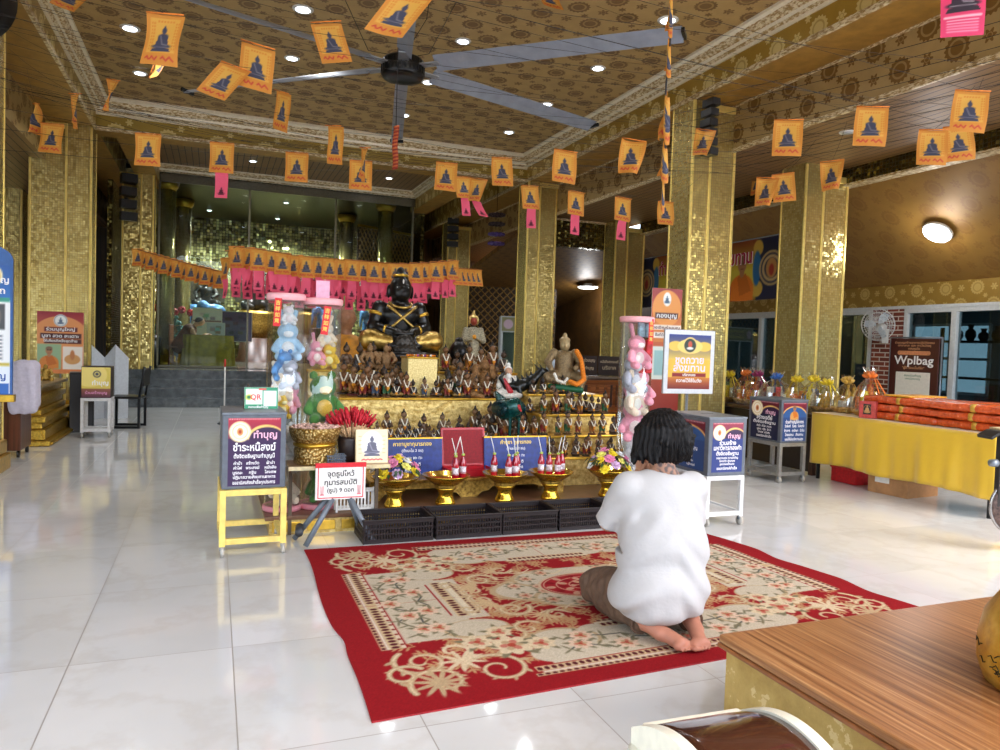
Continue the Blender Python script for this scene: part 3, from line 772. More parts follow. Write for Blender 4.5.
# ------------------------------------------------------------- statues
SKIN_S = (150, 112, 74)
def figurine(kind):
    """votive child figure, one unit tall, facing -Y; several poses and dresses"""
    K = kind; body_c, cloth_c, hair_c, base_c = {0: ((122, 84, 52), (120, 34, 30), (26, 20, 18), (44, 30, 20)), 1: ((84, 60, 38), (140, 104, 46), (30, 22, 16), (110, 80, 36)),
        2: ((70, 50, 34), (60, 42, 28), (22, 17, 15), (50, 34, 20)), 3: ((116, 86, 58), (34, 82, 48), (20, 18, 18), (90, 62, 30)), 4: ((112, 80, 50), (150, 90, 30), (28, 20, 17), (90, 26, 26)),
        5: ((44, 36, 32), (130, 102, 46), (20, 17, 17), (40, 32, 24)), 6: ((120, 92, 66), (56, 74, 100), (22, 19, 19), (70, 54, 32))}[K]
    seated = K in (1, 2, 5)
    z = 0 if not seated else -.17
    hz = .76+z+(.0 if not seated else .03)
    head = [('e', (0, -.01, hz), (.105, .11, .12), .02), ('e', (0, -.12, hz-.01), (.015, .02, .02), .015), ('e', (.105, 0, hz-.01), (.02, .03, .04), .01), ('e', (-.105, 0, hz-.01), (.02, .03, .04), .01)]
    hair = [('e', (0, .02, hz+.05), (.106, .105, .095), .02), ('e', (0, .01, hz+.16), (.045, .045, .05), .02), ('e', (0, .01, hz+.22), (.03, .03, .035), .02)]
    tors = [('c', (0, .02, .33+z), (0, .01, .55+z), .13, .1, .03), ('e', (0, -.03, .38+z), (.12, .11, .11), .03)]
    arms = []
    for s in (-1, 1):
        a = (s*.125, 0, .58+z)
        if K in (0, 3, 6): e = (s*.19, -.03, .44+z); w = (s*.03, -.14, .5+z)
        elif K == 4: e = (s*.2, .0, .45+z); w = (s*.2, -.12, .38+z)
        else: e = (s*.2, -.02, .42+z); w = (s*.1, -.17, .3+z)
        arms += [('c', a, e, .05, .042, .03), ('c', e, w, .042, .034, .02), ('e', w, (.04, .04, .045), .02)]
    if seated: legs = [q for s in (-1, 1) for q in (('c', (s*.09, .02, .13), (s*.25, -.1, .1), .1, .075, .04), ('c', (s*.25, -.1, .09), (-s*.02, -.2, .075), .07, .045, .03))]
    else: legs = [q for s in (-1, 1) for q in (('c', (s*.07, .01, .32), (s*.08, 0, .1), .09, .065, .04), ('e', (s*.085, -.04, .055), (.05, .085, .04), .03))]
    me = body(head+hair+tors+arms+legs, .026, col=near_col([(body_c, head+tors[:1]+arms), (hair_c, hair), (cloth_c, legs[::1] if seated else legs[::2]), (body_c, legs[1::2])]))
    t = thing('votive_figurine', 'x', 'figurine', (0, 0, 0), 0, 'votive child figurines on the altar')
    obj('figure', me, PAINT(.38, .15), t, (0, 0, .05))
    obj('base', MB().lathe([(.2, 0), (.2, .03), (.16, .06), (.14, .06)], 14), M(base_c, .4, .2, .15, 30.), t)
    if K in (0, 2, 3, 4, 6, 5):
        g = MB(); q_ = [(k*.115*(1-f)**.8, -.105-.105*f**.6, .655+z-.27*f) for k in (-1, 1) for f in np.linspace(0, 1, 8)]
        for q in q_: g.ball(q, .028, 7, 5)
        g.m = 1; b = min(q_, key=lambda q: q[2]); g.ball((b[0], b[1]-.015, b[2]-.03), (.062, .04, .055), 8, 6); g.ball((b[0], b[1]-.01, b[2]-.1), (.025, .02, .04), 8, 6)
        obj('garland', g, [M((236, 230, 214), .6, 0., .1, 60.), M((240, 150, 30), .6, 0., .2, 60.)], t)
    return t
FIGS = [figurine(k) for k in range(7)]; FUSED = [False]*7
FDESC = ['red-trousered', 'seated bronze', 'seated brown', 'green-trousered', 'orange-trousered', 'seated black', 'blue-trousered']
def place_fig(k, x, y, z, h, lab, rz=None):
    rz = RND.uniform(-.35, .35) if rz is None else rz
    lb = FDESC[k]+' figurine, '+lab
    if not FUSED[k]:
        FUSED[k] = True; f = FIGS[k]; f.location = (x, y, z); f.rotation_euler = (0, 0, rz); f.scale = (h,)*3; f['label'] = lb
    else: dup(FIGS[k], (x, y, z), rz, lb, None, h)
ORD = ['first', 'second', 'third', 'fourth', 'fifth', 'sixth', 'seventh', 'eighth', 'ninth', 'tenth', 'eleventh', 'twelfth', '13th', '14th', '15th', '16th', '17th', '18th']
def row(x0, x1, n, y, z, hs, kinds, where, skip=None):
    c = -1
    for i in range(n):
        x = x0+(x1-x0)*i/max(1, n-1)+RND.uniform(-.012, .012)
        if skip and skip[0] < x < skip[1]: continue
        c += 1
        place_fig(kinds[i % len(kinds)] if RND.random() < .75 else RND.choice(kinds), x, y+RND.uniform(-.02, .02), z, hs*RND.uniform(.86, 1.14), ORD[c]+' from left '+where)
row(1.36, 2.86, 15, 7.1, .86, .235, [0, 4, 3, 5, 0, 6], 'in front row on bright gold step', (1.8, 2.16))
row(1.3, 2.88, 14, 7.27, .86, .29, [4, 0, 5, 3, 0, 2], 'in middle row on bright gold step', (1.8, 2.18))
row(1.22, 2.9, 13, 7.5, .86, .34, [0, 5, 4, 2, 3], 'in back row on bright gold step', (1.8, 2.18))
for i, x in enumerate((1.86, 1.98, 2.1)): place_fig([5, 6, 2][i], x, 7.12, .86, .2, ['left', 'middle', 'right'][i]+' of the three in front of the gold box')
row(1.3, 2.5, 15, 6.5, .5, .13, [2, 5, 1, 2], 'in front row of small lower step')
row(1.32, 2.5, 13, 6.66, .5, .17, [2, 1, 2, 6, 5], 'in middle row of small lower step')
row(1.36, 2.45, 7, 6.85, .5, .25, [0, 4, 2, 1, 6], 'at back of small lower step')
row(2.8, 3.72, 9, 6.03, .4, .17, [2, 1, 4, 2, 0], 'front row, lowest step of right wing')
row(2.82, 3.74, 8, 6.16, .4, .2, [0, 2, 3, 4, 1], 'back row, lowest step of right wing')
row(2.6, 3.74, 10, 6.36, .56, .2, [3, 0, 4, 3, 2], 'on second step of right wing')
row(3.06, 3.76, 6, 6.6, .74, .22, [3, 0, 3, 4, 2], 'front row, third step of right wing')
row(2.98, 3.76, 6, 6.74, .74, .2, [2, 1, 5, 2], 'back row, third step of right wing')
row(3.08, 3.42, 4, 6.9, .92, .2, [2, 5, 1], 'on top step of right wing')
row(2.42, 2.95, 6, 6.55, .5, .24, [4, 2, 0, 1, 5], 'behind the right blue plaque')
row(2.45, 2.95, 5, 6.78, .5, .3, [2, 0, 4, 2], 'at the back behind right blue plaque')
row(1.3, 1.75, 4, 7.8, 1.1, .3, [1, 2, 1, 0], 'on upper step left of black statue')
row(2.4, 3.1, 6, 7.8, 1.1, .3, [2, 1, 4, 5, 0], 'on upper step right of black statue')
# ------------------------------------------------------------- black seated statue
BLK = M((26, 25, 25), .28, .35, .25, 12.); GLEAF = foil_mat('worn_gold_leaf', (140, 108, 44), (214, 180, 100), 16., .3, .85)
t = thing('seated_statue', 'large black seated topknot statue with gold trousers and sashes, top centre of the altar', 'statue', (2.0, 8.35, 1.3))
hd = [('e', (0, -.01, .72), (.128, .138, .16), .03), ('e', (0, -.1, .66), (.085, .06, .075), .04), ('e', (0, -.148, .71), (.022, .03, .036), .02), ('e', (0, -.135, .645), (.045, .02, .014), .015),
      ('e', (0, 0, .87), (.085, .085, .05), .03), ('e', (0, 0, .92), (.05, .05, .06), .03), ('c', (0, .01, .5), (0, 0, .62), .085, .07, .05)]
for s in (-1, 1): hd += [('e', (s*.135, .01, .69), (.025, .035, .08), .015), ('e', (s*.05, -.125, .75), (.035, .02, .012), .015)]
bd = [('c', (0, .05, .1), (0, .03, .4), .19, .19, .06), ('e', (0, .03, .44), (.23, .13, .12), .05)]
for s in (-1, 1):
    bd += [('e', (s*.1, -.06, .42), (.1, .06, .075), .05), ('c', (s*.235, .03, .5), (s*.31, .0, .28), .085, .066, .05), ('c', (s*.31, 0, .28), (s*.08, -.23, .22), .064, .045, .03), ('e', (s*.05, -.26, .205), (.075, .045, .035), .02)]
lg = []
for s in (-1, 1): lg += [('c', (s*.12, .05, .13), (s*.36, -.12, .125), .125, .105, .05), ('c', (s*.36, -.12, .12), (-s*.04, -.28, .085), .1, .055, .04), ('e', (-s*.12, -.28, .06), (.09, .05, .035), .03)]
obj('body', body(hd+bd+lg, .0135), BLK, t)
pn = []
for s in (-1, 1): pn += [('c', (s*.17, .03, .13), (s*.37, -.125, .125), .136, .118, .04), ('c', (s*.37, -.125, .122), (s*.17, -.21, .1), .115, .085, .03)]
obj('trousers', body(pn, .0135), GLEAF, t)
m = MB()
def wrap(pts, r, n=8): m.tube(pts, r, n)
m.tube([(-.17, -.1, .52), (-.09, -.155, .46), (.0, -.165, .38), (.1, -.165, .3), (.17, -.14, .24)], .017, 8); m.tube([(.17, -.1, .52), (.09, -.155, .46), (0, -.17, .39), (-.1, -.165, .3), (-.17, -.14, .24)], .017, 8)
obj('sash', m, GLEAF, t)
for s in (-1, 1):
    a = Vector((s*.262, .02, .42)); d = Vector((s*.075, -.03, -.22)).normalized(); obj('arm_band', MB().cyl(a-d*.018, a+d*.018, .092, .09, 20), GOLD, t)
    obj('eye', MB().ball((s*.048, -.128, .735), (.026, .012, .011), 10, 6), M((210, 204, 196), .3, 0., 0), t)
    a = Vector((s*.18, -.13, .245)); d = Vector((-s*.23, -.23, -.06)).normalized(); obj('bracelet', MB().cyl(a-d*.012, a+d*.012, .062, .06, 18), GOLD, t)
obj('forehead_mark', MB().ball((0, -.147, .8), (.009, .006, .026), 8, 6), WHITE, t)
obj('topknot_ring', MB().lathe([(.088, .86), (.096, .875), (.09, .89)], 22), GOLD, t)
obj('necklace', MB().tube([(.13*math.cos(a), .02-.15*max(0, -math.sin(a))-.03, .56-.06*max(0, -math.sin(a))) for a in np.linspace(0, 2*PI, 24)[:-1]], .016, 8, True), GLEAF, t)
obj('loincloth', body([('e', (0, -.3, .1), (.12, .05, .1), .03), ('e', (0, -.32, .03), (.15, .06, .05), .03), ('e', (.03, -.31, .0), (.18, .07, .03), .03)], .012, disp=lambda Q: .006*np.sin(Q[:, 0]*110)*np.sin(Q[:, 2]*110)), M((52, 46, 40), .35, .5, .4, 60.), t)
obj('pedestal', MB().lathe([(.46, -.2), (.46, -.16), (.42, -.13), (.42, -.1), (.46, -.05), (.43, -.005), (.3, 0)], 36), BLK, t)
# other larger statues
def statue_body(label, loc, rz, parts, sc=1., name='statue', cat='statue'):
    t = thing(name, label, cat, loc, rz); t.scale = (sc,)*3
    for q in parts: obj(q[0], body(q[1], q[2]) if isinstance(q[1], list) else q[1], q[-1], t)
    return t
def man(zs, seated=False):
    pass
st = [('c', (0, 0, .05), (0, 0, .52), .15, .1, .04), ('e', (0, 0, .6), (.13, .09, .14), .04), ('c', (.13, 0, .68), (.17, -.05, .5), .05, .05, .03), ('c', (.17, -.05, .5), (.05, -.13, .54), .045, .035, .02), ('c', (-.13, 0, .68), (-.17, -.05, .5), .05, .05, .03), ('c', (-.17, -.05, .5), (-.05, -.13, .52), .045, .035, .02)]
statue_body('standing grey-robed statue with a red face and tall crown, behind the altar figurines', (3.0, 8.6, 1.1), -.2, [
    ('robe', st, .016, foil_mat('grey_gold_brocade', (96, 92, 78), (190, 180, 150), 60., .5, .3)),
    ('face', [('e', (0, -.02, .83), (.06, .065, .075), .01), ('e', (0, -.085, .82), (.012, .016, .018), .01)], .01, M((150, 56, 40), .4)),
    ('crown', [('e', (0, .01, .9), (.075, .075, .04), .02), ('c', (0, 0, .92), (0, 0, 1.02), .04, .012, .02), ('e', (.07, 0, .84), (.02, .04, .07), .02), ('e', (-.07, 0, .84), (.02, .04, .07), .02)], .012, FOIL),
    ('held_jewel', [('e', (0, -.15, .56), (.035, .03, .04), .01)], .008, M((220, 150, 40), .4))], .72)
blackhead = [('e', (0, 0, .2), (.12, .13, .15), .03), ('e', (0, -.12, .19), (.02, .03, .035), .015), ('e', (0, 0, .35), (.05, .05, .04), .02), ('c', (0, 0, .0), (0, 0, .1), .14, .08, .05), ('e', (.125, 0, .18), (.02, .03, .06), .01), ('e', (-.125, 0, .18), (.02, .03, .06), .01)]
statue_body('black statue head with a topknot, right of the large black statue', (2.72, 8.3, 1.1), -.2, [('head', blackhead, .012, BLK), ('stand', MB().lathe([(.15, 0), (.16, .02), (.14, .05)], 20), GOLD)], 1.0)
hermit = [('c', (0, .02, .08), (0, .02, .32), .15, .11, .05), ('c', (.1, 0, .1), (.2, -.12, .07), .08, .06, .03), ('c', (-.1, 0, .1), (-.2, -.12, .07), .08, .06, .03), ('c', (.2, -.1, .06), (-.05, -.18, .05), .06, .04, .03), ('c', (.13, .02, .36), (.17, -.06, .22), .05, .045, .03), ('c', (-.13, .02, .36), (-.17, -.06, .22), .05, .045, .03)]
statue_body('seated white-clad old man statue with white topknot, right end of gold step', (2.86, 7.05, .86), -.3, [
    ('robe', hermit, .014, M((222, 216, 204), .6)), ('sash', [('c', (-.08, -.1, .33), (.04, -.13, .12), .035, .05, .02)], .012, RED),
    ('head', [('e', (0, -.01, .47), (.07, .075, .085), .01), ('e', (0, -.08, .46), (.012, .02, .02), .01)], .01, M((196, 150, 120), .5)), ('hair', [('e', (0, .02, .51), (.075, .07, .065), .01), ('e', (0, .02, .6), (.04, .04, .04), .02), ('e', (0, -.07, .4), (.045, .03, .06), .02)], .01, WHITE)], .58)
ss = [('c', (0, .02, .1), (0, .02, .34), .14, .13, .04), ('c', (.1, 0, .1), (.24, -.14, .06), .09, .08, .03), ('c', (-.1, 0, .1), (-.24, -.14, .06), .09, .08, .03), ('c', (.24, -.14, .06), (.2, -.2, -.12), .07, .06, .03), ('c', (-.24, -.14, .06), (-.1, -.2, .02), .07, .05, .03), ('c', (.15, .02, .42), (.24, -.05, .26), .06, .05, .03), ('c', (.24, -.05, .26), (.14, -.18, .2), .05, .04, .02), ('c', (-.15, .02, .42), (-.24, -.03, .28), .06, .05, .03), ('c', (-.24, -.03, .28), (-.2, -.18, .18), .05, .04, .02)]
def garland_tube(pts, r, n=60):
    m = MB(); P = [Vector(p) for p in pts]; L = len(P)-1
    for i in range(n):
        f = i/(n-1)*L; k = min(int(f), L-1); q = P[k].lerp(P[k+1], f-k); m.ball(q, r*(1+.15*math.sin(i*2.)), 7, 5)
    return m
FACE = M((60, 40, 28), .4)
statue_body('seated bronze warrior statue draped with an orange marigold garland, top of the right wing', (3.48, 7.0, 1.04), -.35, [
    ('armour', ss, .014, foil_mat('bronze_armour', (78, 66, 50), (168, 142, 100), 70., .45, .5)),
    ('head', [('e', (0, -.01, .53), (.075, .08, .09), .01), ('e', (0, -.09, .52), (.012, .02, .02), .01), ('e', (0, .02, .6), (.08, .08, .05), .02), ('e', (0, .02, .66), (.035, .035, .05), .02)], .011, M((170, 150, 110), .4, .4)),
    ('marigold_garland', garland_tube([(.16, -.1, .45), (.22, -.14, .34), (.24, -.2, .2), (.26, -.24, .05), (.16, -.28, -.02), (.06, -.27, .02)], .033), M((250, 130, 20), .7, 0., .25, 90.)),
    ('white_garland', garland_tube([(.02, -.27, .06), (-.02, -.28, .0), (-.12, -.28, .03), (-.16, -.25, .12)], .02, 30), M((236, 230, 216), .7)),
    ('shawl', [('c', (-.2, -.16, -.06), (.22, -.24, -.1), .045, .045, .02)], .012, M((26, 96, 60), .5)),
    ('throne', [('b', (0, .02, -.05), (.26, .2, .07), .03, .01)], .016, FOIL_D)], .74)
# dark dragon, teal bird, red throne figure
dr = [('c', (-.3, .05, .1), (-.05, 0, .12), .06, .1, .05), ('c', (-.05, 0, .12), (.15, 0, .2), .1, .09, .05), ('c', (.15, 0, .2), (.3, -.02, .34), .085, .06, .05), ('e', (.36, -.03, .36), (.1, .06, .06), .03), ('c', (.4, -.03, .34), (.5, -.03, .3), .035, .02, .02), ('c', (.3, .02, .4), (.2, .04, .5), .02, .008, .02), ('c', (.32, -.06, .4), (.24, -.08, .5), .02, .008, .02)]
for x in (-.15, .12):
    for y in (-.09, .09): dr.append(('c', (x, y*.6, .1), (x+.04, y, .0), .05, .035, .03))
dr += [('c', (-.3, .05, .1), (-.42, .06, .24), .05, .03, .03), ('c', (-.42, .06, .24), (-.34, .06, .34), .03, .02, .02)]
for i in range(6): dr.append(('c', (-.2+.09*i, .0, .19+.02*i), (-.24+.09*i, 0, .27+.025*i), .025, .006, .015))
statue_body('black dragon statue crouching in front of the right column', (3.02, 7.0, .92), .1, [('dragon_body', dr, .013, M((22, 26, 24), .3, .3, .4, 30.)), ('horn_tips', [('c', (.2, .04, .5), (.17, .045, .54), .008, .004, .001), ('c', (.24, -.08, .5), (.21, -.085, .54), .008, .004, .001)], .005, GOLD)], .62)
bd2 = [('e', (0, 0, .3), (.17, .14, .14), .04), ('e', (.0, -.1, .34), (.13, .1, .12), .04), ('c', (.07, -.12, .25), (.07, -.12, .0), .022, .018, .02), ('c', (-.07, -.12, .25), (-.07, -.12, .0), .022, .018, .02), ('c', (0, .1, .35), (0, .26, .5), .09, .02, .04)]
statue_body('teal bird statue with folded wings, in front of the black dragon', (2.62, 6.42, .56), .3, [('bird_body', bd2, .014, M((16, 70, 66), .25, .3, .4, 30.)), ('beak', [('c', (0, -.19, .36), (0, -.24, .3), .025, .008, .01)], .008, M((190, 40, 40), .4)), ('wing', [('e', (.15, .0, .32), (.03, .15, .1), .02)], .012, M((10, 50, 56), .25, .3, .4, 40.)), ('wing', [('e', (-.15, .0, .32), (.03, .15, .1), .02)], .012, M((10, 50, 56), .25, .3, .4, 40.))], .78)
statue_body('bronze many-figured statue on a red plinth, right part of the gold step', (2.64, 7.18, .86), 0, [
    ('figures', ss+[('e', (0, 0, .55), (.09, .09, .1), .03), ('e', (.15, .03, .5), (.07, .07, .08), .03), ('e', (-.15, .03, .5), (.07, .07, .08), .03), ('c', (0, 0, .6), (0, 0, .74), .06, .01, .03)], .016, foil_mat('copper_cast', (84, 56, 32), (160, 116, 66), 60., .4, .5)), ('plinth', [('b', (0, 0, -.1), (.32, .2, .06), .02, .01)], .016, M((120, 24, 28), .4, 0., .2, 30.))], .6)
for i, (px, Y, z, lb) in enumerate(((384, 7.75, 1.1, 'left of the two seated bronze statues on the upper step beside the tubes'), (394, 7.75, 1.1, 'right of the two seated bronze statues on the upper step beside the tubes'))):
    q = AY(px-14+i*6, 360, Y)
    statue_body(lb, (q.x, Y, z), 0, [('figure', ss+[('e', (0, 0, .54), (.08, .08, .09), .02), ('e', (0, 0, .65), (.03, .03, .04), .02)], .016, foil_mat('bronze_%d' % i, (92, 70, 44), (176, 136, 92), 60., .45, .5)), ('pedestal', [('b', (0, 0, -.06), (.26, .18, .06), .02, .01)], .016, GOLD)], .42)
# monk figure standing behind the tubes (statue)
monk = [('c', (0, 0, .1), (0, 0, .9), .22, .17, .05), ('e', (0, 0, 1.0), (.2, .13, .16), .05), ('c', (.2, 0, 1.05), (.25, -.05, .75), .07, .06, .04), ('c', (-.2, 0, 1.05), (-.25, -.05, .75), .07, .06, .04)]
q = AY(346, 340, 9.95)
statue_body('standing monk statue in a mustard robe, half hidden behind the plush toy tubes', (q.x, 9.95, 0), 0, [('robe', monk, .025, M((190, 130, 24), .6, 0., .2, 12.)), ('head', [('e', (0, -.02, 1.32), (.09, .1, .125), .01), ('c', (0, 0, 1.1), (0, 0, 1.22), .06, .055, .03), ('e', (0, -.12, 1.31), (.018, .02, .025), .01), ('e', (.09, 0, 1.31), (.015, .025, .035), .01), ('e', (-.09, 0, 1.31), (.015, .025, .035), .01)], .014, M((160, 116, 84), .5))], 1.3)
# ================================================================= left offering table and what stands on it
TAN = wood('tan_board', (150, 116, 78), (190, 156, 112), 0, 20.)
t = thing('offering_table', 'small tan side table with the incense, basket and framed picture, left of the altar', 'table', (.83, 5.24, 0))
obj('table_top', bx((0, 0, .52), (.7, .3, .025), 0, .004), TAN, t)
for x in (-.31, .31):
    obj('bracket', bx((x, -.0, .5), (.025, .24, .03)), M((90, 74, 56), .5), t)
    for y in (.11,): obj('leg', bx((x, y, .2539), (.025, .025, .5075)), M((90, 74, 56), .5), t)
obj('edge_strip', bx((0, -.152, .52), (.7, .006, .027)), M((222, 206, 160), .5), t)
# carved gold basket
t = thing('offering_bowl', 'large carved gold offering bowl heaped with pink sweets, left on the side table', 'bowl', (.67, 5.23, .533))
g = NG('carved_gold_bowl'); p_ = g.obj(); n_ = g.node('ShaderNodeTexVoronoi'); g.put(n_.inputs['Vector'], p_); n_.inputs['Scale'].default_value = 60.
g.bump(n_.outputs['Distance'], .9, .01); CARVE = g.out(g.ramp(n_.outputs['Distance'], [(.1, (236, 208, 140)), (.6, (140, 104, 40))]), .35, .6)
obj('lower_bowl', MB().lathe([(.13, 0), (.145, .01), (.14, .05), (.145, .09), (.135, .125)], 32), CARVE, t)
obj('waist_band', MB().lathe([(.135, .12), (.15, .13), (.15, .145), (.135, .155)], 32), GOLD, t)
obj('upper_bowl', MB().lathe([(.135, .15), (.155, .17), (.175, .22), (.18, .255), (.17, .26), (.15, .245), (0, .23)], 32), CARVE, t)
m = MB(); r = random.Random(4)
for i in range(120):
    a = r.uniform(0, 6.28); d = .165*math.sqrt(r.random()); m.ball((d*math.cos(a), d*math.sin(a), .255+r.uniform(0, .025)*(1-d/.2)), (.014, .011, .01), 6, 4, )
o = obj('sweets', m, M((226, 176, 160), .5, 0., .35, 40.), t); o['kind'] = 'stuff'
t = thing('small_basket', 'little grey slotted basket on the front edge of the side table', 'basket', (.8, 5.125, .533)); t.scale = (1.2,)*3
m = MB(); m.bb((-.045, -.03, 0), (.045, .03, .004))
for z in (.02, .038, .058):
    for s in (-1, 1): m.box((0, s*(.03+z*.1), z), (.1+z*.2, .003, .007)); m.box((s*(.047+z*.1), 0, z), (.003, .064+z*.2, .007))
for i in range(9):
    for s in (-1, 1): m.box((-.044+.011*i, s*.033, .03), (.004, .003, .06))
for i in range(6):
    for s in (-1, 1): m.box((s*.049, -.028+.011*i, .03), (.003, .004, .06))
obj('basket_wall', m, M((86, 96, 108), .4), t)
# cards and incense
PINKC = M((226, 170, 196), .5, 0., .06)
t = tag(obj('pink_card', MB().bb((-.05, -.001, 0), (.05, .002, .075)).mesh('c'), PINKC, None, (.79, 5.36, .765), (-.5, .5, .2)), 'small pink card leaning above the gold bowl, beside the incense', 'card')
t = thing('incense_holder', 'dense bundle of red-tipped incense sticks in a dark pot on the side table', 'incense', (.93, 5.3, .533))
obj('pot', MB().lathe([(.07, 0), (.085, .06), (.095, .16), (.09, .18), (.08, .17), (0, .16)], 24), M((44, 34, 34), .4), t)
m1 = MB(); m2 = MB(); r = random.Random(9)
for i in range(170):
    a = r.uniform(0, 6.28); d = math.sqrt(r.random()); b = Vector((.05*d*math.cos(a), .05*d*math.sin(a), .16)); e = Vector((.13*d*math.cos(a)+.0, .07*d*math.sin(a), .27+.03*r.random()-.03*d*d)); f = e+(e-b)*.7
    m1.cyl(b, e, .0045, n=5); m2.cyl(e, f, .0062, n=5)
obj('stick', m1, M((214, 176, 130), .6, 0., .2, 80.), t)['kind'] = 'stuff'; obj('red_tip', m2, M((196, 24, 44), .55, 0., .25, 60.), t)['kind'] = 'stuff'
# seated figure print: used for cards, flags and frames
def buddha(cv, cx, cy, s, c, c2=None):
    """small seated robed figure in silhouette; s is its height"""
    cv.poly([(cx-.42*s, cy), (cx+.42*s, cy), (cx+.36*s, cy+.12*s), (cx-.36*s, cy+.12*s)], c)
    cv.ell(cx, cy+.21*s, .4*s, .1*s, c); cv.poly([(cx-.3*s, cy+.2*s), (cx+.3*s, cy+.2*s), (cx+.2*s, cy+.66*s), (cx-.2*s, cy+.66*s)], c)
    cv.ell(cx, cy+.62*s, .22*s, .1*s, c); cv.ell(cx, cy+.84*s, .1*s, .13*s, c); cv.ell(cx, cy+.98*s, .035*s, .05*s, c)
    if c2 is not None: cv.line([(cx-.12*s, cy+.64*s), (cx+.02*s, cy+.3*s), (cx+.24*s, cy+.26*s)], .05*s, c2); cv.line([(cx-.3*s, cy+.2*s), (cx+.3*s, cy+.17*s)], .03*s, c2)
    return cv
t = thing('picture_frame', 'square framed picture of a seated grey figure on cream, right on the side table', 'picture', (1.06, 5.14, .533)); t.rotation_euler = (-.12, 0, 0); t.scale = (1.35,)*3
obj('frame', bx((0, .012, .09), (.175, .018, .185), 0, .003), M((196, 170, 120), .5, 0., .1), t)
cv = Canvas(.168, .176, 60, (248, 222, 184)); cv.ell(.084, .1, .06, .07, (252, 240, 222)); cv.ell(.084, .09, .045, .055, (252, 250, 246))
for i in range(5): cv.rect(.012, .05+.022*i, .03, .055+.022*i, (232, 190, 140)); cv.rect(.138, .05+.022*i, .156, .055+.022*i, (232, 190, 140))
buddha(cv, .084, .035, .105, (92, 92, 112), (140, 140, 160)); cv.line([(.03, .018+.003*math.sin(i)) if False else (.03+.0108*i, .016+.004*(i % 2)) for i in range(11)], .006, (224, 60, 70))
obj('print', cv.mesh(), PAINT(.35), t, (0, .0022, .003))
# ------------------------------------------------------------- plush toy tubes
def plush(label, prims_cols, h, loc, rz=0., sc=1., rx=0.):
    """soft toy; prims_cols [(part name, colour, prims)]"""
    t = thing('plush_toy', label, 'plush toy', loc, 0, 'plush toys in clear tubes'); t.rotation_euler = (rx, 0, rz); t.scale = (sc,)*3
    for n, c, pr in prims_cols: obj(n, body(pr, h), M(c, .85, 0., .1, 120., Sheen_Weight=.3), t)
    return t
def bear(c, c2, ear='round', belly=None):
    b = [('e', (0, 0, .1), (.085, .075, .095), .02), ('e', (0, -.01, .235), (.085, .078, .075), .02)]
    for s in (-1, 1): b += [('c', (s*.07, -.02, .15), (s*.11, -.06, .09), .028, .03, .02), ('c', (s*.05, -.03, .04), (s*.075, -.1, .03), .036, .036, .02)]
    e = [('e', (s*.06, 0, .31), (.03, .018, .03), .01) for s in (-1, 1)] if ear == 'round' else [('c', (s*.035, 0, .29), (s*.06, .01, .4), .02, .024, .01) for s in (-1, 1)]
    out = [('toy_body', c, b), ('ear', c, e[:1]), ('ear', c, e[1:])]
    out.append(('muzzle', c2, [('e', (0, -.07, .22), (.045, .025, .033), .01)])); out.append(('tummy', belly or c2, [('e', (0, -.05, .1), (.055, .035, .06), .01)]))
    for s in (-1, 1): out.append(('eye', (24, 22, 24), [('e', (s*.032, -.077, .252), (.009, .006, .011), .004)]))
    return out
def toy_tube(name_label, x, y, r, z0, z1, grp='clear plush toy tubes'):
    t = thing('toy_tube', name_label, 'plastic tube', (x, y, z0), 0, grp); H = z1-z0
    obj('tube_wall', MB().lathe([(r, .03), (r, H-.03)], 40), TUBE_G, t)
    obj('base_ring', MB().lathe([(0, .004), (0, .012), (r-.01, .012), (r-.004, .04), (r+.008, .04), (r+.012, .02), (r+.008, 0), (0, 0)], 40), M((236, 150, 160), .4, 0., .04), t)
    obj('lid', MB().lathe([(r+.003, H-.05), (r+.009, H-.045), (r+.009, H-.008), (r, H), (0, H+.002)], 40), M((244, 178, 184), .4, 0., .04), t)
    return t
def red_tag(x, y, z, rz, rx, s, label):
    t = thing('red_tag', label, 'tag', (x, y, z), rz, 'red paper tags on the toy tubes'); t.rotation_euler = (0, rx, rz)
    obj('paper', bx((0, .001, -.1*s), (.05*s, .002, .2*s)), M((214, 22, 34), .5, 0., .05), t)
    lettering([(ch, 0, -.035*s-.043*s*i, .036*s) for i, ch in enumerate('吉祥如意')], t, M((246, 206, 90), .5, 0., 0), -.0015)
toy_tube('tall clear tube of blue and white plush toys, left one behind the gold bowl', .485, 5.57, .13, .14, 1.73)
toy_tube('tall clear tube of green plush toys, right one behind the gold bowl', .755, 5.6, .136, .14, 1.71)
toy_tube('tall clear tube of pink plush toys behind the kneeling person', 3.5, 5.62, .145, .14, 1.7)
red_tag(.42, 5.44, 1.69, -.35, .06, 1., 'red paper tag with gold characters on the left toy tube')
red_tag(.77, 5.45, 1.65, .05, .12, 1.05, 'red paper tag with gold characters on the right of the two left tubes')
red_tag(3.56, 5.48, 1.68, .2, 0., 1.1, 'red paper tag with gold characters on the tube behind the person')
t = tag(obj('pink_card', MB().bb((-.05, -.001, 0), (.05, .002, .13)).mesh('c'), PINKC, None, (.75, 5.6, 1.715)), 'pink card standing on the lid of the right-hand tube of the left pair', 'card')
BL, WH, PK, GR, YE, GY = (96, 150, 206), (238, 236, 236), (238, 160, 178), (74, 130, 56), (236, 192, 60), (170, 174, 186)
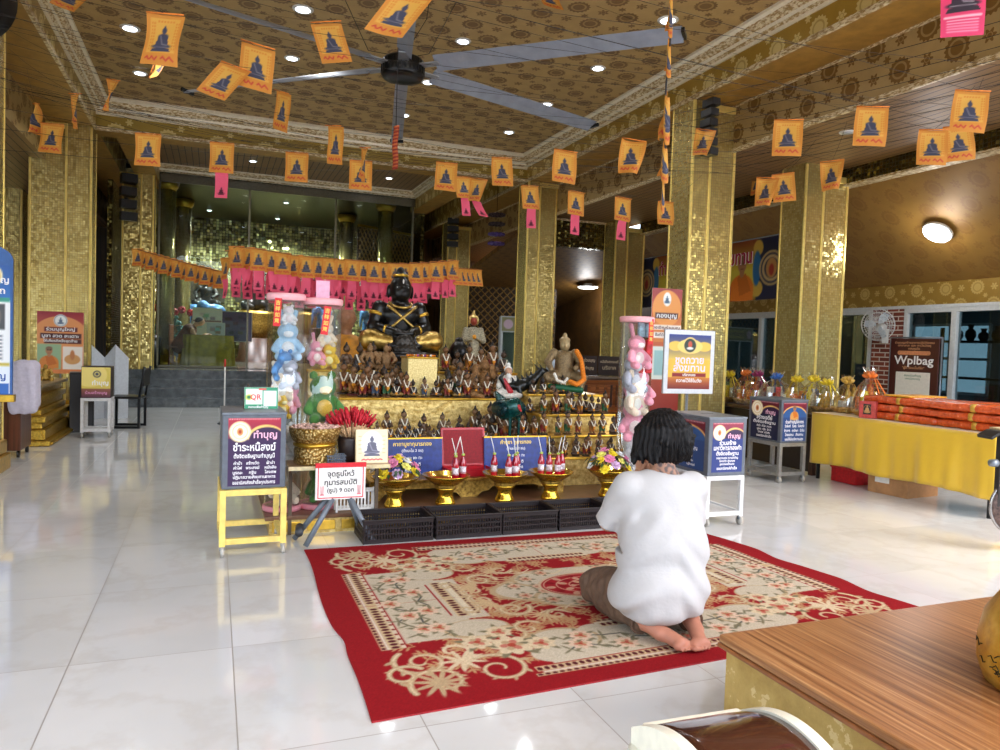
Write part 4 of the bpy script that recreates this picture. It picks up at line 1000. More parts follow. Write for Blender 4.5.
PB = [('white round-eared', bear(WH, (246, 230, 230))), ('blue round-eared', bear(BL, (200, 222, 240))), ('pink long-eared', bear(PK, (250, 226, 222), 'long')), ('cream long-eared', bear((240, 220, 196), (250, 240, 230), 'long')), ('yellow round-eared', bear(YE, (250, 230, 160))), ('grey round-eared', bear(GY, (220, 222, 230))), ('pale blue long-eared', bear((176, 208, 232), WH, 'long')), ('green round-eared', bear(GR, (236, 200, 90), belly=(240, 190, 70)))]
for (x, y, z, k, rz, rx, sc, w) in ((.53, 5.56, .19, 3, .3, 0, .95, 'at the bottom of the left tube'), (.545, 5.57, .5, 0, -.3, .1, .95, 'low in the left tube, just behind the gray box'), (.5, 5.54, .83, 4, .5, .2, .6, 'low in the left tube, half hidden by the green card'), (.575, 5.58, .85, 2, -.5, -.1, .8, 'in the lower middle of the left tube'),
        (.49, 5.53, .95, 3, .5, 0, .75, 'on the left of the left tube'), (.57, 5.53, 1.05, 5, -.2, .2, .72, 'in the middle of the left tube'), (.475, 5.56, 1.13, 1, .6, .5, .72, 'on the left of the left tube, above the cream one'), (.55, 5.58, 1.25, 6, 0, .05, .95, 'near the top of the left tube'), (.55, 5.56, 1.5, 0, .1, 0, .5, 'uppermost in the left tube'),
        (.83, 5.6, .19, 7, .2, 0, .95, 'at the bottom of the green toy tube'), (.84, 5.6, .49, 5, .2, 0, .9, 'above the bottom one in the right-hand tube'), (.84, 5.58, .78, 7, .15, 0, 1.25, 'largest, in the middle of the right-hand tube'), (.9, 5.6, 1.2, 4, -.4, .2, .62, 'above the big green one in the right-hand tube'), (.78, 5.6, 1.22, 2, .3, .2, .62, 'beside the yellow one in the right-hand tube'), (.86, 5.6, 1.36, 3, .1, .2, .6, 'uppermost in the right-hand tube'),
        (3.5, 5.62, .3, 0, .2, 0, 1.2, 'at the bottom of the tube behind the person'), (3.5, 5.62, .6, 2, -.2, 0, 1.15, 'low in the tube behind the person'), (3.45, 5.58, .84, 3, .4, .1, .95, 'just above the person\'s hair in the tube'), (3.55, 5.62, .92, 2, -.3, 0, 1., 'right, in the middle of the tube behind the person'), (3.44, 5.6, 1.04, 5, .3, .1, 1., 'in the middle of the tube behind the person'), (3.46, 5.56, 1.24, 2, .2, 0, .95, 'uppermost on the left of the tube behind the person')):
    n, pc = PB[k]; x -= .05 if x < .7 else .08 if x < 1 else 0; sc *= .92 if x < 1 else 1
    if not isinstance(pc, bpy.types.Object): PB[k] = (n, plush(n+' plush toy '+w, pc, .0115, (x, y, z), rz, sc, rx))
    else: dup(pc, (x, y, z), (rx, 0, rz), n+' plush toy '+w, None, sc)
m = MB()
for s in (-1, 1): m.bb((.0+s*.045-.035, -.02, 0), (s*.045+.035, .02, .3))
t = thing('red_packet', 'pair of long red wrapped packets hanging inside the tube behind the person', 'packet', (3.55, 5.56, 1.2)); obj('wrapper', m.mesh('m', .012), M((220, 40, 56), .3, 0., .2, 30.), t)
m = MB(); m.bb((-.07, -.02, .32), (-.01, .02, .46)); m.bb((.0, -.02, .32), (.05, .02, .44)); obj('blue_sleeve', m.mesh('m', .01), M((170, 214, 232), .3, 0., .2, 30.), t)
# white little rack under the table
t = thing('white_rack', 'white slatted plastic rack on the platform behind the easel sign', 'rack', (1.0, 5.42, .14)); m = MB()
for z in (.02, .15): m.box((0, -.04, z), (.3, .01, .015)); m.box((0, .04, z), (.3, .01, .015))
for i in range(12): m.box((-.14+.0255*i, -.04, .085), (.011, .008, .13))
obj('slats', m, WHITE, t)
for x in (-.145, .145):
    for y in (-.045, .045): obj('post', bx((x, y, .08), (.014, .014, .16)), WHITE, t)
# ------------------------------------------------------------- easel sign
STEEL = M((132, 140, 148), .35, .5, .08); GREYP = M((112, 120, 128), .4, .1, .06)
t = thing('easel_sign', 'white red-edged notice on a grey folding easel, in front of the side table', 'sign', (.82, 5.0, 0))
o = obj('board', bx((0, .01, .44), (.34, .014, .25), 0, .003), WHITE, t)
m = MB(); m.bb((-.172, .001, .535), (.172, .019, .566)); m.bb((-.155, .0015, .325), (.155, .003, .331)); m.bb((-.155, .0015, .331), (-.149, .003, .535)); m.bb((.149, .0015, .331), (.155, .003, .535)); obj('red_border', m, M((216, 36, 48), .45, 0., .05), t)
lettering([('จุดธูปไหว้', 0.0, .49, .05), ('กุมารสมบัติ', 0.0, .432, .05), ('(ธูป) 9 ดอก', 0.0, .378, .04)], t, M((24, 22, 26), .5, 0., 0), .0022, 'black_lettering')
m = MB()
for s in (-1, 1):
    m.box((s*.125, .002, .35), (.026, .003, .008))
    for k in (-1, 0, 1): m.cyl((s*.125+k*.006, .001, .355), (s*.125+k*.01, .001, .41), .0016, n=5)
obj('incense_drawing', m, M((232, 120, 130), .5, 0., 0), t)
for a, b in (((-.05, .02, .32), (-.23, -.02, .012)), ((.07, .02, .32), (.23, -.02, .012)), ((-.06, .06, .34), (-.28, .2, .012)), ((.06, .06, .34), (.2, .26, .012))):
    obj('leg', MB().cyl(a, b, .019, .019, 12), GREYP, t)
obj('hinge', MB().cyl((-.27, .0, .1), (-.25, .16, .1), .028, .028, 12), M((60, 62, 66), .5), t)
# ------------------------------------------------------------- donation boxes
NAVY = (24, 34, 84); SIGNW = M((242, 240, 240), .5, 0., 0); SIGNP = M((250, 190, 210), .5, 0., 0)
def monk_print(cv, cx, cy, s, robe=(214, 130, 40), skin=(176, 122, 84)):
    cv.ell(cx, cy+.25*s, .36*s, .3*s, robe); cv.rect(cx-.36*s, cy, cx+.36*s, cy+.25*s, robe); cv.poly([(cx-.14*s, cy+.5*s), (cx+.12*s, cy+.56*s), (cx+.3*s, cy+.2*s), (cx-.05*s, cy+.1*s)], (196, 104, 30))
    cv.ell(cx, cy+.58*s, .07*s, .1*s, skin); cv.ell(cx, cy+.75*s, .13*s, .17*s, skin); cv.ell(cx, cy+.84*s, .125*s, .09*s, (130, 100, 76))
    for q in (-1, 1): cv.ell(cx+q*.05*s, cy+.76*s, .018*s, .01*s, (40, 30, 26)); cv.line([(cx+q*.08*s, cy+.79*s), (cx+q*.03*s, cy+.79*s)], .012*s, (60, 44, 34))
    cv.line([(cx-.04*s, cy+.66*s), (cx+.04*s, cy+.66*s)], .015*s, (120, 66, 54)); return cv
def sign_face(w, h, top=(150, 30, 50), low=NAVY, seal=True, monk=False, band=True):
    cv = Canvas(w, h, 56, low); cv.grad(h*.55, h, low, low)
    cv.grad(h*.7, h, tuple((a+b)//2 for a, b in zip(top, low)), top)
    for i in range(22): cv.ell(w*(.03+.044*i), h*.985, w*.012, w*.012, (236, 190, 190))
    if monk:
        cv.ell(w*.5, h*.62, w*.56, h*.3, (232, 176, 90)); cv.ell(w*.5, h*.59, w*.54, h*.3, (40, 84, 140)); cv.rect(0, 0, w, h*.62, (30, 66, 120)); monk_print(cv, w*.48, h*.56, h*.4, (206, 150, 80))
    else:
        cv.ell(w*.72, h*.7, w*.36, h*.2, (240, 200, 110)); cv.ell(w*.74, h*.675, w*.35, h*.19, (52, 24, 66)); cv.rect(w*.3, h*.5, w, h*.68, low)
        cv.ell(w*.22, h*.8, w*.21, w*.21, (236, 214, 160)); cv.ell(w*.22, h*.8, w*.18, w*.18, (250, 240, 220)); cv.ring(w*.22, h*.8, w*.14, w*.015, (214, 170, 100)); cv.ell(w*.22, h*.8, w*.06, w*.08, (222, 150, 80)); cv.ell(w*.22, h*.8, w*.03, w*.04, (160, 60, 40))
    return cv
BOXG = M((98, 104, 112), .4, .15, .06)
def donation_box(t, w, d, z0, h, faces):
    """grey box with printed signs on its faces: faces = [(side, canvas, pink/white text lines)]"""
    obj('box_body', MB().bb((-w/2, -d/2, z0), (w/2, d/2, z0+h)).mesh('b', .006), BOXG, t)
    obj('lid', MB().bb((-w/2-.004, -d/2-.004, z0+h), (w/2+.004, d/2+.004, z0+h+.016)).mesh('b', .004), GREYP, t)
    obj('coin_slot', MB().bb((-.06, -.008, z0+h+.016), (.06, .008, z0+h+.018)), BLACKP, t)
    for side, cv, pl, wl in faces:
        e = obj('printed_sign', cv.mesh(), PAINT(.35), t)
        if side == 'f': e.location = (0, -d/2-.002, z0+h*.5-cv.h/2)
        else: e.location = (-w/2-.002, 0, z0+h*.5-cv.h/2); e.rotation_euler = (0, 0, -PI/2)
        if pl: lettering(pl, e, SIGNP, -.0015, 'pink_title')
        if wl: lettering(wl, e, SIGNW, -.0015, 'white_lettering')
def cart(t, w, d, h, mat, s=.03, shelf=True):
    for x in (-1, 1):
        for y in (-1, 1): obj('leg', bx((x*(w/2-s/2), y*(d/2-s/2), (h+.07)/2), (s, s, h-.07), 0, .003), mat, t)
    for z in (h-s/2, .1):
        m = MB()
        for y in (-1, 1): m.box((0, y*(d/2-s/2), z), (w-2*s, s*.9, s))
        for x in (-1, 1): m.box((x*(w/2-s/2), 0, z), (s*.9, d-2*s, s))
        obj('rail', m.mesh('r', .003), mat, t)
    if shelf: obj('shelf', bx((0, 0, .103), (w-2*s, d-2*s, .006)), mat, t)
    for x in (-1, 1):
        for y in (-1, 1):
            c = obj('caster', MB().cyl((x*(w/2-s/2)-.009, y*(d/2-s/2), .036), (x*(w/2-s/2)+.011, y*(d/2-s/2), .036), .036, .036, 18), M((176, 170, 160), .4), t)
            obj('caster_fork', MB().bb((x*(w/2-s/2)-.014, y*(d/2-s/2)-.012, .045), (x*(w/2-s/2)+.014, y*(d/2-s/2)+.012, .072)), STEEL, c)
t = thing('donation_box', 'grey donation box with a purple sign on a yellow wheeled stand', 'donation box', (.245, 5.14, 0), 0, 'donation boxes'); t.rotation_euler = (0, 0, .02)
cart(t, .41, .52, .43, M((236, 206, 110), .4, 0., .1, 12.), .038, False)
cv = sign_face(.32, .435, (180, 40, 60), (54, 28, 72))
donation_box(t, .39, .48, .433, .475, [('f', cv, [('ทำบุญ', .065, .325, .06)], [('ชำระหนี้สงฆ์', 0, .245, .066, .26), ('ตั้งจิตอธิษฐานทำบุญนี้', 0, .19, .036, .25), ('ค่าน้ำ', -.1, .145, .026), ('ค่าไฟ', -.1, .115, .026), ('บูรณะ', -.1, .085, .026), ('ปฏิมา', -.1, .055, .026), ('สร้างวัด', -.01, .145, .026), ('พระสงฆ์', -.01, .115, .026), ('กฐิน', -.01, .085, .026), ('ถวายสังฆทาน', -.0, .055, .026), ('ผ้าป่า', .1, .145, .026), ('หนังสือ', .1, .115, .026), ('โลงศพ', .1, .085, .026), ('อาหาร', .1, .055, .026), ('ขออานิสงส์จงสำเร็จทุกประการ', 0, .02, .03, .26)])])
t = thing('payment_card', 'green and white payment card standing on the left donation box', 'card', (.3, 5.15, .924)); t.rotation_euler = (-.1, 0, .03)
cv = Canvas(.215, .145, 50, (22, 140, 96)); cv.rect(.008, .03, .115, .135, (246, 240, 226)); cv.rect(.122, .018, .206, .122, (248, 248, 246)); cv.ell(.028, .078, .022, .02, (210, 216, 80)); cv.ell(.028, .078, .012, .011, (30, 120, 60)); cv.rect(.09, .126, .14, .138, (220, 70, 60))
obj('card', bx((0, .003, .0725), (.217, .004, .147)), WHITE, t); obj('print', cv.mesh(), PAINT(.3), t)
lettering([('QR', -.035, .078, .05)], t, M((226, 60, 70), .5, 0., 0), -.0012, 'red_lettering'); lettering([('สแกนเพื่อทำบุญ', -.02, .012, .02)], t, SIGNW, -.0012)
figurine_small = [('c', (0, 0, .0), (0, 0, .045), .018, .014, .01), ('e', (0, 0, .07), (.016, .016, .018), .006), ('e', (0, 0, .092), (.008, .008, .01), .006)]
t = thing('small_statuette', 'tiny dark statuette peeping over the green payment card', 'statuette', (.22, 5.28, .925)); obj('figure', body(figurine_small+[('c', (.02, -.005, .04), (.0, -.02, .03), .007, .006, .005), ('c', (-.02, -.005, .04), (0, -.02, .03), .007, .006, .005)], .004), M((60, 44, 34), .4), t, (0, 0, .06)); obj('base', MB().lathe([(.03, 0), (.03, .05), (.022, .062)], 14), M((70, 46, 30), .4), t)
t = thing('donation_box', 'grey donation box with blue signs on a white wheeled stand, just right of the person', 'donation box', (3.87, 5.06, 0), 0, 'donation boxes')
cart(t, .37, .56, .41, M((222, 222, 220), .4, 0., .05), .035)
c1 = sign_face(.30, .40, (150, 40, 60), (26, 48, 116)); c2 = sign_face(.46, .40, (120, 24, 40), (22, 30, 70), monk=True)
donation_box(t, .37, .56, .412, .46, [('f', c1, [('ทำบุญ', .06, .29, .05)], [('ร่วมสร้าง', 0, .235, .046), ('มหาวิหารทองคำ', 0, .195, .05, .27), ('ตั้งจิตอธิษฐาน', 0, .15, .04, .22), ('ขอความสุข ความเจริญ', 0, .115, .024), ('โชคลาภ เงินทอง', 0, .09, .024), ('สุขภาพแข็งแรง', 0, .065, .024), ('ขออานิสงส์สำเร็จ', 0, .03, .03, .2)]),
    ('l', c2, [], [('ร่วมทำบุญ', .06, .175, .04), ('ค่าน้ำ', .06, .14, .026), ('ค่าไฟ', .06, .105, .026), ('บูรณะ', .06, .07, .026), ('ปฏิสังขรณ์', .06, .035, .026)])])
t = thing('donation_box', 'grey donation box on a bare steel stand, left of the yellow table', 'donation box', (5.94, 6.5, 0), 0, 'donation boxes'); t.rotation_euler = (0, 0, .03)
cart(t, .38, .5, .44, M((160, 160, 156), .35, .6, .08), .04)
c1 = sign_face(.33, .42, (130, 26, 40), (24, 56, 112), monk=True); c2 = sign_face(.42, .42, (110, 24, 40), (24, 30, 60))
donation_box(t, .38, .5, .442, .46, [('f', c1, [], [('ร่วมทำบุญใส่บาตร', 0, .21, .046, .26), ('วันจันทร์   วันพุธ   วันพฤหัส', 0, .165, .038, .28), ('ข้าวสาร   ยารักษา   น้ำดื่ม', 0, .115, .038, .29), ('ไทยธรรม   สังฆทาน', 0, .07, .038, .26), ('ขอให้มีแต่ความสุข', 0, .02, .038, .26)]),
    ('l', c2, [('ทำบุญ', .09, .3, .06)], [('สร้างเจดีย์', 0, .235, .06), ('ตั้งจิตอธิษฐาน', 0, .185, .044, .34), ('ค่าน้ำ  ค่าไฟ  อาหาร', 0, .14, .03), ('บูรณะ  กฐิน  ผ้าป่า', 0, .105, .03), ('โลงศพ  หนังสือ', 0, .07, .03), ('ขออานิสงส์สำเร็จ', 0, .03, .034)])])
# ================================================================= right side: yellow table, hampers, robe parcels
SATIN = None
g = NG('yellow_satin'); g.bump(g.noise(g.obj(), 9., 3.), .12, .03); SATIN = g.out((232, 188, 44), .32, .0, Sheen_Weight=.4)
t = thing('banquet_table', 'long black-legged table under the yellow satin cloth, right side of the hall', 'table', (6.8, 5.42, 0))
obj('table_top', bx((0, 0, .735), (.72, 2.1, .03), 0, .004), M((60, 50, 44), .5), t)
for x in (-.31, .31):
    for y in (-1.0, 1.0):
        obj('leg', MB().cyl((x, y, 0), (x, y, .72), .022, .022, 12), BLACKP, t)
def cloth_strip(pts, z0, z1, n, amp, name='front'):
    """hanging cloth along a path of floor points, rippled"""
    P = [Vector((x, y, 0)) for x, y in pts]; L = [0]
    for a, b in zip(P, P[1:]): L.append(L[-1]+(b-a).length)
    U = np.linspace(0, L[-1], n); vs = []; ny = 14
    for j in range(ny):
        f = j/(ny-1)
        for u in U:
            k = min(max(0, int(np.searchsorted(L, u)-1)), len(P)-2); a, b = P[k], P[k+1]; s = (u-L[k])/max(1e-6, L[k+1]-L[k]); q = a.lerp(b, s); d = (b-a).normalized(); nr = Vector((d.y, -d.x, 0))
            w = amp*(1-f)*(math.sin(u*9.)+.5*math.sin(u*23.+1)+.3*math.sin(u*41.))
            q = q+nr*(w+.03*(1-f)*0); vs.append((q.x, q.y, z0+(z1-z0)*f+.012*(1-f)*math.sin(u*6.+.4)))
    i = np.arange(n*ny).reshape(ny, n); F = np.stack([i[:-1, :-1], i[:-1, 1:], i[1:, 1:], i[1:, :-1]], -1).reshape(-1, 4)
    return np.array(vs), F
V, F = cloth_strip([(7.18, 6.5), (6.43, 6.5), (6.41, 4.34), (7.18, 4.34)], .19, .757, 160, .022)
t = thing('tablecloth', 'yellow satin cloth draped over the long table', 'tablecloth', (0, 0, 0))
o = obj('skirt', grid_mesh(V, F), SATIN, t); sm = o.modifiers.new('thickness', 'SOLIDIFY'); sm.thickness = .004
obj('top_sheet', MB().bb((6.42, 4.35, .752), (7.18, 6.49, .758)).mesh('s'), SATIN, t)
# boxes under the table
t = thing('cardboard_box', 'brown cardboard box with a white label under the yellow table', 'box', (6.72, 5.5, 0), .1)
obj('carton', bx((0, 0, .11), (.5, .44, .22), 0, .004), M((178, 130, 84), .7, 0., .1, 10.), t); obj('tape', bx((0, 0, .2205), (.505, .05, .002)), M((206, 178, 130), .4), t); obj('shipping_label', bx((-.251, .06, .15), (.002, .16, .07)), WHITE, t)
t = thing('red_crate', 'red plastic box under the left end of the yellow table', 'box', (6.75, 6.12, 0)); obj('crate_body', bx((0, 0, .08), (.4, .34, .16), 0, .01), M((196, 30, 36), .4), t); obj('rim', bx((0, 0, .165), (.42, .36, .02), 0, .006), M((206, 40, 44), .4), t)
# folded robes in clear wrap: two columns, three high
g = NG('orange_wrapped_robe'); p_ = g.obj(); n_ = g.noise(p_, 22., 4., .7); g.bump(n_, .7, .01)
ROBE = g.out(g.ramp(n_, [(.3, (176, 60, 24)), (.62, (226, 98, 44)), (.76, (244, 176, 140))]), .22, 0., Coat_Weight=.5)
def pack(label, loc, rz, first=[None]):
    if first[0] is None:
        t = thing('robe_parcel', label, 'wrapped robe', loc, rz, 'wrapped orange robes on the yellow table'); first[0] = t
        obj('folded_robe', body([('b', (0, 0, .04), (.28, .44, .036), .03, .01), ('e', (0, 0, .05), (.24, .38, .042), .04)], .014, disp=lambda Q: .003*np.sin(Q[:, 1]*34+Q[:, 0]*20)), ROBE, t)
        obj('ribbon', body([('b', (0, 0, .042), (.285, .03, .04), .02, .01)], .01), M((206, 160, 60), .4, .3), t)
        return t
    return dup(first[0], loc, rz, label)
lv = ['bottom', 'middle', 'top']
for c, (x, y, w) in enumerate(((6.83, 5.46, 'left'), (6.81, 4.66, 'right'))):
    for k in range(3): pack('orange wrapped robe parcel, %s of the %s stack on the yellow table' % (lv[k], w), (x+RND.uniform(-.02, .02), y+RND.uniform(-.02, .02), .76+.083*k), RND.uniform(-.04, .04))
t = thing('yellow_sash', 'flat yellow cloth band across the left stack of robe parcels', 'cloth', (6.83, 5.5, 1.013)); obj('band', body([('b', (0, 0, .006), (.27, .16, .008), .006, .01)], .008), M((236, 170, 40), .45, 0., .15, 20.), t); obj('emblem', MB().lathe([(.05, .014), (.03, .017), (0, .018)], 20), M((206, 120, 30), .4), t)
# dark side table behind the donation boxes, with the hampers on it
t = thing('side_table', 'dark wooden table behind the donation boxes carrying the gift hampers', 'table', (6.9, 8.0, 0))
obj('table_top', bx((0, -.1, .7), (.75, 2.7, .04), 0, .006), DWOOD, t); obj('panel', bx((-.3, -.1, .35), (.03, 2.6, .64)), M((34, 22, 16), .5), t)
for x in (-.32, .3):
    for y in (-1.4, 1.2): obj('leg', bx((x, y, .34), (.06, .06, .68)), DWOOD, t)
WRAP = glass_mat('cellophane', (246, 246, 240), .2)
def hamper(label, loc, rz, h, w, goods, bow, tray=(190, 150, 90), seed=0, peak=True, col2=None):
    t = thing('gift_hamper', label, 'gift hamper', loc, rz, 'cellophane gift hampers'); r = random.Random(seed)
    obj('basket', MB().lathe([(w*.36, 0), (w*.46, .04), (w*.48, .07), (w*.44, .068), (w*.34, .02), (0, .02)], 22), M(tray, .6, 0., .3, 60.), t)
    for i in range(goods[0]):
        a = i*2.4+seed; d = w*.3*math.sqrt((i+.4)/goods[0]); c = goods[1][i % len(goods[1])]; hh = h*r.uniform(.42, .72)*(1.15-d/w); k = i % 3
        m = MB(); x, y = d*math.cos(a), d*math.sin(a)
        if k == 0: m.lathe([(.03, .03), (.034, .04), (.034, hh*.7), (.014, hh*.85), (.014, hh), (0, hh)], 14, (x, y, 0))
        elif k == 1: m.box((x, y, .03+hh*.42), (.075, .055, hh*.84), a)
        else: m.lathe([(.04, .03), (.042, .035), (.042, hh*.72), (.036, hh*.76), (0, hh*.77)], 16, (x, y, 0))
        obj(['bottle', 'carton', 'tin'][k], m.mesh('g', .004 if k == 1 else 0), M(c, .35, 0., .25, 50.), t)
    n = 30; prof = []; m = MB(); vs = []; fs = []
    R0 = random.Random(seed+5); wr = [R0.uniform(.9, 1.1) for _ in range(n)]
    zz = [.0, .15, .4, .62, .76, .82, .9, 1.] if peak else [0, .2, .5, .8, .95]
    rr = [.5, .53, .5, .36, .16, .06, .16, .24] if peak else [.5, .53, .5, .42, .25]
    for z, q in zip(zz, rr):
        for i in range(n):
            an = 2*PI*i/n; k = 1+.05*math.sin(i*2.1+z*9)+.03*(i % 2); vs.append((q*w*k*wr[i]*math.cos(an), q*w*k*wr[i]*math.sin(an)*.8, .008+z*h*(1+(.04*math.sin(i*1.7) if z > .85 else 0))))
    for j in range(len(zz)-1):
        for i in range(n): fs.append((j*n+i, j*n+(i+1) % n, (j+1)*n+(i+1) % n, (j+1)*n+i))
    m.add(vs, fs); obj('cellophane', m, WRAP, t)
    b = MB(); zb = h*.8 if peak else h*.95
    for i in range(11):
        a = i*2.399; T = Matrix.Translation((0, 0, zb)) @ Matrix.Rotation(a, 4, 'Z') @ Matrix.Rotation(-.3-.09*i, 4, 'Y')
        b.ball((.05, 0, 0), (.045, .022, .02), 10, 6, T)
    for s in (-1, 1): b.add([(s*.01, -.06, zb), (s*.03, -.06, zb), (s*.08, -w*.4, zb-.16), (s*.05, -w*.41, zb-.17)], [(0, 1, 2, 3)])
    obj('bow', b, M(bow, .4, 0., .15, 40.), t)
    return t
OR_, YL_, RD_, BL_, WT_, PU_, GN_, GD_ = (230, 120, 40), (244, 206, 40), (190, 44, 40), (60, 110, 190), (236, 232, 224), (150, 40, 90), (70, 130, 70), (214, 170, 70)
hampers = [(729, 8.9, .44, .38, (10, [YL_, GN_, RD_, WT_]), YL_, 'with a yellow bow, leftmost of the hampers'), (745, 8.5, .48, .34, (10, [OR_, GD_, OR_, RD_]), OR_, 'full of orange packets, second hamper from the left'),
    (757, 8.1, .48, .36, (10, [OR_, PU_, RD_, GD_]), PU_, 'with a purple flower, third hamper from the left'), (776, 7.7, .46, .42, (11, [WT_, BL_, RD_, WT_]), BL_, 'of white and blue goods with a blue bow, above the steel-stand box'),
    (796, 7.3, .44, .32, (8, [GD_, OR_, WT_]), YL_, 'with gold packets, behind the right edge of the steel-stand box')]
for i, (px, Y, h, w, gd, bow, lb) in enumerate(hampers):
    q = AX(px, 400, 6.85); hamper('gift hamper '+lb, (q.x, q.y, .722), RND.uniform(0, 3), h, w, gd, bow, seed=i)
for i, (px, h, w, gd, bow, lb) in enumerate(((812, .46, .3, (8, [YL_, BL_, WT_, YL_]), YL_, 'with blue and yellow bottles, behind the right corner of the steel-stand box'), (826, .42, .34, (8, [GD_, WT_, YL_]), YL_, 'with a yellow ribbon, just left of the gold foil hamper'), (846, .42, .36, (9, [GD_, GD_, WT_]), GD_, 'full of gold foil, on the left end of the yellow table'), (868, .52, .36, (9, [OR_, RD_, YL_, OR_]), OR_, 'with a big orange bow, behind the red framed box'))):
    q = AX(px, 415, (6.9, 6.95, 6.85, 6.78)[i]); hamper('gift hamper '+lb, (q.x, q.y, .762 if i > 1 else .722), RND.uniform(0, 3), h, w, gd, bow, seed=i+20)
q = AZ(866, 419, .762)
t = thing('amulet_box', 'red box with a small dark framed picture, on the yellow table', 'box', (6.5, AX(868, 415, 6.5).y, .762), -1.2)
obj('box_case', bx((0, 0, .09), (.17, .06, .18), 0, .006), M((196, 76, 70), .45, 0., .15, 30.), t); cv = Canvas(.08, .11, 36, (30, 26, 28)); cv.ring(.04, .055, .04, .006, (150, 110, 60)); buddha(cv, .04, .02, .075, (196, 150, 90)); obj('picture', cv.mesh(), PAINT(.3), t, (0, -.0315, .04))
# wplbag board
t = thing('brown_sign', 'dark brown Wplbag sign board standing before the window, behind the robe parcels', 'sign', (9.3, 7.55, 0), -1.5)
obj('board', bx((0, .012, 1.2), (.74, .02, 1.0), 0, .006), M((70, 22, 20), .4, 0., .08), t)
m = MB()
for x in (-.39, .39): m.cyl((x, .03, 0), (x, .03, 1.72), .012, .012, 10)
for z in (.45, 1.715): m.cyl((-.39, .03, z), (.39, .03, z), .012, .012, 10)
m.bb((-.4, -.12, 0), (-.37, .18, .02)); m.bb((.37, -.12, 0), (.4, .18, .02)); obj('stand_frame', m, STEEL, t)
lettering([('Wplbag', 0, 1.385, .17, .6)], t, SIGNW, .0, 'white_name'); lettering([('ร่วมบุญสร้างอาคารปฏิบัติธรรม', 0, 1.64, .04, .6), ('เสนาสนะ และ ถาวรวัตถุ', 0, 1.6, .04, .5), ('กองทุนวัด', 0, 1.555, .045), ('"ผู้ให้ ย่อมเป็นที่รัก"', 0, 1.28, .045)], t, M((206, 150, 110), .5, 0., 0), .0, 'tan_lettering')
obj('tan_pill', MB().prism([(.22*math.copysign(1, math.cos(a))+.03*math.cos(a), .03*math.sin(a)) for a in np.linspace(0.01, 2*PI, 25)[:-1]], .002, Matrix.Translation((0, .0, 1.495)) @ XZ), M((214, 140, 96), .5), t)
obj('code_panel', bx((0, .0, .97), (.52, .006, .5), 0, .002), M((232, 226, 214), .5, 0., .03), t); lettering([('สแกนร่วมทำบุญ', 0, 1.17, .04), ('ขออนุโมทนาบุญ', 0, 1.125, .036)], t, M((90, 130, 100), .5, 0., 0), -.0035, 'green_lettering')
# wall fan on the brick pier
t = thing('wall_fan', 'white wall fan with a round wire guard on the brick pier', 'fan', (10.42, 9.0, 1.78), PI/2+.35)
obj('bracket', MB().bb((-.05, -.0, -.12), (.05, .05, .12)).mesh('b', .01), WHITE, t, (0, 0, 0)); obj('arm', MB().tube([(0, .02, 0), (0, .12, .02), (0, .2, .1)], .03, 10), WHITE, t)
obj('motor', MB().lathe([(0, 0), (.07, .01), (.085, .06), (.07, .13), (.03, .15)], 20, T=Matrix.Translation((0, .14, .14)) @ Matrix.Rotation(-PI/2-.15, 4, 'X')), WHITE, t)
gm = MB(); A = Matrix.Translation((0, .33, .17)) @ Matrix.Rotation(-PI/2-.15, 4, 'X')
for R_, z_ in ((.26, 0), (.26, .03), (.2, .055), (.12, .07), (.05, .075), (.2, -.03), (.12, -.05)): gm.tube([A @ Vector((R_*math.cos(a), R_*math.sin(a), z_)) for a in np.linspace(0, 2*PI, 29)[:-1]], .004, 5, True)
for k in range(36):
    a = 2*PI*k/36; gm.tube([A @ Vector((r_*math.cos(a), r_*math.sin(a), z_)) for r_, z_ in ((.04, .075), (.12, .07), (.2, .055), (.26, .015), (.2, -.03), (.1, -.055))], .0022, 4)
obj('wire_guard', gm, M((222, 222, 220), .4, .2, 0), t)
for k in range(3):
    T = A @ Matrix.Rotation(k*2*PI/3, 4, 'Z') @ Matrix.Rotation(.35, 4, 'X'); obj('blade', MB().prism([(.03, -.02), (.12, -.08), (.22, -.07), (.23, .02), (.14, .05), (.03, .02)], .004, T), M((196, 206, 214), .4), t)
# framed notice on a stand and the red roll-up behind it
t = thing('framed_notice', 'framed blue and gold notice on a thin stand, in front of the right column', 'sign', (4.57, 6.3, 0), -.05)
obj('frame', bx((0, .015, 1.3), (.6, .03, .66), 0, .008), M((206, 208, 212), .3, .3, .04), t)
cv = Canvas(.5, .56, 70, (226, 180, 60)); cv.grad(.3, .56, (222, 186, 80), (34, 50, 128)); cv.grad(.0, .12, (110, 24, 20), (196, 120, 40))
cv.ell(.08, .44, .09, .05, (232, 190, 80)); cv.ell(.42, .44, .09, .05, (232, 190, 80)); cv.ell(.25, .44, .15, .075, (240, 206, 110)); cv.ell(.25, .45, .085, .085, (230, 200, 120)); cv.ell(.25, .45, .07, .07, (40, 56, 44)); cv.ell(.25, .46, .025, .035, (190, 80, 50)); cv.ell(.25, .42, .04, .014, (230, 226, 220))
cv.rect(.05, .125, .45, .165, (130, 20, 26)); obj('print', cv.mesh(), PAINT(.3), t, (0, -.0018, 1.02))
lettering([('ชุดถวาย', 0, 1.315, .105, .34), ('สังฆทาน', 0, 1.235, .105, .38), ], t, M((250, 214, 226), .4, 0., 0), -.003, 'pink_title'); lettering([('บริจาคของ', 0, 1.165, .036), ('ถวายไว้ใช้ในวัด', 0, 1.105, .046, .3)], t, SIGNW, -.003)
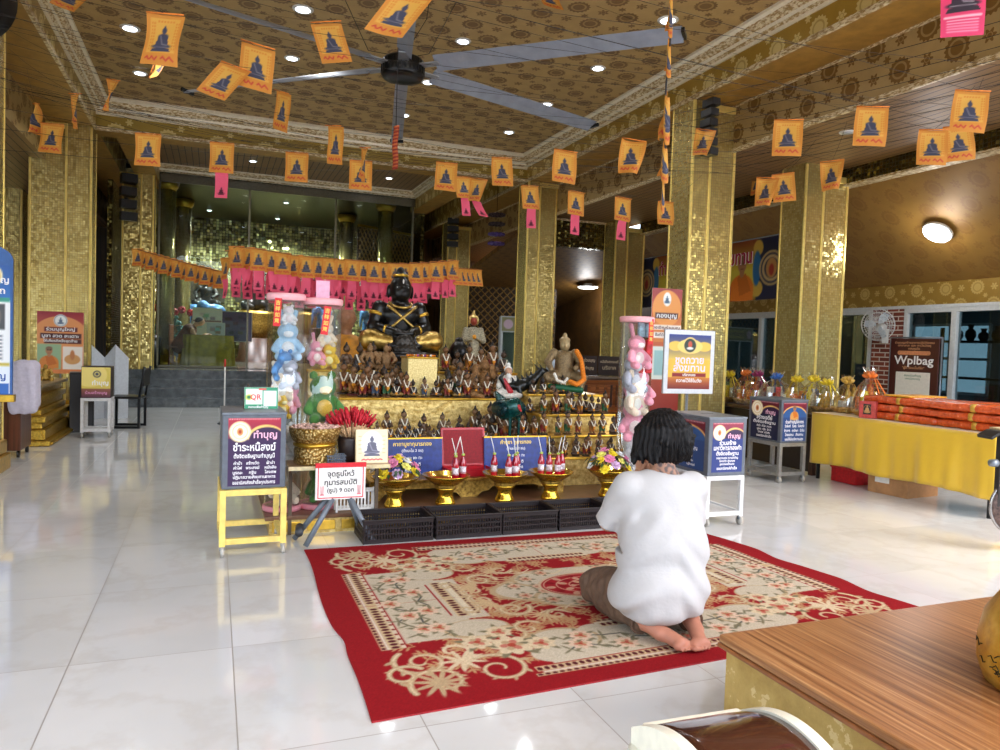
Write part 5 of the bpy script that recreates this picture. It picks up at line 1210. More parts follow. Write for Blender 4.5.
obj('post', MB().cyl((0, .02, .02), (0, .02, .98), .014, .014, 10), STEEL, t); obj('foot', MB().lathe([(.17, 0), (.17, .012), (.03, .03), (.014, .04)], 24, (0, .02, 0)), STEEL, t)
def rollup(name, label, loc, rz, w, z0, z1, cv, texts, cat='banner', base=True):
    t = thing(name, label, cat, loc, rz); sx = w/cv.w; sz = (z1-z0)/cv.h
    obj('backing', bx((0, .006, (z0+z1)/2), (w, .006, z1-z0)), M((222, 220, 214), .5, 0., 0), t)
    e = obj('print', cv.mesh(), PAINT(.32), t, (0, 0, z0)); e.scale = (sx, 1, sz)
    for i, (ls, mt, nm) in enumerate(texts): lettering(ls, t, mt, -.0025, nm)
    if base:
        obj('pole', MB().cyl((0, .02, .03), (0, .02, z1), .01, .01, 8), STEEL, t); obj('base_bar', bx((0, .02, .02), (w*1.02, .1, .04), 0, .008), STEEL, t)
    return t
cv = Canvas(.42, 1.6, 46, (206, 120, 44)); cv.grad(1.1, 1.6, (226, 140, 50), (150, 20, 26)); cv.ell(.21, 1.36, .2, .22, (232, 150, 60)); cv.ell(.21, 1.47, .055, .085, (244, 244, 240)); buddha(cv, .21, 1.42, .09, (60, 90, 120)); cv.rect(.05, 1.235, .37, 1.305, (60, 14, 16)); cv.rect(.0, 1.1, .42, 1.16, (240, 226, 214)); cv.rect(.04, 1.0, .38, 1.07, (240, 232, 224)); cv.grad(0, .95, (130, 30, 24), (190, 90, 40))
cv.rect(.03, .5, .4, .9, (214, 224, 214)); cv.rect(.06, .55, .37, .85, (150, 190, 190))
rollup('roll_up_banner', 'red and orange roll-up banner with a white oval emblem, beside the right column', (5.15, 7.6, 0), -.05, .42, .55, 2.17, cv, [([('กองบุญ', 0, 1.835, .075, .28)], SIGNW, 'white_lettering'), ([('ขอเชิญร่วมบุญ', 0, 1.69, .05, .38), ('ซื้อที่ดินถวายวัด', 0, 1.6, .05, .3)], M((90, 14, 14), .5, 0., 0), 'red_lettering')])
# long hanging banner on the eaves side
t = thing('hanging_banner', 'long yellow banner with a monk portrait and navy emblems, behind the right columns', 'banner', (8.72, 11.75, 2.34), -PI/2)
cv = Canvas(4.45, 1.06, 240, (212, 196, 70)); cv.grad(.55, 1.06, (214, 196, 60), (132, 60, 26)); cv.grad(.0, .12, (130, 90, 40), (206, 186, 66))
for cx in (.3, 4.12):
    cv.rect(cx-.36, 0, cx+.36, 1.06, (22, 28, 66)); cv.ell(cx+(.34 if cx < 1 else -.34), .2, .14, .14, (206, 170, 70)); cv.ell(cx+(.34 if cx < 1 else -.34), .9, .12, .14, (206, 170, 70)); cv.ell(cx+(.36 if cx < 1 else -.36), .55, .1, .3, (40, 110, 170)); cv.ell(cx, .53, .3, .3, (196, 170, 120)); cv.ell(cx, .53, .26, .26, (60, 60, 80)); cv.ring(cx, .53, .2, .05, (206, 180, 130)); cv.ell(cx, .53, .13, .17, (200, 150, 90)); cv.ell(cx, .5, .06, .1, (180, 60, 50))
monk_print(cv, 3.38, .0, .86, (222, 120, 36)); cv.ell(2.9, .2, .2, .2, (170, 40, 40))
obj('print', cv.mesh(), PAINT(.45), t); obj('backing', MB().bb((-2.22, .004, 0), (2.22, .012, 1.06)), WHITE, t); obj('top_rod', MB().cyl((-2.25, .01, 1.07), (2.25, .01, 1.07), .015, .015, 8), STEEL, t)
lettering([('ทำบุญ ร่วมถวาย สังฆทาน', -.02, .76, .36, 2.9)], t, M((250, 236, 240), .5, 0., 0), -.004, 'white_lettering_edge'); lettering([('ทำบุญ ร่วมถวาย สังฆทาน', -.02, .765, .34, 2.86)], t, M((176, 30, 80), .5, 0., 0), -.008, 'crimson_lettering')
# wooden bench and dark counter beyond the altar
WD = wood('bench_wood', (110, 58, 24), (160, 92, 42), 0, 30.)
t = thing('wooden_bench', 'reddish wooden bench with an upright back, right of the altar behind the flower tray', 'bench', AZ(594, 437, 0), .1)
obj('seat', bx((0, 0, .43), (1.3, .45, .05), 0, .008), WD, t); obj('back_rail', bx((0, .2, .86), (1.3, .035, .08), 0, .006), WD, t)
for i in range(7): obj('back_slat', bx((-.5+.167*i, .2, .64), (.05, .025, .4)), WD, t)
for x in (-.6, .6):
    for y, h in ((-.18, .41), (.2, .9)): obj('leg', bx((x, y, h/2), (.055, .055, h), 0, .004), WD, t)
    obj('armrest', bx((x, 0, .63), (.06, .46, .04), 0, .005), WD, t)
obj('apron', bx((0, -.19, .36), (1.2, .03, .08)), WD, t)
t = thing('dark_counter', 'long dark wooden counter beside the far right column', 'counter', (7.2, 12.6, 0))
obj('counter_body', bx((0, 0, .42), (2.6, .6, .84), 0, .006), DWOOD, t); obj('counter_top', bx((0, -.02, .86), (2.7, .7, .04), 0, .006), M((120, 104, 92), .25), t)
for i in range(4): obj('panel', bx((-.98+.65*i, -.305, .42), (.5, .012, .6), 0, .004), WD if i % 2 else DWOOD, t)
t = thing('price_board', 'small dark twin notice board standing on the far counter', 'sign', (6.95, 12.5, .88)); obj('board', bx((-.2, 0, .2), (.34, .02, .38), 0, .004), M((52, 34, 30), .4), t); obj('board', bx((.24, 0, .2), (.5, .02, .38), 0, .004), M((52, 34, 30), .4), t)
lettering([('ร่วมบุญ', -.2, .3, .08), ('ทำบุญ', -.2, .15, .08), ('หนังสือสวดมนต์', .24, .28, .07, .4), ('บริจาค', .24, .16, .1, .3)], t, M((200, 180, 150), .5, 0., 0), -.012)
t = thing('white_bag', 'bluish white bag on the far counter, left of the notice board', 'bag', (6.0, 12.4, .88)); obj('sack', body([('e', (0, 0, .14), (.2, .14, .17), .05), ('c', (.0, 0, .25), (.05, 0, .34), .07, .03, .04)], .02), M((176, 190, 204), .5, 0., .15, 10.), t); obj('tie', MB().tube([(.05+.04*math.cos(a), .04*math.sin(a), .3) for a in np.linspace(0, 2*PI, 13)[:-1]], .008, 6, True), M((90, 110, 140), .5), t)
t = thing('helmet', 'white helmet with an orange band on the far counter', 'cap', (6.35, 12.35, .88)); obj('crown', body([('e', (0, 0, .06), (.13, .13, .11), .02)], .014, cut=lambda Q: .0-Q[:, 2]), M((226, 222, 214), .5), t); obj('band', MB().lathe([(.131, .0), (.138, .03), (.131, .05)], 24), M((226, 130, 40), .5), t)
# slotted stand at the right edge
q = AZ(985, 512, 0)
t = thing('floor_stand', 'black slotted stand with a metal-rimmed disc, cut by the right edge', 'stand', (5.39, 3.62, 0), -.35)
obj('upright', bx((0, 0, .62), (.028, .05, .56), 0, .003), M((44, 40, 38), .4, .3), t); m = MB()
for i in range(14): m.box((0, -.026, .5+.03*i), (.012, .004, .014))
obj('slots', m, M((150, 130, 90), .5), t)
T = Matrix.Translation((.16, 0, .34)) @ Matrix.Rotation(PI/2, 4, 'X')
obj('disc', MB().lathe([(0, .02), (.08, .03), (.2, .022), (.205, .0), (.2, -.022), (0, -.03)], 40, T=T), foil_mat('speckled_disc', (58, 48, 46), (128, 104, 96), 26., .35, .4), t)
obj('disc_rim', MB().tube([(.16+.207*math.cos(a), 0, .34+.207*math.sin(a)) for a in np.linspace(0, 2*PI, 49)[:-1]], .012, 8, True), M((170, 166, 162), .25, .8, .05), t)
obj('knob', MB().cyl((-.02, 0, .66), (-.07, 0, .66), .03, .026, 16), STEEL, t)
hp = [(-.12, .84), (-.06, .88), (.02, .885), (.1, .9), (.3, .98), (.3, 1.0), (.1, .93), (.02, .915), (-.06, .9), (-.125, .86)]
obj('hood', MB().prism(hp, .16, Matrix.Translation((0, .08, 0)) @ XZ), BLACKP, t); obj('striped_band', MB().prism([(-.03, .893), (.06, .896), (.1, .91), (.1, .936), (.06, .922), (-.03, .917)], .166, Matrix.Translation((0, .083, 0)) @ XZ), M((206, 186, 140), .4), t)
obj('base_plate', bx((.3, 0, .02), (.3, .3, .04), 0, .01), BLACKP, t); obj('base_post', bx((.2, .03, .1), (.04, .03, .16)), BLACKP, t)
# things in the office behind the window
t = thing('office_shelf', 'dark shelf frame with silhouetted pots, seen through the right window', 'shelf', (12.6, 8.6, 0), -PI/2); m = MB()
for x in (-.9, .9):
    for y in (-.2, .2): m.box((x, y, 1.0), (.05, .05, 2.))
obj('upright', m, BLACKP, t)
for z in (.5, 1.1, 1.75): obj('shelf_board', bx((0, 0, z), (1.9, .45, .04)), BLACKP, t)
for i in range(7): 
    k = thing('pot', 'dark vase on the office shelf, %s from the left' % ORD[i], 'vase', (12.6, 9.35-.24*i, 1.77)); hh = RND.uniform(.2, .34)
    obj('vase_body', MB().lathe([(.05, 0), (.09, .3*hh), (.08, .6*hh), (.035, .8*hh), (.05, hh)], 16), M((50+8*i, 44, 40), .4), k); obj('vase_rim', MB().lathe([(.05, hh), (.056, hh+.012), (.045, hh+.014)], 16), M((120, 110, 100), .4), k)
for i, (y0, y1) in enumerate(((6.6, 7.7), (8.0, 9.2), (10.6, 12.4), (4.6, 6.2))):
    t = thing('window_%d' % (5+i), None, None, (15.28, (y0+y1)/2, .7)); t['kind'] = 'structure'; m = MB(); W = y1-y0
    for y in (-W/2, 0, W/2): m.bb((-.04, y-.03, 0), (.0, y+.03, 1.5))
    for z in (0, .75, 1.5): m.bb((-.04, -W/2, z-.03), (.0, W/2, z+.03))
    obj('window_frame', m, WFRAME, t); obj('glowing_pane', MB().bb((-.015, -W/2, 0), (-.008, W/2, 1.5)), EM((200, 216, 224), .9), t)  # the pane itself glows, standing in for daylight beyond
for i in range(2):
    t = thing('office_chair', 'dark office chair behind the window, %s one' % ('nearer' if i else 'farther'), 'chair', (11.8, 6.4+1.4*i, 0), 1.); obj('seat', bx((0, 0, .46), (.46, .46, .07), 0, .03), BLACKP, t); obj('backrest', bx((0, .22, .8), (.44, .06, .5), 0, .03), M((30, 44, 60), .5), t); obj('post', MB().cyl((0, 0, .03), (0, 0, .43), .03, .03, 10), STEEL, t); obj('foot', bx((0, 0, .02), (.5, .06, .04)), BLACKP, t); obj('foot', bx((0, 0, .02), (.06, .5, .04)), BLACKP, t)
# ================================================================= kneeling person (origin under the hips, faces local +Y)
PX, PY, PRZ = 2.1, 3.06, -.17
per = thing('person', 'barefoot person in white T-shirt and brown trousers kneeling in prayer on the rug', 'person', (PX, PY, .0075), PRZ)
SK = (190, 140, 112)
hz = .93; hx = .04; hy = .135                                     # head centre
def hd_(dx, dy, dz): return (hx+dx, hy+dy, hz+dz)
head = [('e', hd_(0, 0, .02), (.076, .096, .1), .02), ('e', hd_(0, .03, -.045), (.058, .068, .07), .03), ('e', hd_(0, .1, -.02), (.012, .02, .018), .012), ('c', hd_(0, .088, .02), hd_(0, .104, -.014), .009, .011, .012),
        ('e', hd_(0, .085, -.062), (.024, .012, .007), .006), ('e', hd_(0, .083, -.073), (.022, .012, .007), .006), ('e', hd_(0, .078, -.1), (.022, .018, .016), .012),
        ('e', hd_(.078, -.005, -.005), (.011, .02, .03), .006), ('e', hd_(-.078, -.005, -.005), (.011, .02, .03), .006)]
for s in (-1, 1): head += [('e', hd_(s*.032, .084, .022), (.014, .008, .009), -.008), ('e', hd_(s*.032, .08, .021), (.0125, .0105, .009), .002), ('e', hd_(s*.033, .088, .04), (.02, .008, .006), .006)]
neck = [('c', (hx*.5, .05, .74), (hx, hy-.02, .88), .066, .052, .03)]
torso = [('c', (0, -.01, .25), (0, .02, .5), .125, .12, .06), ('c', (0, .02, .5), (0, .045, .66), .13, .12, .06), ('c', (-.13, .04, .7), (.13, .04, .7), .055, .055, .06)]
arms = []; SH = {}
for s in (-1, 1):
    sh = (s*.175, .04, .71); el = (s*.218, .175, .5); wr = (s*.045+hx*.5, .315, .71)
    SH[s] = (sh, el, wr); arms += [('c', sh, el, .056, .044, .04), ('c', el, wr, .043, .028, .02)]
hands = []
for s in (-1, 1):   # palms pressed together, fingers pointing up
    bx0 = hx*.5+s*.018
    hands += [('b', (bx0, .325, .765), (.0125, .033, .048), .012, .012), ('c', (hx*.5+s*.045, .315, .71), (bx0, .325, .735), .027, .022, .015)]
    for i, (dy, L) in enumerate(((-.027, .055), (-.009, .068), (.009, .074), (.027, .066))):
        a = (bx0, .325+dy*.95, .805); b = (bx0-s*.004, .325+dy+.004, .805+L*.55); c = (bx0-s*.007, .325+dy+.004, .805+L)
        hands += [('c', a, b, .0085, .0078, .004), ('c', b, c, .0078, .0062, .003)]
    hands += [('c', (bx0, .3, .735), (bx0+s*.004, .272, .765), .0115, .0095, .008), ('c', (bx0+s*.004, .272, .765), (bx0-s*.002, .262, .792), .0092, .0072, .004)]
legs = []; feet = []
for s in (-1, 1):
    hip = (s*.1, .02, .235); kn = (s*.175, .4, .085); an = (s*.13, -.055, .066)
    legs += [('c', hip, kn, .085, .062, .04), ('c', kn, an, .06, .036, .03)]
    # foot lies on its instep, sole turned up and back, toes meeting near the middle
    fa = Vector((s*.122, -.1, 0)); fb = Vector((-.008 if s < 0 else .088, -.268, 0)); fd = (fb-fa).normalized(); fs_ = Vector((-fd.y, fd.x, 0))*s   # fs_: towards the little toe
    def fp(u, v, z): q = fb+fd*u+fs_*v; return (q.x, q.y, z)
    heel = (fa.x, fa.y, .082); ball = fp(0, .004, .036)
    feet += [('c', an, heel, .037, .038, .02), ('c', heel, ball, .037, .033, .03), ('c', heel, fp(-.1, .018, .052), .03, .03, .02), ('c', fp(.006, .03, .031), fp(.01, -.024, .031), .022, .023, .012)]
    for i in range(5):
        v = -.033+.0168*i; u = .042-.006*i-(.003 if i == 0 else 0); r_ = .0138 if i == 0 else .0102-.0006*i; zt = .021+(.004 if i == 0 else 0)
        feet.append(('c', fp(u-.022, v*.92, .028), fp(u+.012, v, zt), r_*.9, r_*.85, .003)); feet.append(('e', fp(u+.015, v, zt), (r_, r_, r_), .002))
skin = head+neck+torso+arms+hands+legs+feet
def skin_col(V):
    c = np.tile(np.array(SK, float), (len(V), 1)); V2 = V.astype(np.float32)
    sole = (V[:, 1] < -.12) & (V[:, 2] < .13); c[sole] = (184, 124, 100)
    n = np.sin(V[:, 0]*90)*np.sin(V[:, 1]*70+1)*np.sin(V[:, 2]*110); c *= (1+.03*n)[:, None]
    toe = (V[:, 1] < -.285); c[toe] = c[toe]*.93+np.array((206, 120, 104))*.07
    ey = np.zeros(len(V), bool)
    for s in (-1, 1):
        d = np.linalg.norm((V-np.array(hd_(s*.032, .089, .021)))/np.array([1, 1, .7]), axis=1); c[d < .0095] = (236, 232, 226); c[d < .0048] = (40, 26, 20)
        b = np.abs(V[:, 2]-(hz+.047))+.15*np.abs(np.abs(V[:, 0]-hx)-.033) ; c[(b < .005) & (V[:, 1] > hy+.06) & (np.abs(V[:, 0]-hx-s*.033) < .02)] = (38, 28, 26)
    lip = (np.abs(V[:, 2]-(hz-.067)) < .011) & (np.abs(V[:, 0]-hx) < .024) & (V[:, 1] > hy+.083); c[lip] = (176, 96, 92)
    # tattoo across the nape
    t = (V[:, 2] > .755) & (V[:, 2] < .86) & (V[:, 1] < .1) & (np.abs(V[:, 0]-hx-.0) < .075-.45*np.maximum(0, V[:, 2]-.79))
    u = (V[:, 0]-hx)*150; w = V[:, 2]*150; pat = np.sin(u)*np.sin(w)+.7*np.sin(np.hypot(u, w-118)*1.6)
    edge = np.clip(.5+pat*1.2, .25, 1)[:, None]
    c[t] = (c*(1-.72*edge)+np.array((66, 68, 76))*.72*edge)[t]
    return c
obj('body', body(skin, .0052, col=skin_col), PAINT(.5, 0., .4), per)
# T-shirt: loose shell over torso and upper arms with hem, neckline and creases
sh_pr = [('c', (-.045, -.035, .235), (-.045, -.015, .45), .175, .165, .08), ('c', (.045, -.035, .235), (.045, -.015, .45), .175, .165, .08), ('e', (-.05, -.045, .2), (.222, .185, .135), .1), ('c', (-.04, .005, .45), (-.03, .035, .63), .168, .15, .08), ('c', (.04, .005, .45), (.03, .035, .63), .168, .15, .08), ('c', (-.155, .03, .695), (.155, .03, .695), .077, .077, .07), ('e', (0, .02, .735), (.1, .075, .04), .06), ('e', (0, .1, .52), (.15, .09, .2), .06)]
for s in (-1, 1):
    sh, el, wr = SH[s]; a = Vector(sh); b = Vector(el); m_ = a.lerp(b, .98)
    sh_pr += [('c', tuple(a), tuple(m_+Vector((s*.012, -.015, -.01))), .076, .078, .035)]
def sh_disp(Q):
    x, y, z = Q[:, 0], Q[:, 1], Q[:, 2]
    d = .009*np.sin(z*38+np.abs(x)*26+3*np.sin(x*9))*np.clip((.62-z)*4, 0, 1)+.006*np.sin(x*46+z*14)*np.clip((z-.5)*5, 0, 1)*np.clip((.72-z)*8, 0, 1)
    d += .01*np.sin((np.abs(x)-.1)*50+(z-.6)*45)*np.exp(-((np.abs(x)-.17)**2+(z-.58)**2)/.01)+.003*np.sin(x*60+2*z)*np.clip((.3-z)*6, 0, 1)
    return d
NECKP = np.array([hx*.3, .058, .80]); NECKN = np.array([0., -.34, .94])
def sh_cut(Q):
    d = np.full(len(Q), -9., np.float32)
    d = np.maximum(d, .105+.02*np.sin(Q[:, 0]*14)-Q[:, 2])                             # hem
    neck_ = .09-np.linalg.norm((Q-np.array([hx*.6, .05, .80]))*np.array([1., 1., 1.25]), axis=1); d = np.maximum(d, neck_)
    for s in (-1, 1):                                                                # sleeve ends and their hollow insides
        sh, el, wr = SH[s]; a = np.array(sh); b = np.array(el)+np.array([s*.012, -.015, -.01]); ax = (b-a)/np.linalg.norm(b-a); L = np.linalg.norm(b-a)
        t = (Q-a) @ ax; rad = np.linalg.norm((Q-a)-t[:, None]*ax, axis=1); side = (s*Q[:, 0] > .12) & (Q[:, 2] > .4)
        d = np.where(side & (t > 0), np.maximum(d, t-(L-.02)), d); d = np.where(side & (t > L*.78) & (rad < .06), np.maximum(d, np.minimum(.06-rad, .02)), d)
    return d
g = NG('white_cotton'); g.bump(g.noise(g.obj(), 14., 3.), .35, .02); COTTON = g.out(g.mix(g.noise(g.obj(), 6.), (182, 179, 177), (194, 191, 189)), .9, 0.)
shirt = obj('t_shirt', body(sh_pr, .0085, disp=sh_disp, cut=sh_cut), COTTON, per)
obj('neck_band', MB().tube([(hx*.6+.086*math.cos(a), .05+.066*math.sin(a), .746+.022*-math.sin(a)) for a in np.linspace(0, 2*PI, 33)[:-1]], .006, 8, True), COTTON, shirt)
# trousers
tr = []
for s in (-1, 1):
    tr += [('c', (s*.105, .0, .2), (s*.18, .4, .095), .125, .088, .05), ('c', (s*.18, .4, .09), (s*.128, -.04, .08), .09, .058, .05), ('e', (s*.165, .2, .1), (.09, .2, .1), .05), ('c', (s*.14, .02, .09), (s*.125, -.075, .075), .062, .054, .03)]
def tr_disp(Q): return .005*np.sin(Q[:, 1]*38+Q[:, 2]*50+np.sin(Q[:, 0]*20))+.003*np.sin(Q[:, 1]*90-Q[:, 2]*30)
TROU = M((104, 80, 62), .75, 0., .14, 30.)
obj('trousers', body(tr, .0095, disp=tr_disp, cut=lambda Q: .006-Q[:, 2]), TROU, per)
for s in (-1, 1): obj('trouser_cuff', MB().tube([(s*.134+.05*math.cos(a), -.1-.008*math.sin(a), .07+.05*math.sin(a)) for a in np.linspace(0, 2*PI, 25)[:-1]], .007, 8, True), TROU, per)
# hair: chin-length bob built of many locks
hr = [('e', hd_(0, -.012, .045), (.126, .13, .125), .03), ('e', hd_(0, -.05, -.02), (.14, .09, .1), .04)]
r = random.Random(21)
for i in range(46):
    a = PI*1.02+PI*1.0*(i+.5)/46-.12+r.uniform(-.04, .04)
    a = math.radians(-205+230*(i+.5)/46)+r.uniform(-.03, .03)            # from one temple round the back to the other
    ca, sa = math.cos(a), math.sin(a); top = hd_(.114*ca, .112*sa-.012, .03+r.uniform(-.01, .04)); L = r.uniform(-.105, -.06)+(.1 if (sa < -.1 and ca > -.45) else .0 if sa < -.2 else -.01)
    fl = 1.2+r.uniform(-.1, .28)
    hr.append(('c', top, hd_(.112*ca*fl, .104*sa*fl-.012, L), .03, .008, .012))
def hr_disp(Q):
    a = np.arctan2(Q[:, 1]-hy, Q[:, 0]-hx); return .0045*np.sin(a*34+Q[:, 2]*24+2*np.sin(Q[:, 2]*30))+.002*np.sin(a*103-Q[:, 2]*50)
def hr_cut(Q):     # leaves the face open
    f = (Q[:, 1]-(hy+.03)); w = .064-np.abs(Q[:, 0]-hx); return np.where((f > 0) & (Q[:, 2] < hz+.075), np.minimum(np.minimum(f, w), (hz+.075)-Q[:, 2]), -9).astype(np.float32)
g = NG('black_hair'); p_ = g.xyz(g.obj()); q_ = g.comb(g.f('MULTIPLY', p_[0], 160.), g.f('MULTIPLY', p_[1], 160.), g.f('MULTIPLY', p_[2], 9.)); n_ = g.noise(q_, 1., 2.)
g.bump(n_, .55, .004); HAIR = g.out(g.ramp(n_, [(.35, (9, 8, 9)), (.7, (24, 21, 21))]), .6, 0., Specular_IOR_Level=.25)
obj('hair', body(hr, .0068, disp=hr_disp, cut=hr_cut), HAIR, per)
m = MB(); r = random.Random(5)
for i in range(110):
    a = math.radians(-200+220*r.random()); ca, sa = math.cos(a), math.sin(a); z0 = r.uniform(.0, .1); fl = r.uniform(1.02, 1.2)
    m.tube([hd_(.118*ca, .118*sa-.012, z0), hd_(.132*ca*fl, .126*sa*fl-.012, (z0-.11)*.5), hd_(.124*ca*fl*r.uniform(.94, 1.16), .118*sa*fl-.012, -.055-r.uniform(-.02, .05))], [.004, .0034, .0008], 5)
obj('loose_lock', m, HAIR, per)['kind'] = 'stuff'
# ================================================================= ceiling fan
FZ = 4.2; hub = AZ(403, 67, FZ)
fan = thing('ceiling_fan', 'huge six-bladed grey ceiling fan with a black motor hub', 'fan', (hub.x, hub.y, FZ))
BLADE = M((142, 150, 164), .4, .2, .06, 8.); BKM = M((16, 17, 19), .3, .3, .1)
m = MB().lathe([(0, -.13), (.12, -.13), (.2, -.115), (.215, -.09), (.215, .05), (.19, .075), (.1, .09), (.07, .12)], 40)
for k in range(30):
    a = 2*PI*k/30; m.box((.212*math.cos(a), .212*math.sin(a), -.02), (.02, .012, .12), a)
obj('motor_hub', m, BKM, fan); obj('down_rod', MB().cyl((0, 0, .1), (0, 0, ZC-FZ), .05, .05, 16), BLADE, fan); obj('ceiling_plate', MB().lathe([(.06, ZC-FZ-.1), (.17, ZC-FZ-.03), (.18, ZC-FZ-.001)], 24), BLADE, fan)
for k in range(6):
    a = math.radians(-42+60*k); A = Matrix.Rotation(a, 4, 'Z')
    prof = [(-.09, .0), (-.055, .018), (.02, .022), (.08, .007), (.09, .0), (.02, .004), (-.04, .0)]
    vs = []; fs = []; n = len(prof); st = [.36, .5, 1.2, 2.72, 2.78]
    for i, x in enumerate(st):
        tw = -math.radians(38-10*(x-.36)/2.4)
        for u, v in prof: vs.append((x, u*math.cos(tw)-v*math.sin(tw), u*math.sin(tw)+v*math.cos(tw)+.0))
    for i in range(len(st)-1):
        for j in range(n): fs.append((i*n+j, i*n+(j+1) % n, (i+1)*n+(j+1) % n, (i+1)*n+j))
    fs += [tuple(range(n))[::-1], tuple(range((len(st)-1)*n, len(st)*n))]
    b = obj('blade', MB().add(vs, fs, A), BLADE, fan)
    m = MB(); m.box((.29, 0, -.005), (.24, .11, .012), 0, A); 
    obj('blade_bracket', m.mesh('b', .003), M((170, 174, 180), .3, .7, .05), b)
    obj('blade_cap', MB().box((2.79, 0, .005), (.03, .18, .04), 0, A), BKM, b)
m = MB(); m.tube([(-.05, 0, .1), (-.3, .3, .22), (-.6, .6, ZC-FZ)], .004, 5); m.tube([(.05, 0, .1), (.35, .3, .3), (.7, .5, ZC-FZ)], .004, 5); m.tube([(0, .0, .1), (.1, -.5, .3), (.1, -.9, ZC-FZ)], .004, 5)
obj('guy_wire', m, BKM, fan)
# ================================================================= prayer flags
ORG = (214, 142, 56); YEL = (224, 170, 74); DKB = (66, 69, 92)
def flag_canvas(w, h, nx, pink=False):
    if pink:
        cv = Canvas(w, h, nx, (238, 96, 128)); buddha(cv, w*.5, h*.12, w*.62, (84, 26, 44)); return cv
    cv = Canvas(w, h, nx, ORG); cv.rect(w*.1, h*.24, w*.9, h*.93, YEL)
    for i in range(9):
        for x in (.14, .2, .8, .86): cv.rect(w*x, h*(.3+.065*i), w*(x+.03), h*(.3+.065*i+.035), (214, 124, 44))
    for x in np.linspace(.3, .7, 6): cv.rect(w*x, h*.86, w*(x+.04), h*.89, (214, 124, 44))
    buddha(cv, w*.5, h*.26, h*.52, DKB, (120, 118, 130))
    cv.line([(w*(.12+.045*i), h*(.13+.035*math.sin(i*1.9))) for i in range(8)], h*.035, (200, 70, 54)); cv.line([(w*(.56+.045*i), h*(.13+.035*math.sin(i*1.6))) for i in range(8)], h*.035, (200, 70, 54))
    return cv
CLOTH = None
g = NG('printed_flag_cloth'); a_ = g.node('ShaderNodeAttribute', attribute_name='Col'); tl = g.node('ShaderNodeBsdfTranslucent'); g.t.links.new(a_.outputs['Color'], tl.inputs[0])
g.out(a_.outputs['Color'], .75, 0.); mx = g.node('ShaderNodeMixShader'); mx.inputs[0].default_value = .3
g.t.links.new(g.b.outputs[0], mx.inputs[1]); g.t.links.new(tl.outputs[0], mx.inputs[2]); o_ = [n for n in g.n if n.type == 'OUTPUT_MATERIAL'][0]; g.t.links.new(mx.outputs[0], o_.inputs[0]); CLOTH = g.m
FW, FH = .225, .29
def flag_mesh(style, w=FW, h=FH, nx=40, pink=False):
    cv = flag_canvas(w, h, nx, pink)
    def shp(X, Y):
        x = X-w/2; d = h-Y                                            # d: distance below the string
        if style == 0: return x+0*d, .018*np.sin(d*14+X*9), -d
        if style == 1: return x+.12*d, .03*np.sin(d*10+1)+.2*d*d/h, -d*.98
        if style == 2: return x*(1-.35*d/h)-.1*d, .05*np.sin(X*16+d*8), -d
        if style == 3:                                                  # blown up and to one side
            k = d/h; return x+.5*d, -.15*d*k+.02*np.sin(X*14), -d*(.86-.12*k)
        if style == 4: k = d/h; return x*.55-.06*d, .09*np.sin(X*15+1)*(.4+k), -d
        if style == 5: k = d/h; return x*(.25+.2*k)+.01*np.sin(d*30), .06*np.sin(X*26+d*16), -d*1.02
        if style == 6: k = d/h; return x-.42*d, .1*d*k+.02*np.sin(X*15), -d*(.9-.1*k)
    return cv.mesh(shp)
FM = [flag_mesh(i) for i in range(7)]
SMALL = [flag_mesh(i, .15, .2, 22) for i in (0, 1, 2)]; SPINK = [flag_mesh(i, .085, .19, 14, True) for i in (0, 1, 2)]
LPINK = [flag_mesh(i, .12, .25, 18, True) for i in (0, 3, 1)]
for q in FM+SMALL+SPINK+LPINK: q.materials.append(CLOTH)
HEMM = M((214, 122, 40), .7, 0., .1)
HEM = MB().cyl((-FW/2, 0, .003), (FW/2, 0, .003), .005, .005, 6).mesh('hem'); HEM.materials.append(HEMM)
HEMS = MB().cyl((-.075, 0, .002), (.075, 0, .002), .003, .003, 5).mesh('hem'); HEMS.materials.append(HEMM)
def flag(p, style, label, rz=0., ry=0., sc=1., tail=None):
    t = thing('prayer_flag', label, 'flag', p, 0, 'orange prayer flags'); t.rotation_euler = (0, ry, rz); t.scale = (sc,)*3
    obj('cloth', FM[style], None, t); hm = obj('hem', HEM, None, t); hm.scale = ({4: .55, 5: .3}.get(style, 1.), 1, 1)
    if tail is not None: obj('pink_tail', LPINK[tail], None, t, ((.13*FH if style == 1 else 0), (.03 if style == 1 else 0), -FH*.97))
    return t
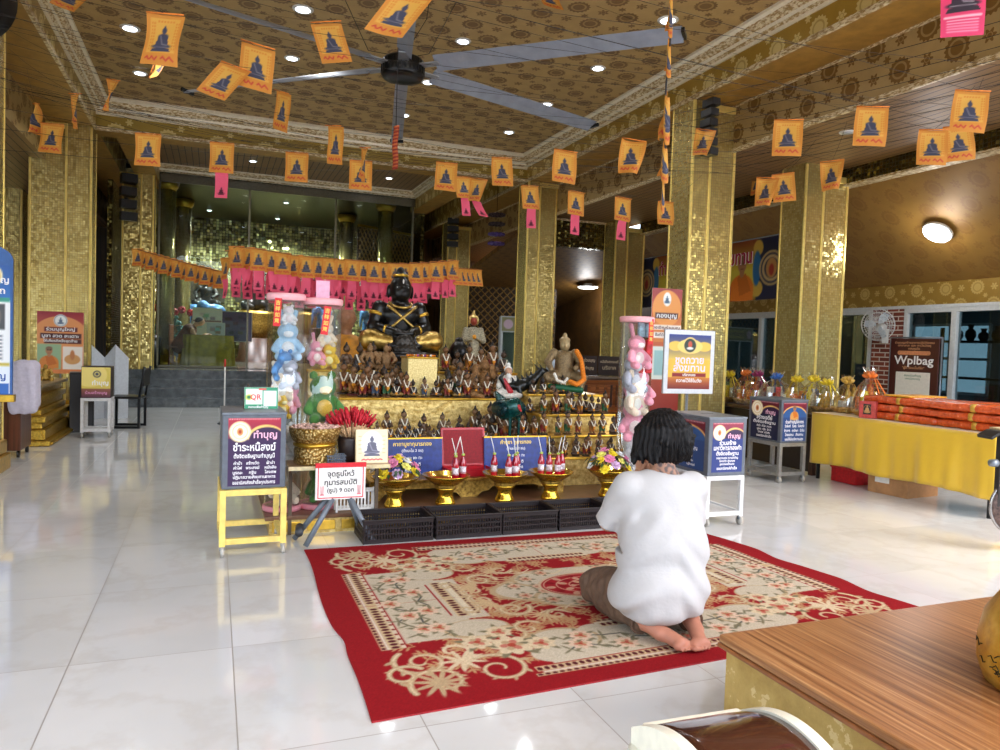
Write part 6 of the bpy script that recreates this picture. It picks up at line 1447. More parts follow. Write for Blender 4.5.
# (x, y) of the top middle in the photograph, flag height in pixels, style, turn, roll, tail
BIG = [(165, 14, 50, 0, .5, .1, None, 'at the top left corner, left of the fan\'s thin blades', 0), (82, -12, 30, 6, .2, .3, None, 'cut by the top edge in the left corner', 0), (258, 45, 42, 1, .2, .2, None, 'larger of the pair left of the fan', 0), (236, 67, 42, 6, .5, .35, None, 'behind the larger of the pair left of the fan', 0),
    (152, 70, 22, 3, .9, -.9, None, 'blown flat, below the top left flag', 0), (113, 80, 30, 2, .9, .25, None, 'tilted, right of the left column', 0), (75, 94, 30, 4, .4, 0, None, 'seen narrow on the left column', 0), (36, 104, 28, 5, .3, 0, None, 'narrowest, left of the left column', 0), (52, 124, 28, 0, .3, .05, None, 'square-hung on the left column front', 0),
    (148, 134, 31, 0, .25, 0, None, 'hanging flat before the left end of the glass screen', 0), (222, 143, 29, 0, .2, 0, 0, 'with a long pink tail, before the dark slatted ceiling', 0), (297, 153, 28, 0, .25, 0, None, 'hanging flat, right of the pink-tailed one over the glass screen', 0), (281, 92, 36, 1, 1.1, .35, None, 'leaning, just under the far cornice left', 0), (326, 22, 38, 1, .1, -.2, None, 'folded at its top edge, crossing the thin fan blade', 0), (414, -6, 52, 6, .5, .25, None, 'largest, in front of the fan rod', 0),
    (333, 126, 36, 1, 1.15, .2, None, 'leaning, over the cornice below the fan', 0), (365, 148, 30, 4, .8, .1, None, 'narrow, in front of a flat one left of the striped strand', 0), (361, 161, 28, 0, .2, 0, None, 'flat, behind the narrow one left of the striped strand', 0),
    (447, 163, 27, 0, .25, .05, None, 'nearest the glass screen corner', 0), (463, 177, 20, 1, .3, 0, 2, 'with a curling pink tail, left of the middle column', 0), (479, 179, 22, 2, .3, .1, 1, 'with a dark pink tail blown right, left of the middle column', 0), (502, 158, 27, 0, .1, -.05, None, 'just under the corner of the cornice', 0), (530, 186, 22, 1, .2, 0, 0, 'with a pink tail, on the front of the middle column', 0),
    (566, 151, 31, 0, .1, .06, None, 'right of the middle column, below the beam', 0), (577, 192, 22, 1, .1, .1, 2, 'with a pink tail, between the middle and the front columns', 0), (624, 198, 22, 1, .1, .1, 0, 'with a pink tail, above the far right column', 0), (634, 140, 33, 2, .1, .05, None, 'upright, halfway along the big beam', 0), (666, 202, 22, 0, .1, 0, None, 'small, left of the front right column', 0), (706, 130, 25, 2, .4, .1, None, 'on the front right column below the speaker', 0),
    (789, 120, 35, 0, -.1, .03, None, 'right of the front right column, on the patterned beam', 0), (783, 174, 27, 0, -.1, -.1, None, 'left of the two small ones by the second right column', 0), (768, 178, 27, 2, -.1, .05, None, 'second of the small group between the right columns', 0), (757, 175, 18, 4, .3, 0, None, 'narrowest of the small group between the right columns', 0), (832, 161, 28, 2, -.1, -.1, None, 'on the top of the second right column', 0),
    (873, 107, 38, 0, -.1, .06, None, 'beside the unlit downlight on the right', 0), (934, 130, 34, 0, -.1, .04, None, 'left of the overlapping three at the right', 0), (958, 126, 34, 0, -.1, -.1, None, 'behind the large one at the right edge', 0), (973, 91, 40, 0, -.1, .1, None, 'large, near the right edge', 0), (545, -14, 26, 3, .3, .2, None, 'cut by the top edge right of the fan', 0)]
HEIGHTS = {}
pts3 = []
for x, y, hp_, st, rz, ry, tl_, w, _ in BIG:
    p = AD(x, y, FH*FOC/hp_*.97); pts3.append(p); rz = .62 if x > 740 else rz                # those on the right hang turned towards the entrance
    flag(p, st, 'orange prayer flag, '+w, -rz, ry, 1., tl_)
# pink flag at the top right corner
t = thing('prayer_flag', 'pink prayer flag with a dark seated figure and white writing, at the top right corner', 'flag', AD(964, -30, 4.0), 0, 'pink prayer flags'); t.rotation_euler = (0, .0, -.75)
cv = Canvas(.21, .36, 40, (234, 70, 116)); buddha(cv, .105, .13, .2, (60, 50, 62), (150, 140, 150)); cv.line([(.02, .105), (.19, .105)], .012, (250, 200, 214))
for i in range(5): cv.line([(.03, .085-.015*i), (.18, .085-.015*i)], .005, (250, 186, 206))
def shp(X, Y): return X-.105+.02*(.36-Y), .015*np.sin((.36-Y)*14+X*9), Y-.36
obj('cloth', cv.mesh(shp), CLOTH, t); obj('hem', HEM, None, t)
# twisted flags hanging in a strand at the top right, and the striped strand under the fan
t = thing('twisted_flag_strand', 'strand of wrung orange flags hanging straight down before the front right column', 'flags', AD(671, -6, 4.6)); L_ = [0, .11, .2, .44, .5, .66, .86, .98, 1.04, 1.2, 1.3]
obj('string', MB().tube([(0, 0, ZC-t.location.z)]+[(.01*math.sin(k), 0, -.14*k) for k in range(10)], .006, 6), M((44, 40, 42), .7), t)
for k, (z0, h_, w_) in enumerate(((.0, .25, .03), (.3, .2, .03), (.62, .3, .05), (.94, .22, .045), (1.15, .2, .02))):
    cv = flag_canvas(.2, h_, 30)
    def shp(X, Y, h_=h_, w_=w_, z0=z0): d = h_-Y; u = X/.2*5.5+d*14; rr = w_*(.35+.65*d/h_); return rr*np.cos(u)*(.4+.6*X/.2), rr*np.sin(u)*(.4+.6*X/.2), -d-z0+.03*np.sin(u)
    obj('twisted_flag', cv.mesh(shp), CLOTH, t)
p = AD(396, 126, 7.2)
t = thing('striped_strand', 'red and orange striped twisted strand hanging at the tip of the far fan blade', 'flags', p); cv = Canvas(.06, .42, 14, (206, 110, 60))
for i in range(12): cv.rect(0, .035*i, .06, .035*i+.017, (150, 46, 36))
obj('twisted_cloth', cv.mesh(lambda X, Y: (.028*np.cos(X/.06*2*PI)+.006*np.sin(Y*20), .028*np.sin(X/.06*2*PI), Y-.42+.008*np.cos(X/.06*2*PI))), CLOTH, t); obj('string', MB().cyl((0, 0, -.02), (0, 0, ZC-p.z), .004, .004, 6), M((44, 40, 42), .7), t)
# strings: strung lines across the hall on which the flags hang
CORD = M((40, 36, 34), .8, 0., 0)
def cord(pts, r, label):
    t = thing('cord', label, 'cord', pts[0], 0, 'dark cords strung under the ceiling'); P = [Vector(q)-Vector(pts[0]) for q in pts]
    obj('line', MB().tube(P, r, 5), CORD, t)
def sag(a, b, s, n=9): return [Vector(a).lerp(Vector(b), i/(n-1))-Vector((0, 0, s*4*(i/(n-1))*(1-i/(n-1)))) for i in range(n)]
for k in range(9):
    a = AD(1000, 16+13*k, 5.2+.35*k); b = Vector((XR-.05, 7.95+.5*k, 4.66-.06*k)); d_ = (a-b).normalized(); cord(sag(b, a+d_*1.5, .05), .003, 'dark cord from the front right column to the right edge, %s from the top' % ORD[k])
for k in range(5):
    a = AD(-20, 60+22*k, 5.+.4*k); b = Vector((1.2+.9*k, YF-.1, 4.85)); cord(sag(a, b, .12), .0022, 'dark cord from the left edge to the far cornice, %s' % ORD[k])
# every flag hangs on a cord run from beam to beam
for p, bg_ in zip(pts3, BIG):
    x0, x1 = (XL+.01, XR-.01) if p.x < XR else (XR+.69, 8.44); top = 4.95 if p.x < XR else 4.0; q = p+Vector((0, 0, .004))
    cord(sag((x0, p.y+.25, min(top, q.z+.4)), q, .03, 6)+sag(q, (x1, p.y-.15, min(top, q.z+.35)), .03, 6)[1:], .0015, 'cord of flag '+bg_[7])
# ---------------------------------------------------------------- garland of small flags round the altar
gp = [AY(222, 262, 9.3), AY(232, 246, 9.1), AY(258, 249, 8.95), AY(300, 256, 8.9), AY(350, 260, 8.9), AY(400, 264, 8.95), AY(440, 262, 9.0), AY(458, 260, 9.1)]
def along(P, n):
    L = [0]
    for a, b in zip(P, P[1:]): L.append(L[-1]+(b-a).length)
    out = []
    for i in range(n):
        s = L[-1]*(i+.5)/n; k = max(0, min(int(np.searchsorted(L, s))-1, len(P)-2)); out.append((P[k].lerp(P[k+1], (s-L[k])/(L[k+1]-L[k])), P[k+1]-P[k]))
    return out
F0 = [None]*3
def small_flag(p, d, st, label, tail=True, sc=1., grp='small flags of the altar garland'):
    rz = math.atan2(d.y, d.x); key = st+(0 if tail else 10)
    if key not in SF:
        t = thing('garland_flag', label, 'flag', p, rz, grp); t.scale = (sc,)*3; obj('cloth', SMALL[st], None, t); obj('hem', HEMS, None, t)
        if tail: obj('pink_tail', SPINK[st], None, t, ((.02 if st == 1 else -.02 if st == 2 else 0), 0, -.185))
        SF[key] = t
    else: dup(SF[key], p, rz, label, None, sc)
SF = {}
A_ = along(gp, 23)
for i, (p, d) in enumerate(A_): small_flag(p, d, (0, 1, 0, 2)[i % 4], 'pink-tailed orange garland flag, %s from left in front row over the altar' % (ORD[i] if i < 18 else ('19th', '20th', '21st', '22nd', '23rd')[i-18]), True, 1.25)
cord([p for p, d in A_], .004, 'cord of the front row of the altar flag garland')
PT = thing('pink_pennant', 'x', 'flag', (0, 0, 0), 0, 'pink pennants behind the garland'); obj('cloth', SPINK[0], None, PT); first = True
TR = ['second', 'third', 'fourth']
for k in range(3):
    P = [q+Vector((0, .25*(k+1), -.165-.07*k)) for q in gp[1:7 if k else 8]]; n = 20-k*2; B_ = along(P, n)
    for i, (p, d) in enumerate(B_):
        lb = 'pink pennant, %s from the left in the %s row behind the altar garland' % (ORD[i] if i < 18 else '%dth' % (i+1), TR[k]); p = p+Vector((0, 0, RND.uniform(-.03, .02)))
        if first: PT.location = p; PT['label'] = lb; PT.scale = (1.3,)*3; first = False
        else: dup(PT, p, RND.uniform(-.2, .2), lb, None, RND.uniform(1.22, 1.38))
    cord([p for p, d in B_], .0035, 'cord of the %s row of the altar flag garland' % TR[k])
P = [AY(134, 248, 10.2), AY(160, 256, 10.), AY(190, 264, 9.8), AY(222, 272, 9.6)]
A_ = along(P, 13)
for i, (p, d) in enumerate(A_): small_flag(p, d, (0, 2)[i % 2], 'small orange flag, %s from the left on the string towards the left column' % ORD[i], False, 1.05)
cord([p for p, d in A_], .004, 'cord carrying small orange flags towards the left column')
P = [AY(456, 268, 9.1), AY(481, 270, 9.3)]
A_ = along(P, 5)
for i, (p, d) in enumerate(A_): small_flag(p, d, 0, 'small orange flag, %s from the left on the short string right of the garland' % ORD[i], False, 1.1)
cord([p for p, d in A_], .004, 'short cord carrying small orange flags right of the garland')
# ================================================================= rug
def rug():
    W, H = 3.08, 2.2
    cv = Canvas(W/2, H/2, 250, (160, 26, 33)); CRM = (220, 206, 180); BEI = (206, 178, 136); DRED = (92, 22, 34); GRN = (136, 128, 98); PNK = (214, 130, 110); LBE = (236, 214, 176)
    r = random.Random(6)
    def leaf(x, y, L, a, c=BEI, w=.35): cv.ell(x+L*.5*math.cos(a), y+L*.5*math.sin(a), L*.5, L*w*.5, c, a)
    def spray(x, y, a, n, L, c=BEI):
        px_, py_ = x, y; pts = [(x, y)]
        for i in range(n):
            a += r.uniform(-.25, .35); px_ += L*.62*math.cos(a); py_ += L*.62*math.sin(a); pts.append((px_, py_)); leaf(px_, py_, L, a+.9, c); leaf(px_, py_, L, a-.9, c)
        cv.line(pts, .009, c); leaf(px_, py_, L, a, c)
    def flower(x, y, R0, c1=LBE, c2=PNK):
        for k in range(5): leaf(x, y, R0*1.45, k*1.26+.3, GRN, .28)
        for k in range(8): cv.ell(x+R0*.62*math.cos(k*PI/4), y+R0*.62*math.sin(k*PI/4), R0*.42, R0*.3, c1, k*PI/4)
        for k in range(6): cv.ell(x+R0*.34*math.cos(k*PI/3), y+R0*.34*math.sin(k*PI/3), R0*.24, R0*.19, c2 if k % 2 else BEI, k*PI/3)
        cv.ell(x, y, R0*.2, R0*.2, (190, 80, 60))
    def scroll(x, y, R0, a0, turns, sgn, c=BEI, w=.03):
        pts = []
        for i in range(46):
            t = i/45; a = a0+sgn*t*turns*2*PI; q = R0*(1-t*.86); pts.append((x+q*math.cos(a), y+q*math.sin(a)))
        cv.line(pts, w, c, w*.5); cv.line(pts, w*.35, LBE, w*.15)
        for i in range(3, 30, 4):
            p, q = pts[i], pts[i+1]; a = math.atan2(q[1]-p[1], q[0]-p[0])-sgn*1.; leaf(p[0], p[1], R0*.42*(1-i/50), a, c, .45)
    # field vines
    for i in range(150):
        x, y = r.uniform(.3, 1.54), r.uniform(.3, 1.1)
        spray(x, y, r.uniform(0, 6.3), r.choice((2, 3)), .042, (206, 160, 112))
    # side panels (short side): cream lobed panel with ribbed strips
    def band(x0, y0, x1, y1, vert):
        cv.rect(x0, y0, x1, y1, (222, 196, 150)); n = int(((y1-y0) if vert else (x1-x0))/.034)
        for i in range(n):
            f = .034*(i+.5)
            if vert: cv.ell(x0+(x1-x0)*.5, y0+f, (x1-x0)*.34, .012, DRED); 
            else: cv.ell(x0+f, y0+(y1-y0)*.5, .012, (y1-y0)*.34, DRED)
    cv.rect(.25, .6, .66, 1.1, CRM); cv.ell(.62, .66, .16, .1, CRM); cv.ell(.66, .67, .17, .115, BEI); cv.ell(.66, .68, .155, .1, CRM)
    cv.rect(.58, .8, .78, 1.1, CRM); band(.62, .84, .68, 1.1, True); cv.rect(.69, .83, .72, 1.1, (240, 226, 196)); band(.72, .85, .75, 1.1, True); cv.rect(.585, .86, .595, 1.1, (170, 30, 36))
    band(.16, .56, .185, 1.1, True); cv.rect(.185, .56, .2, 1.1, (240, 230, 206)); band(.2, .56, .255, 1.1, True); cv.rect(.255, .56, .275, 1.1, (236, 218, 190)); cv.rect(.275, .56, .283, 1.1, (172, 30, 36))
    for i in range(9): cv.ell(.265, .6+.058*i, .01, .01, (150, 60, 50))
    # long side panel
    cv.rect(.95, .2, 1.54, .5, CRM); cv.ell(1.0, .42, .19, .14, BEI); cv.ell(1.0, .42, .172, .122, CRM); cv.ell(1.22, .5, .1, .05, CRM); cv.rect(.84, .2, 1.54, .34, CRM); cv.ell(.9, .3, .12, .09, CRM)
    band(.72, .115, 1.54, .14, False); cv.rect(.76, .14, 1.54, .155, (240, 230, 206)); band(.74, .155, 1.54, .2, False); cv.rect(.8, .2, 1.54, .207, (172, 30, 36))
    band(1.26, .5, 1.54, .55, False); cv.rect(1.24, .545, 1.54, .56, (240, 226, 196)); band(1.26, .56, 1.54, .585, False)
    # vine with roses in both panels
    def vine(P, n):
        cv.line(P, .01, (84, 84, 80))
        for i, (x, y) in enumerate(P):
            for q in range(3): leaf(x, y, .055, r.uniform(0, 6.3), GRN, .24)
            if i % 3 == 1: flower(x, y, .058, (240, 208, 180), (210, 128, 100))
    vine([(.36+.05*math.sin(i*1.7), .68+.06*i) for i in range(9)], 9); vine([(.47+.05*math.cos(i*1.3), .66+.075*i) for i in range(7)], 7)
    vine([(.98+.072*i, .31+.045*math.sin(i*1.5)) for i in range(9)], 9); vine([(1.0+.1*i, .42+.02*math.sin(i*1.8)) for i in range(4)], 4)
    # corner scrolls and bouquet
    scroll(.3, .4, .13, 2.2, 1.5, 1); scroll(.33, .2, .14, 3.6, 1.2, -1); scroll(.6, .24, .15, 2.8, 1.5, -1); scroll(.2, .3, .09, .5, 1.2, 1); scroll(.46, .46, .1, 4.5, 1., 1, LBE)
    for k in range(11): leaf(.32, .2, .12, k*.571, BEI, .2)
    for k in range(9): leaf(.47, .36, .11, k*.7+.3, LBE, .2)
    scroll(.78, .55, .1, 1.5, 1., -1); scroll(.9, .6, .09, .6, 1., 1)
    for x, y, R0 in ((.74, .44, .1), (.6, .52, .075), (.88, .42, .07), (.74, .6, .065)): flower(x, y, R0)
    # centre medallion
    cv.ell(1.54, 1.1, .64, .25, BEI); cv.ell(1.54, 1.1, .6, .225, CRM); cv.ell(1.4, .94, .3, .17, BEI); cv.ell(1.4, .94, .275, .145, CRM); cv.ell(1.54, .94, .2, .16, CRM)
    for k in range(4):
        cv.line([(.98-.03*k+.3*t-.02*math.sin(t*3), .8-.02*k+.2*math.sin(t*2.2)*.4+.05*k) for t in np.linspace(-.3, .8, 14)], .014, BEI)
        cv.line([(1.0+.1*k+.02*t*10, .72+.03*k+.06*math.sin(t*PI)) for t in np.linspace(0, 1, 10)], .012, LBE)
    scroll(.93, .86, .1, .2, 1.4, -1, BEI, .036); scroll(.82, 1.03, .09, 1., 1.3, 1, BEI, .036); scroll(1.12, .72, .07, .5, 1.2, 1); scroll(.7, .92, .06, .5, 1.2, -1)
    for k in range(9): leaf(.86, .98, .13, 2.2+k*.34, (222, 190, 144), .17)
    for k in range(8): leaf(1.06, .74, .1, 2.6+k*.4, (222, 190, 144), .17)
    for x, y in ((1.08, 1.02), (1.2, .92), (1.34, .84), (1.22, 1.06)):
        for q in range(6): leaf(x, y, .06, q+.4, GRN, .36)
        flower(x, y, .04, (230, 190, 160), (196, 110, 90))
    cv.ell(1.54, 1.1, .33, .21, (226, 196, 160)); cv.ell(1.54, 1.1, .31, .195, (176, 34, 42))
    for q in range(3):
        R0 = .1+.08*q
        for k in range(14): cv.ell(1.54+R0*math.cos(k*2*PI/14), 1.1+R0*.62*math.sin(k*2*PI/14), .03, .02, (222, 170, 140) if (k+q) % 2 else (150, 20, 30), k*2*PI/14)
        cv.line([(1.54+(R0+.035)*math.cos(t), 1.1+(R0+.035)*.62*math.sin(t)) for t in np.linspace(PI, 1.5*PI, 20)], .008, (226, 180, 150))
    c = cv.c; full = np.concatenate([c, c[:, -2::-1]], 1); full = np.concatenate([full, full[-2::-1]], 0)
    ny, nx = full.shape[:2]; u, v = np.meshgrid(np.linspace(0, 1, nx), np.linspace(0, 1, ny))
    A, B, D, E = [np.array(q) for q in ((.56, 2.60), (3.73, 2.73), (.57, 4.92), (3.56, 4.86))]
    X = (A[0]*(1-u)+B[0]*u)*(1-v)+(D[0]*(1-u)+E[0]*u)*v; Y = (A[1]*(1-u)+B[1]*u)*(1-v)+(D[1]*(1-u)+E[1]*u)*v
    ew = np.clip((u-.93)/.07, 0, 1); X += .022*ew*np.sin(v*19+1); ew2 = np.clip((.05-u)/.05, 0, 1); X += ew2*(.012*np.sin(v*9)+.018*np.exp(-((v-.33)/.05)**2))
    Z = .0075+.004*ew*np.sin(v*19+2)**2+.0*u
    full = full*.88*(1+NP.normal(0, .03, full.shape[:2]))[..., None]
    P = np.stack([X, Y, Z], -1).reshape(-1, 3); i = np.arange(nx*ny).reshape(ny, nx); F = np.stack([i[:-1, :-1], i[:-1, 1:], i[1:, 1:], i[1:, :-1]], -1).reshape(-1, 4)
    t = thing('rug', 'large red and cream floral rug the person kneels on', 'rug', (0, 0, 0))
    obj('pile', grid_mesh(P, F, full.reshape(-1, 3)), PAINT(.9, 0., .1, .5), t)
    b = np.concatenate([P[i[0]], P[i[1:, -1]], P[i[-1, -2::-1]], P[i[-2:0:-1, 0]]]); b2 = b.copy(); b2[:, 2] = 0; n = len(b); k = np.arange(n)
    obj('bound_edge', grid_mesh(np.concatenate([b, b2]), np.stack([k, (k+1) % n, n+(k+1) % n, n+k], -1)), M((150, 26, 32), .9), t)
rug()
# ================================================================= foreground wooden bench-platform, gold drum base, waste bin
g = NG('streaked_wood_laminate'); p_ = g.xyz(g.obj()); q_ = g.comb(g.f('MULTIPLY', p_[0], 60.), g.f('MULTIPLY', p_[1], 1.3), g.f('MULTIPLY', p_[2], 60.)); n_ = g.noise(q_, 1., 5., .6)
LAM = g.out(g.ramp(n_, [(.34, (116, 72, 42)), (.47, (152, 102, 62)), (.58, (170, 120, 76)), (.66, (196, 150, 102))]), .32)
g = NG('worn_gold_paper'); n_ = g.noise(g.obj(), 7., 5., .65); n2 = g.noise(g.obj(), 26., 4., .6); g.bump(n2, .25, .01)
GPAP = g.out(g.mix(g.f('GREATER_THAN', g.f('ADD', n_, g.f('MULTIPLY', n2, .5)), .84), g.ramp(n_, [(.35, (176, 146, 76)), (.65, (208, 178, 104))]), (222, 200, 140)), .36, .25)
t = thing('wood_platform', 'brown streaked wooden platform with old gold sides, cut by the lower right corner', 'platform', (1.63, 1.97, 0))
obj('top_board', bx((.9, -.7, .435), (1.84, 1.44, .03), 0, .008), LAM, t); obj('edge_band', MB().bb((-.024, -1.42, .405), (1.8, .022, .42)).mesh('e', .004), M((150, 94, 54), .35, 0., .15, 12.), t)
obj('gold_side', MB().bb((.0, -1.4, 0), (1.78, 0, .405)).mesh('s'), GPAP, t)
q = AZ(1078, 695, .45)
g = NG('old_yellow_gold'); n_ = g.noise(g.obj(), 14., 5., .6); g.bump(n_, .2, .008); OLDG = g.out(g.ramp(n_, [(.28, (160, 104, 20)), (.5, (206, 152, 44)), (.8, (226, 184, 84))]), .34, .45)
t = thing('gold_drum', 'round yellow gold base with dark engraving on the wooden platform, cut by the right edge', 'statue base', (q.x, q.y, .45))
obj('drum', MB().lathe([(.15, 0), (.235, .012), (.25, .06), (.25, .13), (.236, .2), (.2, .26), (.12, .3), (0, .31)], 48), OLDG, t)
m = MB(); r = random.Random(3)
for i in range(44):
    a = r.uniform(2.2, 4.2); z = .09+r.uniform(-.03, .035); R0 = .2505; m.tube([((R0+.0006)*math.cos(a+.05*k), (R0+.0006)*math.sin(a+.05*k), z+.008*math.sin(k*2+i)) for k in range(4)], .0016, 4)
obj('engraved_marks', m, M((54, 44, 20), .6), t)['kind'] = 'stuff'
# waste bin with a brown swing lid
BX, BY, BW, BD = 1.115, 1.285, .34, .38
t = thing('waste_bin', 'cream waste bin with a glossy brown domed swing lid, at the bottom edge', 'bin', (BX, BY, 0), -.04)
CRE = M((238, 234, 214), .3, 0., .03)
def rrect(w, d, r_, n=6): return [(sx*(w/2-r_)+r_*math.cos(a), sy*(d/2-r_)+r_*math.sin(a)) for sx, sy, a0 in ((1, 1, 0), (-1, 1, PI/2), (-1, -1, PI), (1, -1, 1.5*PI)) for a in np.linspace(a0, a0+PI/2, n)]
def loft(secs, cap=True):
    m = MB(); vs = []; fs = []; n = len(secs[0][0]); m.sm = True
    for poly, z in secs: vs += [(x, y, z) for x, y in poly]
    for j in range(len(secs)-1):
        for i in range(n): fs.append((j*n+i, j*n+(i+1) % n, (j+1)*n+(i+1) % n, (j+1)*n+i))
    if cap: fs += [tuple(range(n))[::-1], tuple(range((len(secs)-1)*n, len(secs)*n))]
    return m.add(vs, fs)
obj('bin_body', loft([(rrect(BW*.8, BD*.8, .04), 0), (rrect(BW*1.0, BD*1.0, .04), .43)]), M((24, 24, 24), .4), t)
obj('rim', loft([(rrect(BW*1.06, BD*1.06, .045), .425), (rrect(BW*1.1, BD*1.1, .05), .432), (rrect(BW*1.1, BD*1.1, .05), .446), (rrect(BW*1.04, BD*1.04, .045), .455)]), CRE, t)
# hood: a cream frame around a gently barrel-shaped brown flap; x across, y from back to front
def arch(y): return .485+.062*(1-(y/(BD*.5))**2)
ys = np.linspace(-BD*.5, BD*.5, 25)
for s in (-1, 1):                                                     # side cheeks, their tops follow the arch
    a, b = s*BW*.5, s*BW*.41; lo, hi = min(a, b), max(a, b); n = len(ys); P = [(y, arch(y)+.006) for y in ys]
    vs = [(lo, y, .45) for y in ys]+[(lo, y, z) for y, z in P]+[(hi, y, z) for y, z in P]+[(hi, y, .45) for y in ys]; fs = []
    for i in range(n-1): fs += [(i, i+1, n+i+1, n+i), (n+i, n+i+1, 2*n+i+1, 2*n+i), (2*n+i, 2*n+i+1, 3*n+i+1, 3*n+i)]
    fs += [(0, n, 2*n, 3*n), (n-1, 4*n-1, 3*n-1, 2*n-1)]; bm = bmesh.new(); me = MB().add(vs, fs).mesh('c'); bm.from_mesh(me); bmesh.ops.recalc_face_normals(bm, faces=bm.faces); bm.to_mesh(me); bm.free()
    obj('hood_cheek', me, CRE, t)
    obj('hood_frame', MB().bb((-BW*.41, s*BD*.5-.018, .45), (BW*.41, s*BD*.5+.004, arch(BD*.5)+.012)).mesh('f', .006), CRE, t)
ysf = np.linspace(-BD*.46, BD*.46, 30); xs = np.linspace(-BW*.405, BW*.405, 12)
Xg, Yg = np.meshgrid(xs, ysf); Zg = arch(Yg)+.004-.004*np.abs(Xg/(BW*.405))**6
k = np.arange(Xg.size).reshape(Xg.shape); Ff = np.stack([k[:-1, :-1], k[:-1, 1:], k[1:, 1:], k[1:, :-1]], -1).reshape(-1, 4)
o = obj('brown_flap', grid_mesh(np.stack([Xg, Yg, Zg], -1).reshape(-1, 3), Ff), M((70, 38, 27), .12, 0., .05, 6., Coat_Weight=.4), t); o.modifiers.new('thickness', 'SOLIDIFY').thickness = .006
# ================================================================= left side of the hall
t = thing('blue_display_board', 'tall blue and white round-topped information board, cut by the left edge', 'sign', (-2.07, 8.06, 0), 0.)
w_ = .6; prof = [(-.3, .78), (.3, .78), (.3, 2.05)]+[(.3*math.cos(a), 2.05+.16*math.sin(a)) for a in np.linspace(0, PI, 17)[1:]]
obj('board', MB().prism(prof, .03, Matrix.Translation((0, .034, 0)) @ XZ), M((44, 92, 160), .4, 0., .06), t)
cv = Canvas(.56, 1.2, 50, (236, 238, 240)); cv.grad(.88, 1.2, (40, 110, 186), (30, 84, 160)); cv.rect(0, .86, .56, .9, (50, 150, 130)); cv.rect(.05, .6, .52, .84, (76, 78, 82)); cv.ell(.2, .7, .1, .1, (150, 120, 100)); cv.ell(.4, .72, .09, .12, (110, 100, 96)); cv.rect(0, 0, .56, .26, (226, 234, 244)); cv.poly([(0, 0), (.56, .0), (.56, .1), (0, .04)], (40, 100, 180)); cv.rect(0, .26, .56, .29, (196, 176, 70))
for i in range(7): cv.rect(.05, .32+.035*i, .3, .345+.035*i, (90, 94, 104)); cv.rect(.36, .32+.035*i, .5, .34+.035*i, (130, 132, 140))
cv.ell(.44, 1.1, .06, .09, (240, 226, 180)); cv.ell(.44, 1.1, .04, .07, (190, 150, 90)); obj('print', cv.mesh(), PAINT(.35), t, (0, .002, .8))
lettering([('ขอเชิญร่วมบุญ', .02, 1.86, .08, .5), ('สร้างอุโบสถ', .02, 1.76, .08, .44)], t, SIGNW, 0.); lettering([('ทำบุญ', .14, .96, .09)], t, M((30, 80, 160), .5, 0., 0), 0., 'blue_lettering')
obj('frame', MB().bb((-.32, -.01, .72), (.32, .06, .79)).mesh('f', .006), GOLD, t)
obj('wall_mount', MB().bb((-.1, .06, 1.0), (.1, .1, 1.9)), STEEL, t)
# wooden lectern cart with a white cloth
t = thing('wooden_cart', 'dark brown wooden cabinet on casters, half hidden by the blue board', 'cabinet', (-2.14, 9.55, 0), .0)
obj('cabinet_body', bx((0, 0, .5), (.36, .5, .84), 0, .008), wood('cart_wood', (70, 38, 24), (104, 60, 40), 2, 24.), t); obj('cabinet_top', bx((0, 0, .94), (.4, .54, .03), 0, .006), DWOOD, t)
for x in (-.13, .15):
    for y in (-.2, .2): obj('caster', MB().cyl((x-.012, y, .04), (x+.012, y, .04), .04, .04, 16), BLACKP, t)
def drape(Q): return .006*np.sin(Q[:, 0]*60+Q[:, 2]*6)+.005*np.sin(Q[:, 1]*50)
t = tag(obj('white_cloth', body([('b', (0, 0, -.2), (.12, .2, .25), .05, .03), ('e', (0, 0, .03), (.13, .2, .05), .05), ('b', (.0, -.1, -.24), (.13, .08, .26), .05, .04)], .016, disp=drape), M((212, 206, 224), .85, 0., .05), None, (-1.94, 9.4, .99)), 'lavender white cloth draped over the wooden cabinet at the left', 'cloth')
# stepped gold altar table at the left
GT = foil_mat('gilded_wood', (150, 112, 30), (226, 186, 76), 40., .28, .8)
t = thing('gold_side_altar', 'stepped gold table with carved mouldings, behind the white cloth at the left', 'altar table', (-2.62, 11.1, 0))
zs = [(0, .07, .78, .92), (.07, .2, .72, .87), (.2, .28, .68, .84), (.28, .36, .72, .87), (.36, .44, .66, .8), (.44, .52, .62, .78), (.52, .6, .66, .8), (.6, .7, .6, .76)]
for i, (a, b, x, y) in enumerate(zs): obj('moulding', MB().bb((-x, -y, a), (x, y, b)).mesh('m', .018), GT, t)
obj('table_top', bx((0, 0, .72), (1.36, 1.66, .04), 0, .01), M((150, 132, 96), .3, .2, .1), t)
m = MB()
m.tube([(.785, -.9+.035*i, .035) for i in range(52)], [.023 if i % 2 else .009 for i in range(52)], 8)
obj('beaded_moulding', m, GOLD, t)
m = MB()
for i in range(12): m.prism([(-.05, 0), (.05, 0), (0, .1)], .02, Matrix.Translation((-.66+.12*i, -.87, .08)) @ XZ)
obj('carved_leaf_moulding', m, GT, t)
for i, (x, y, lb) in enumerate(((-2.25, 10.6, 'small gold statuette on the left gold table'), (-2.1, 11.3, 'small bronze statuette at the back of the left gold table'))):
    statue_body(lb, (x, y, .74), 0, [('figure', ss+[('e', (0, 0, .54), (.08, .08, .09), .02)], .02, GT if i == 0 else FOIL_D)], .34)
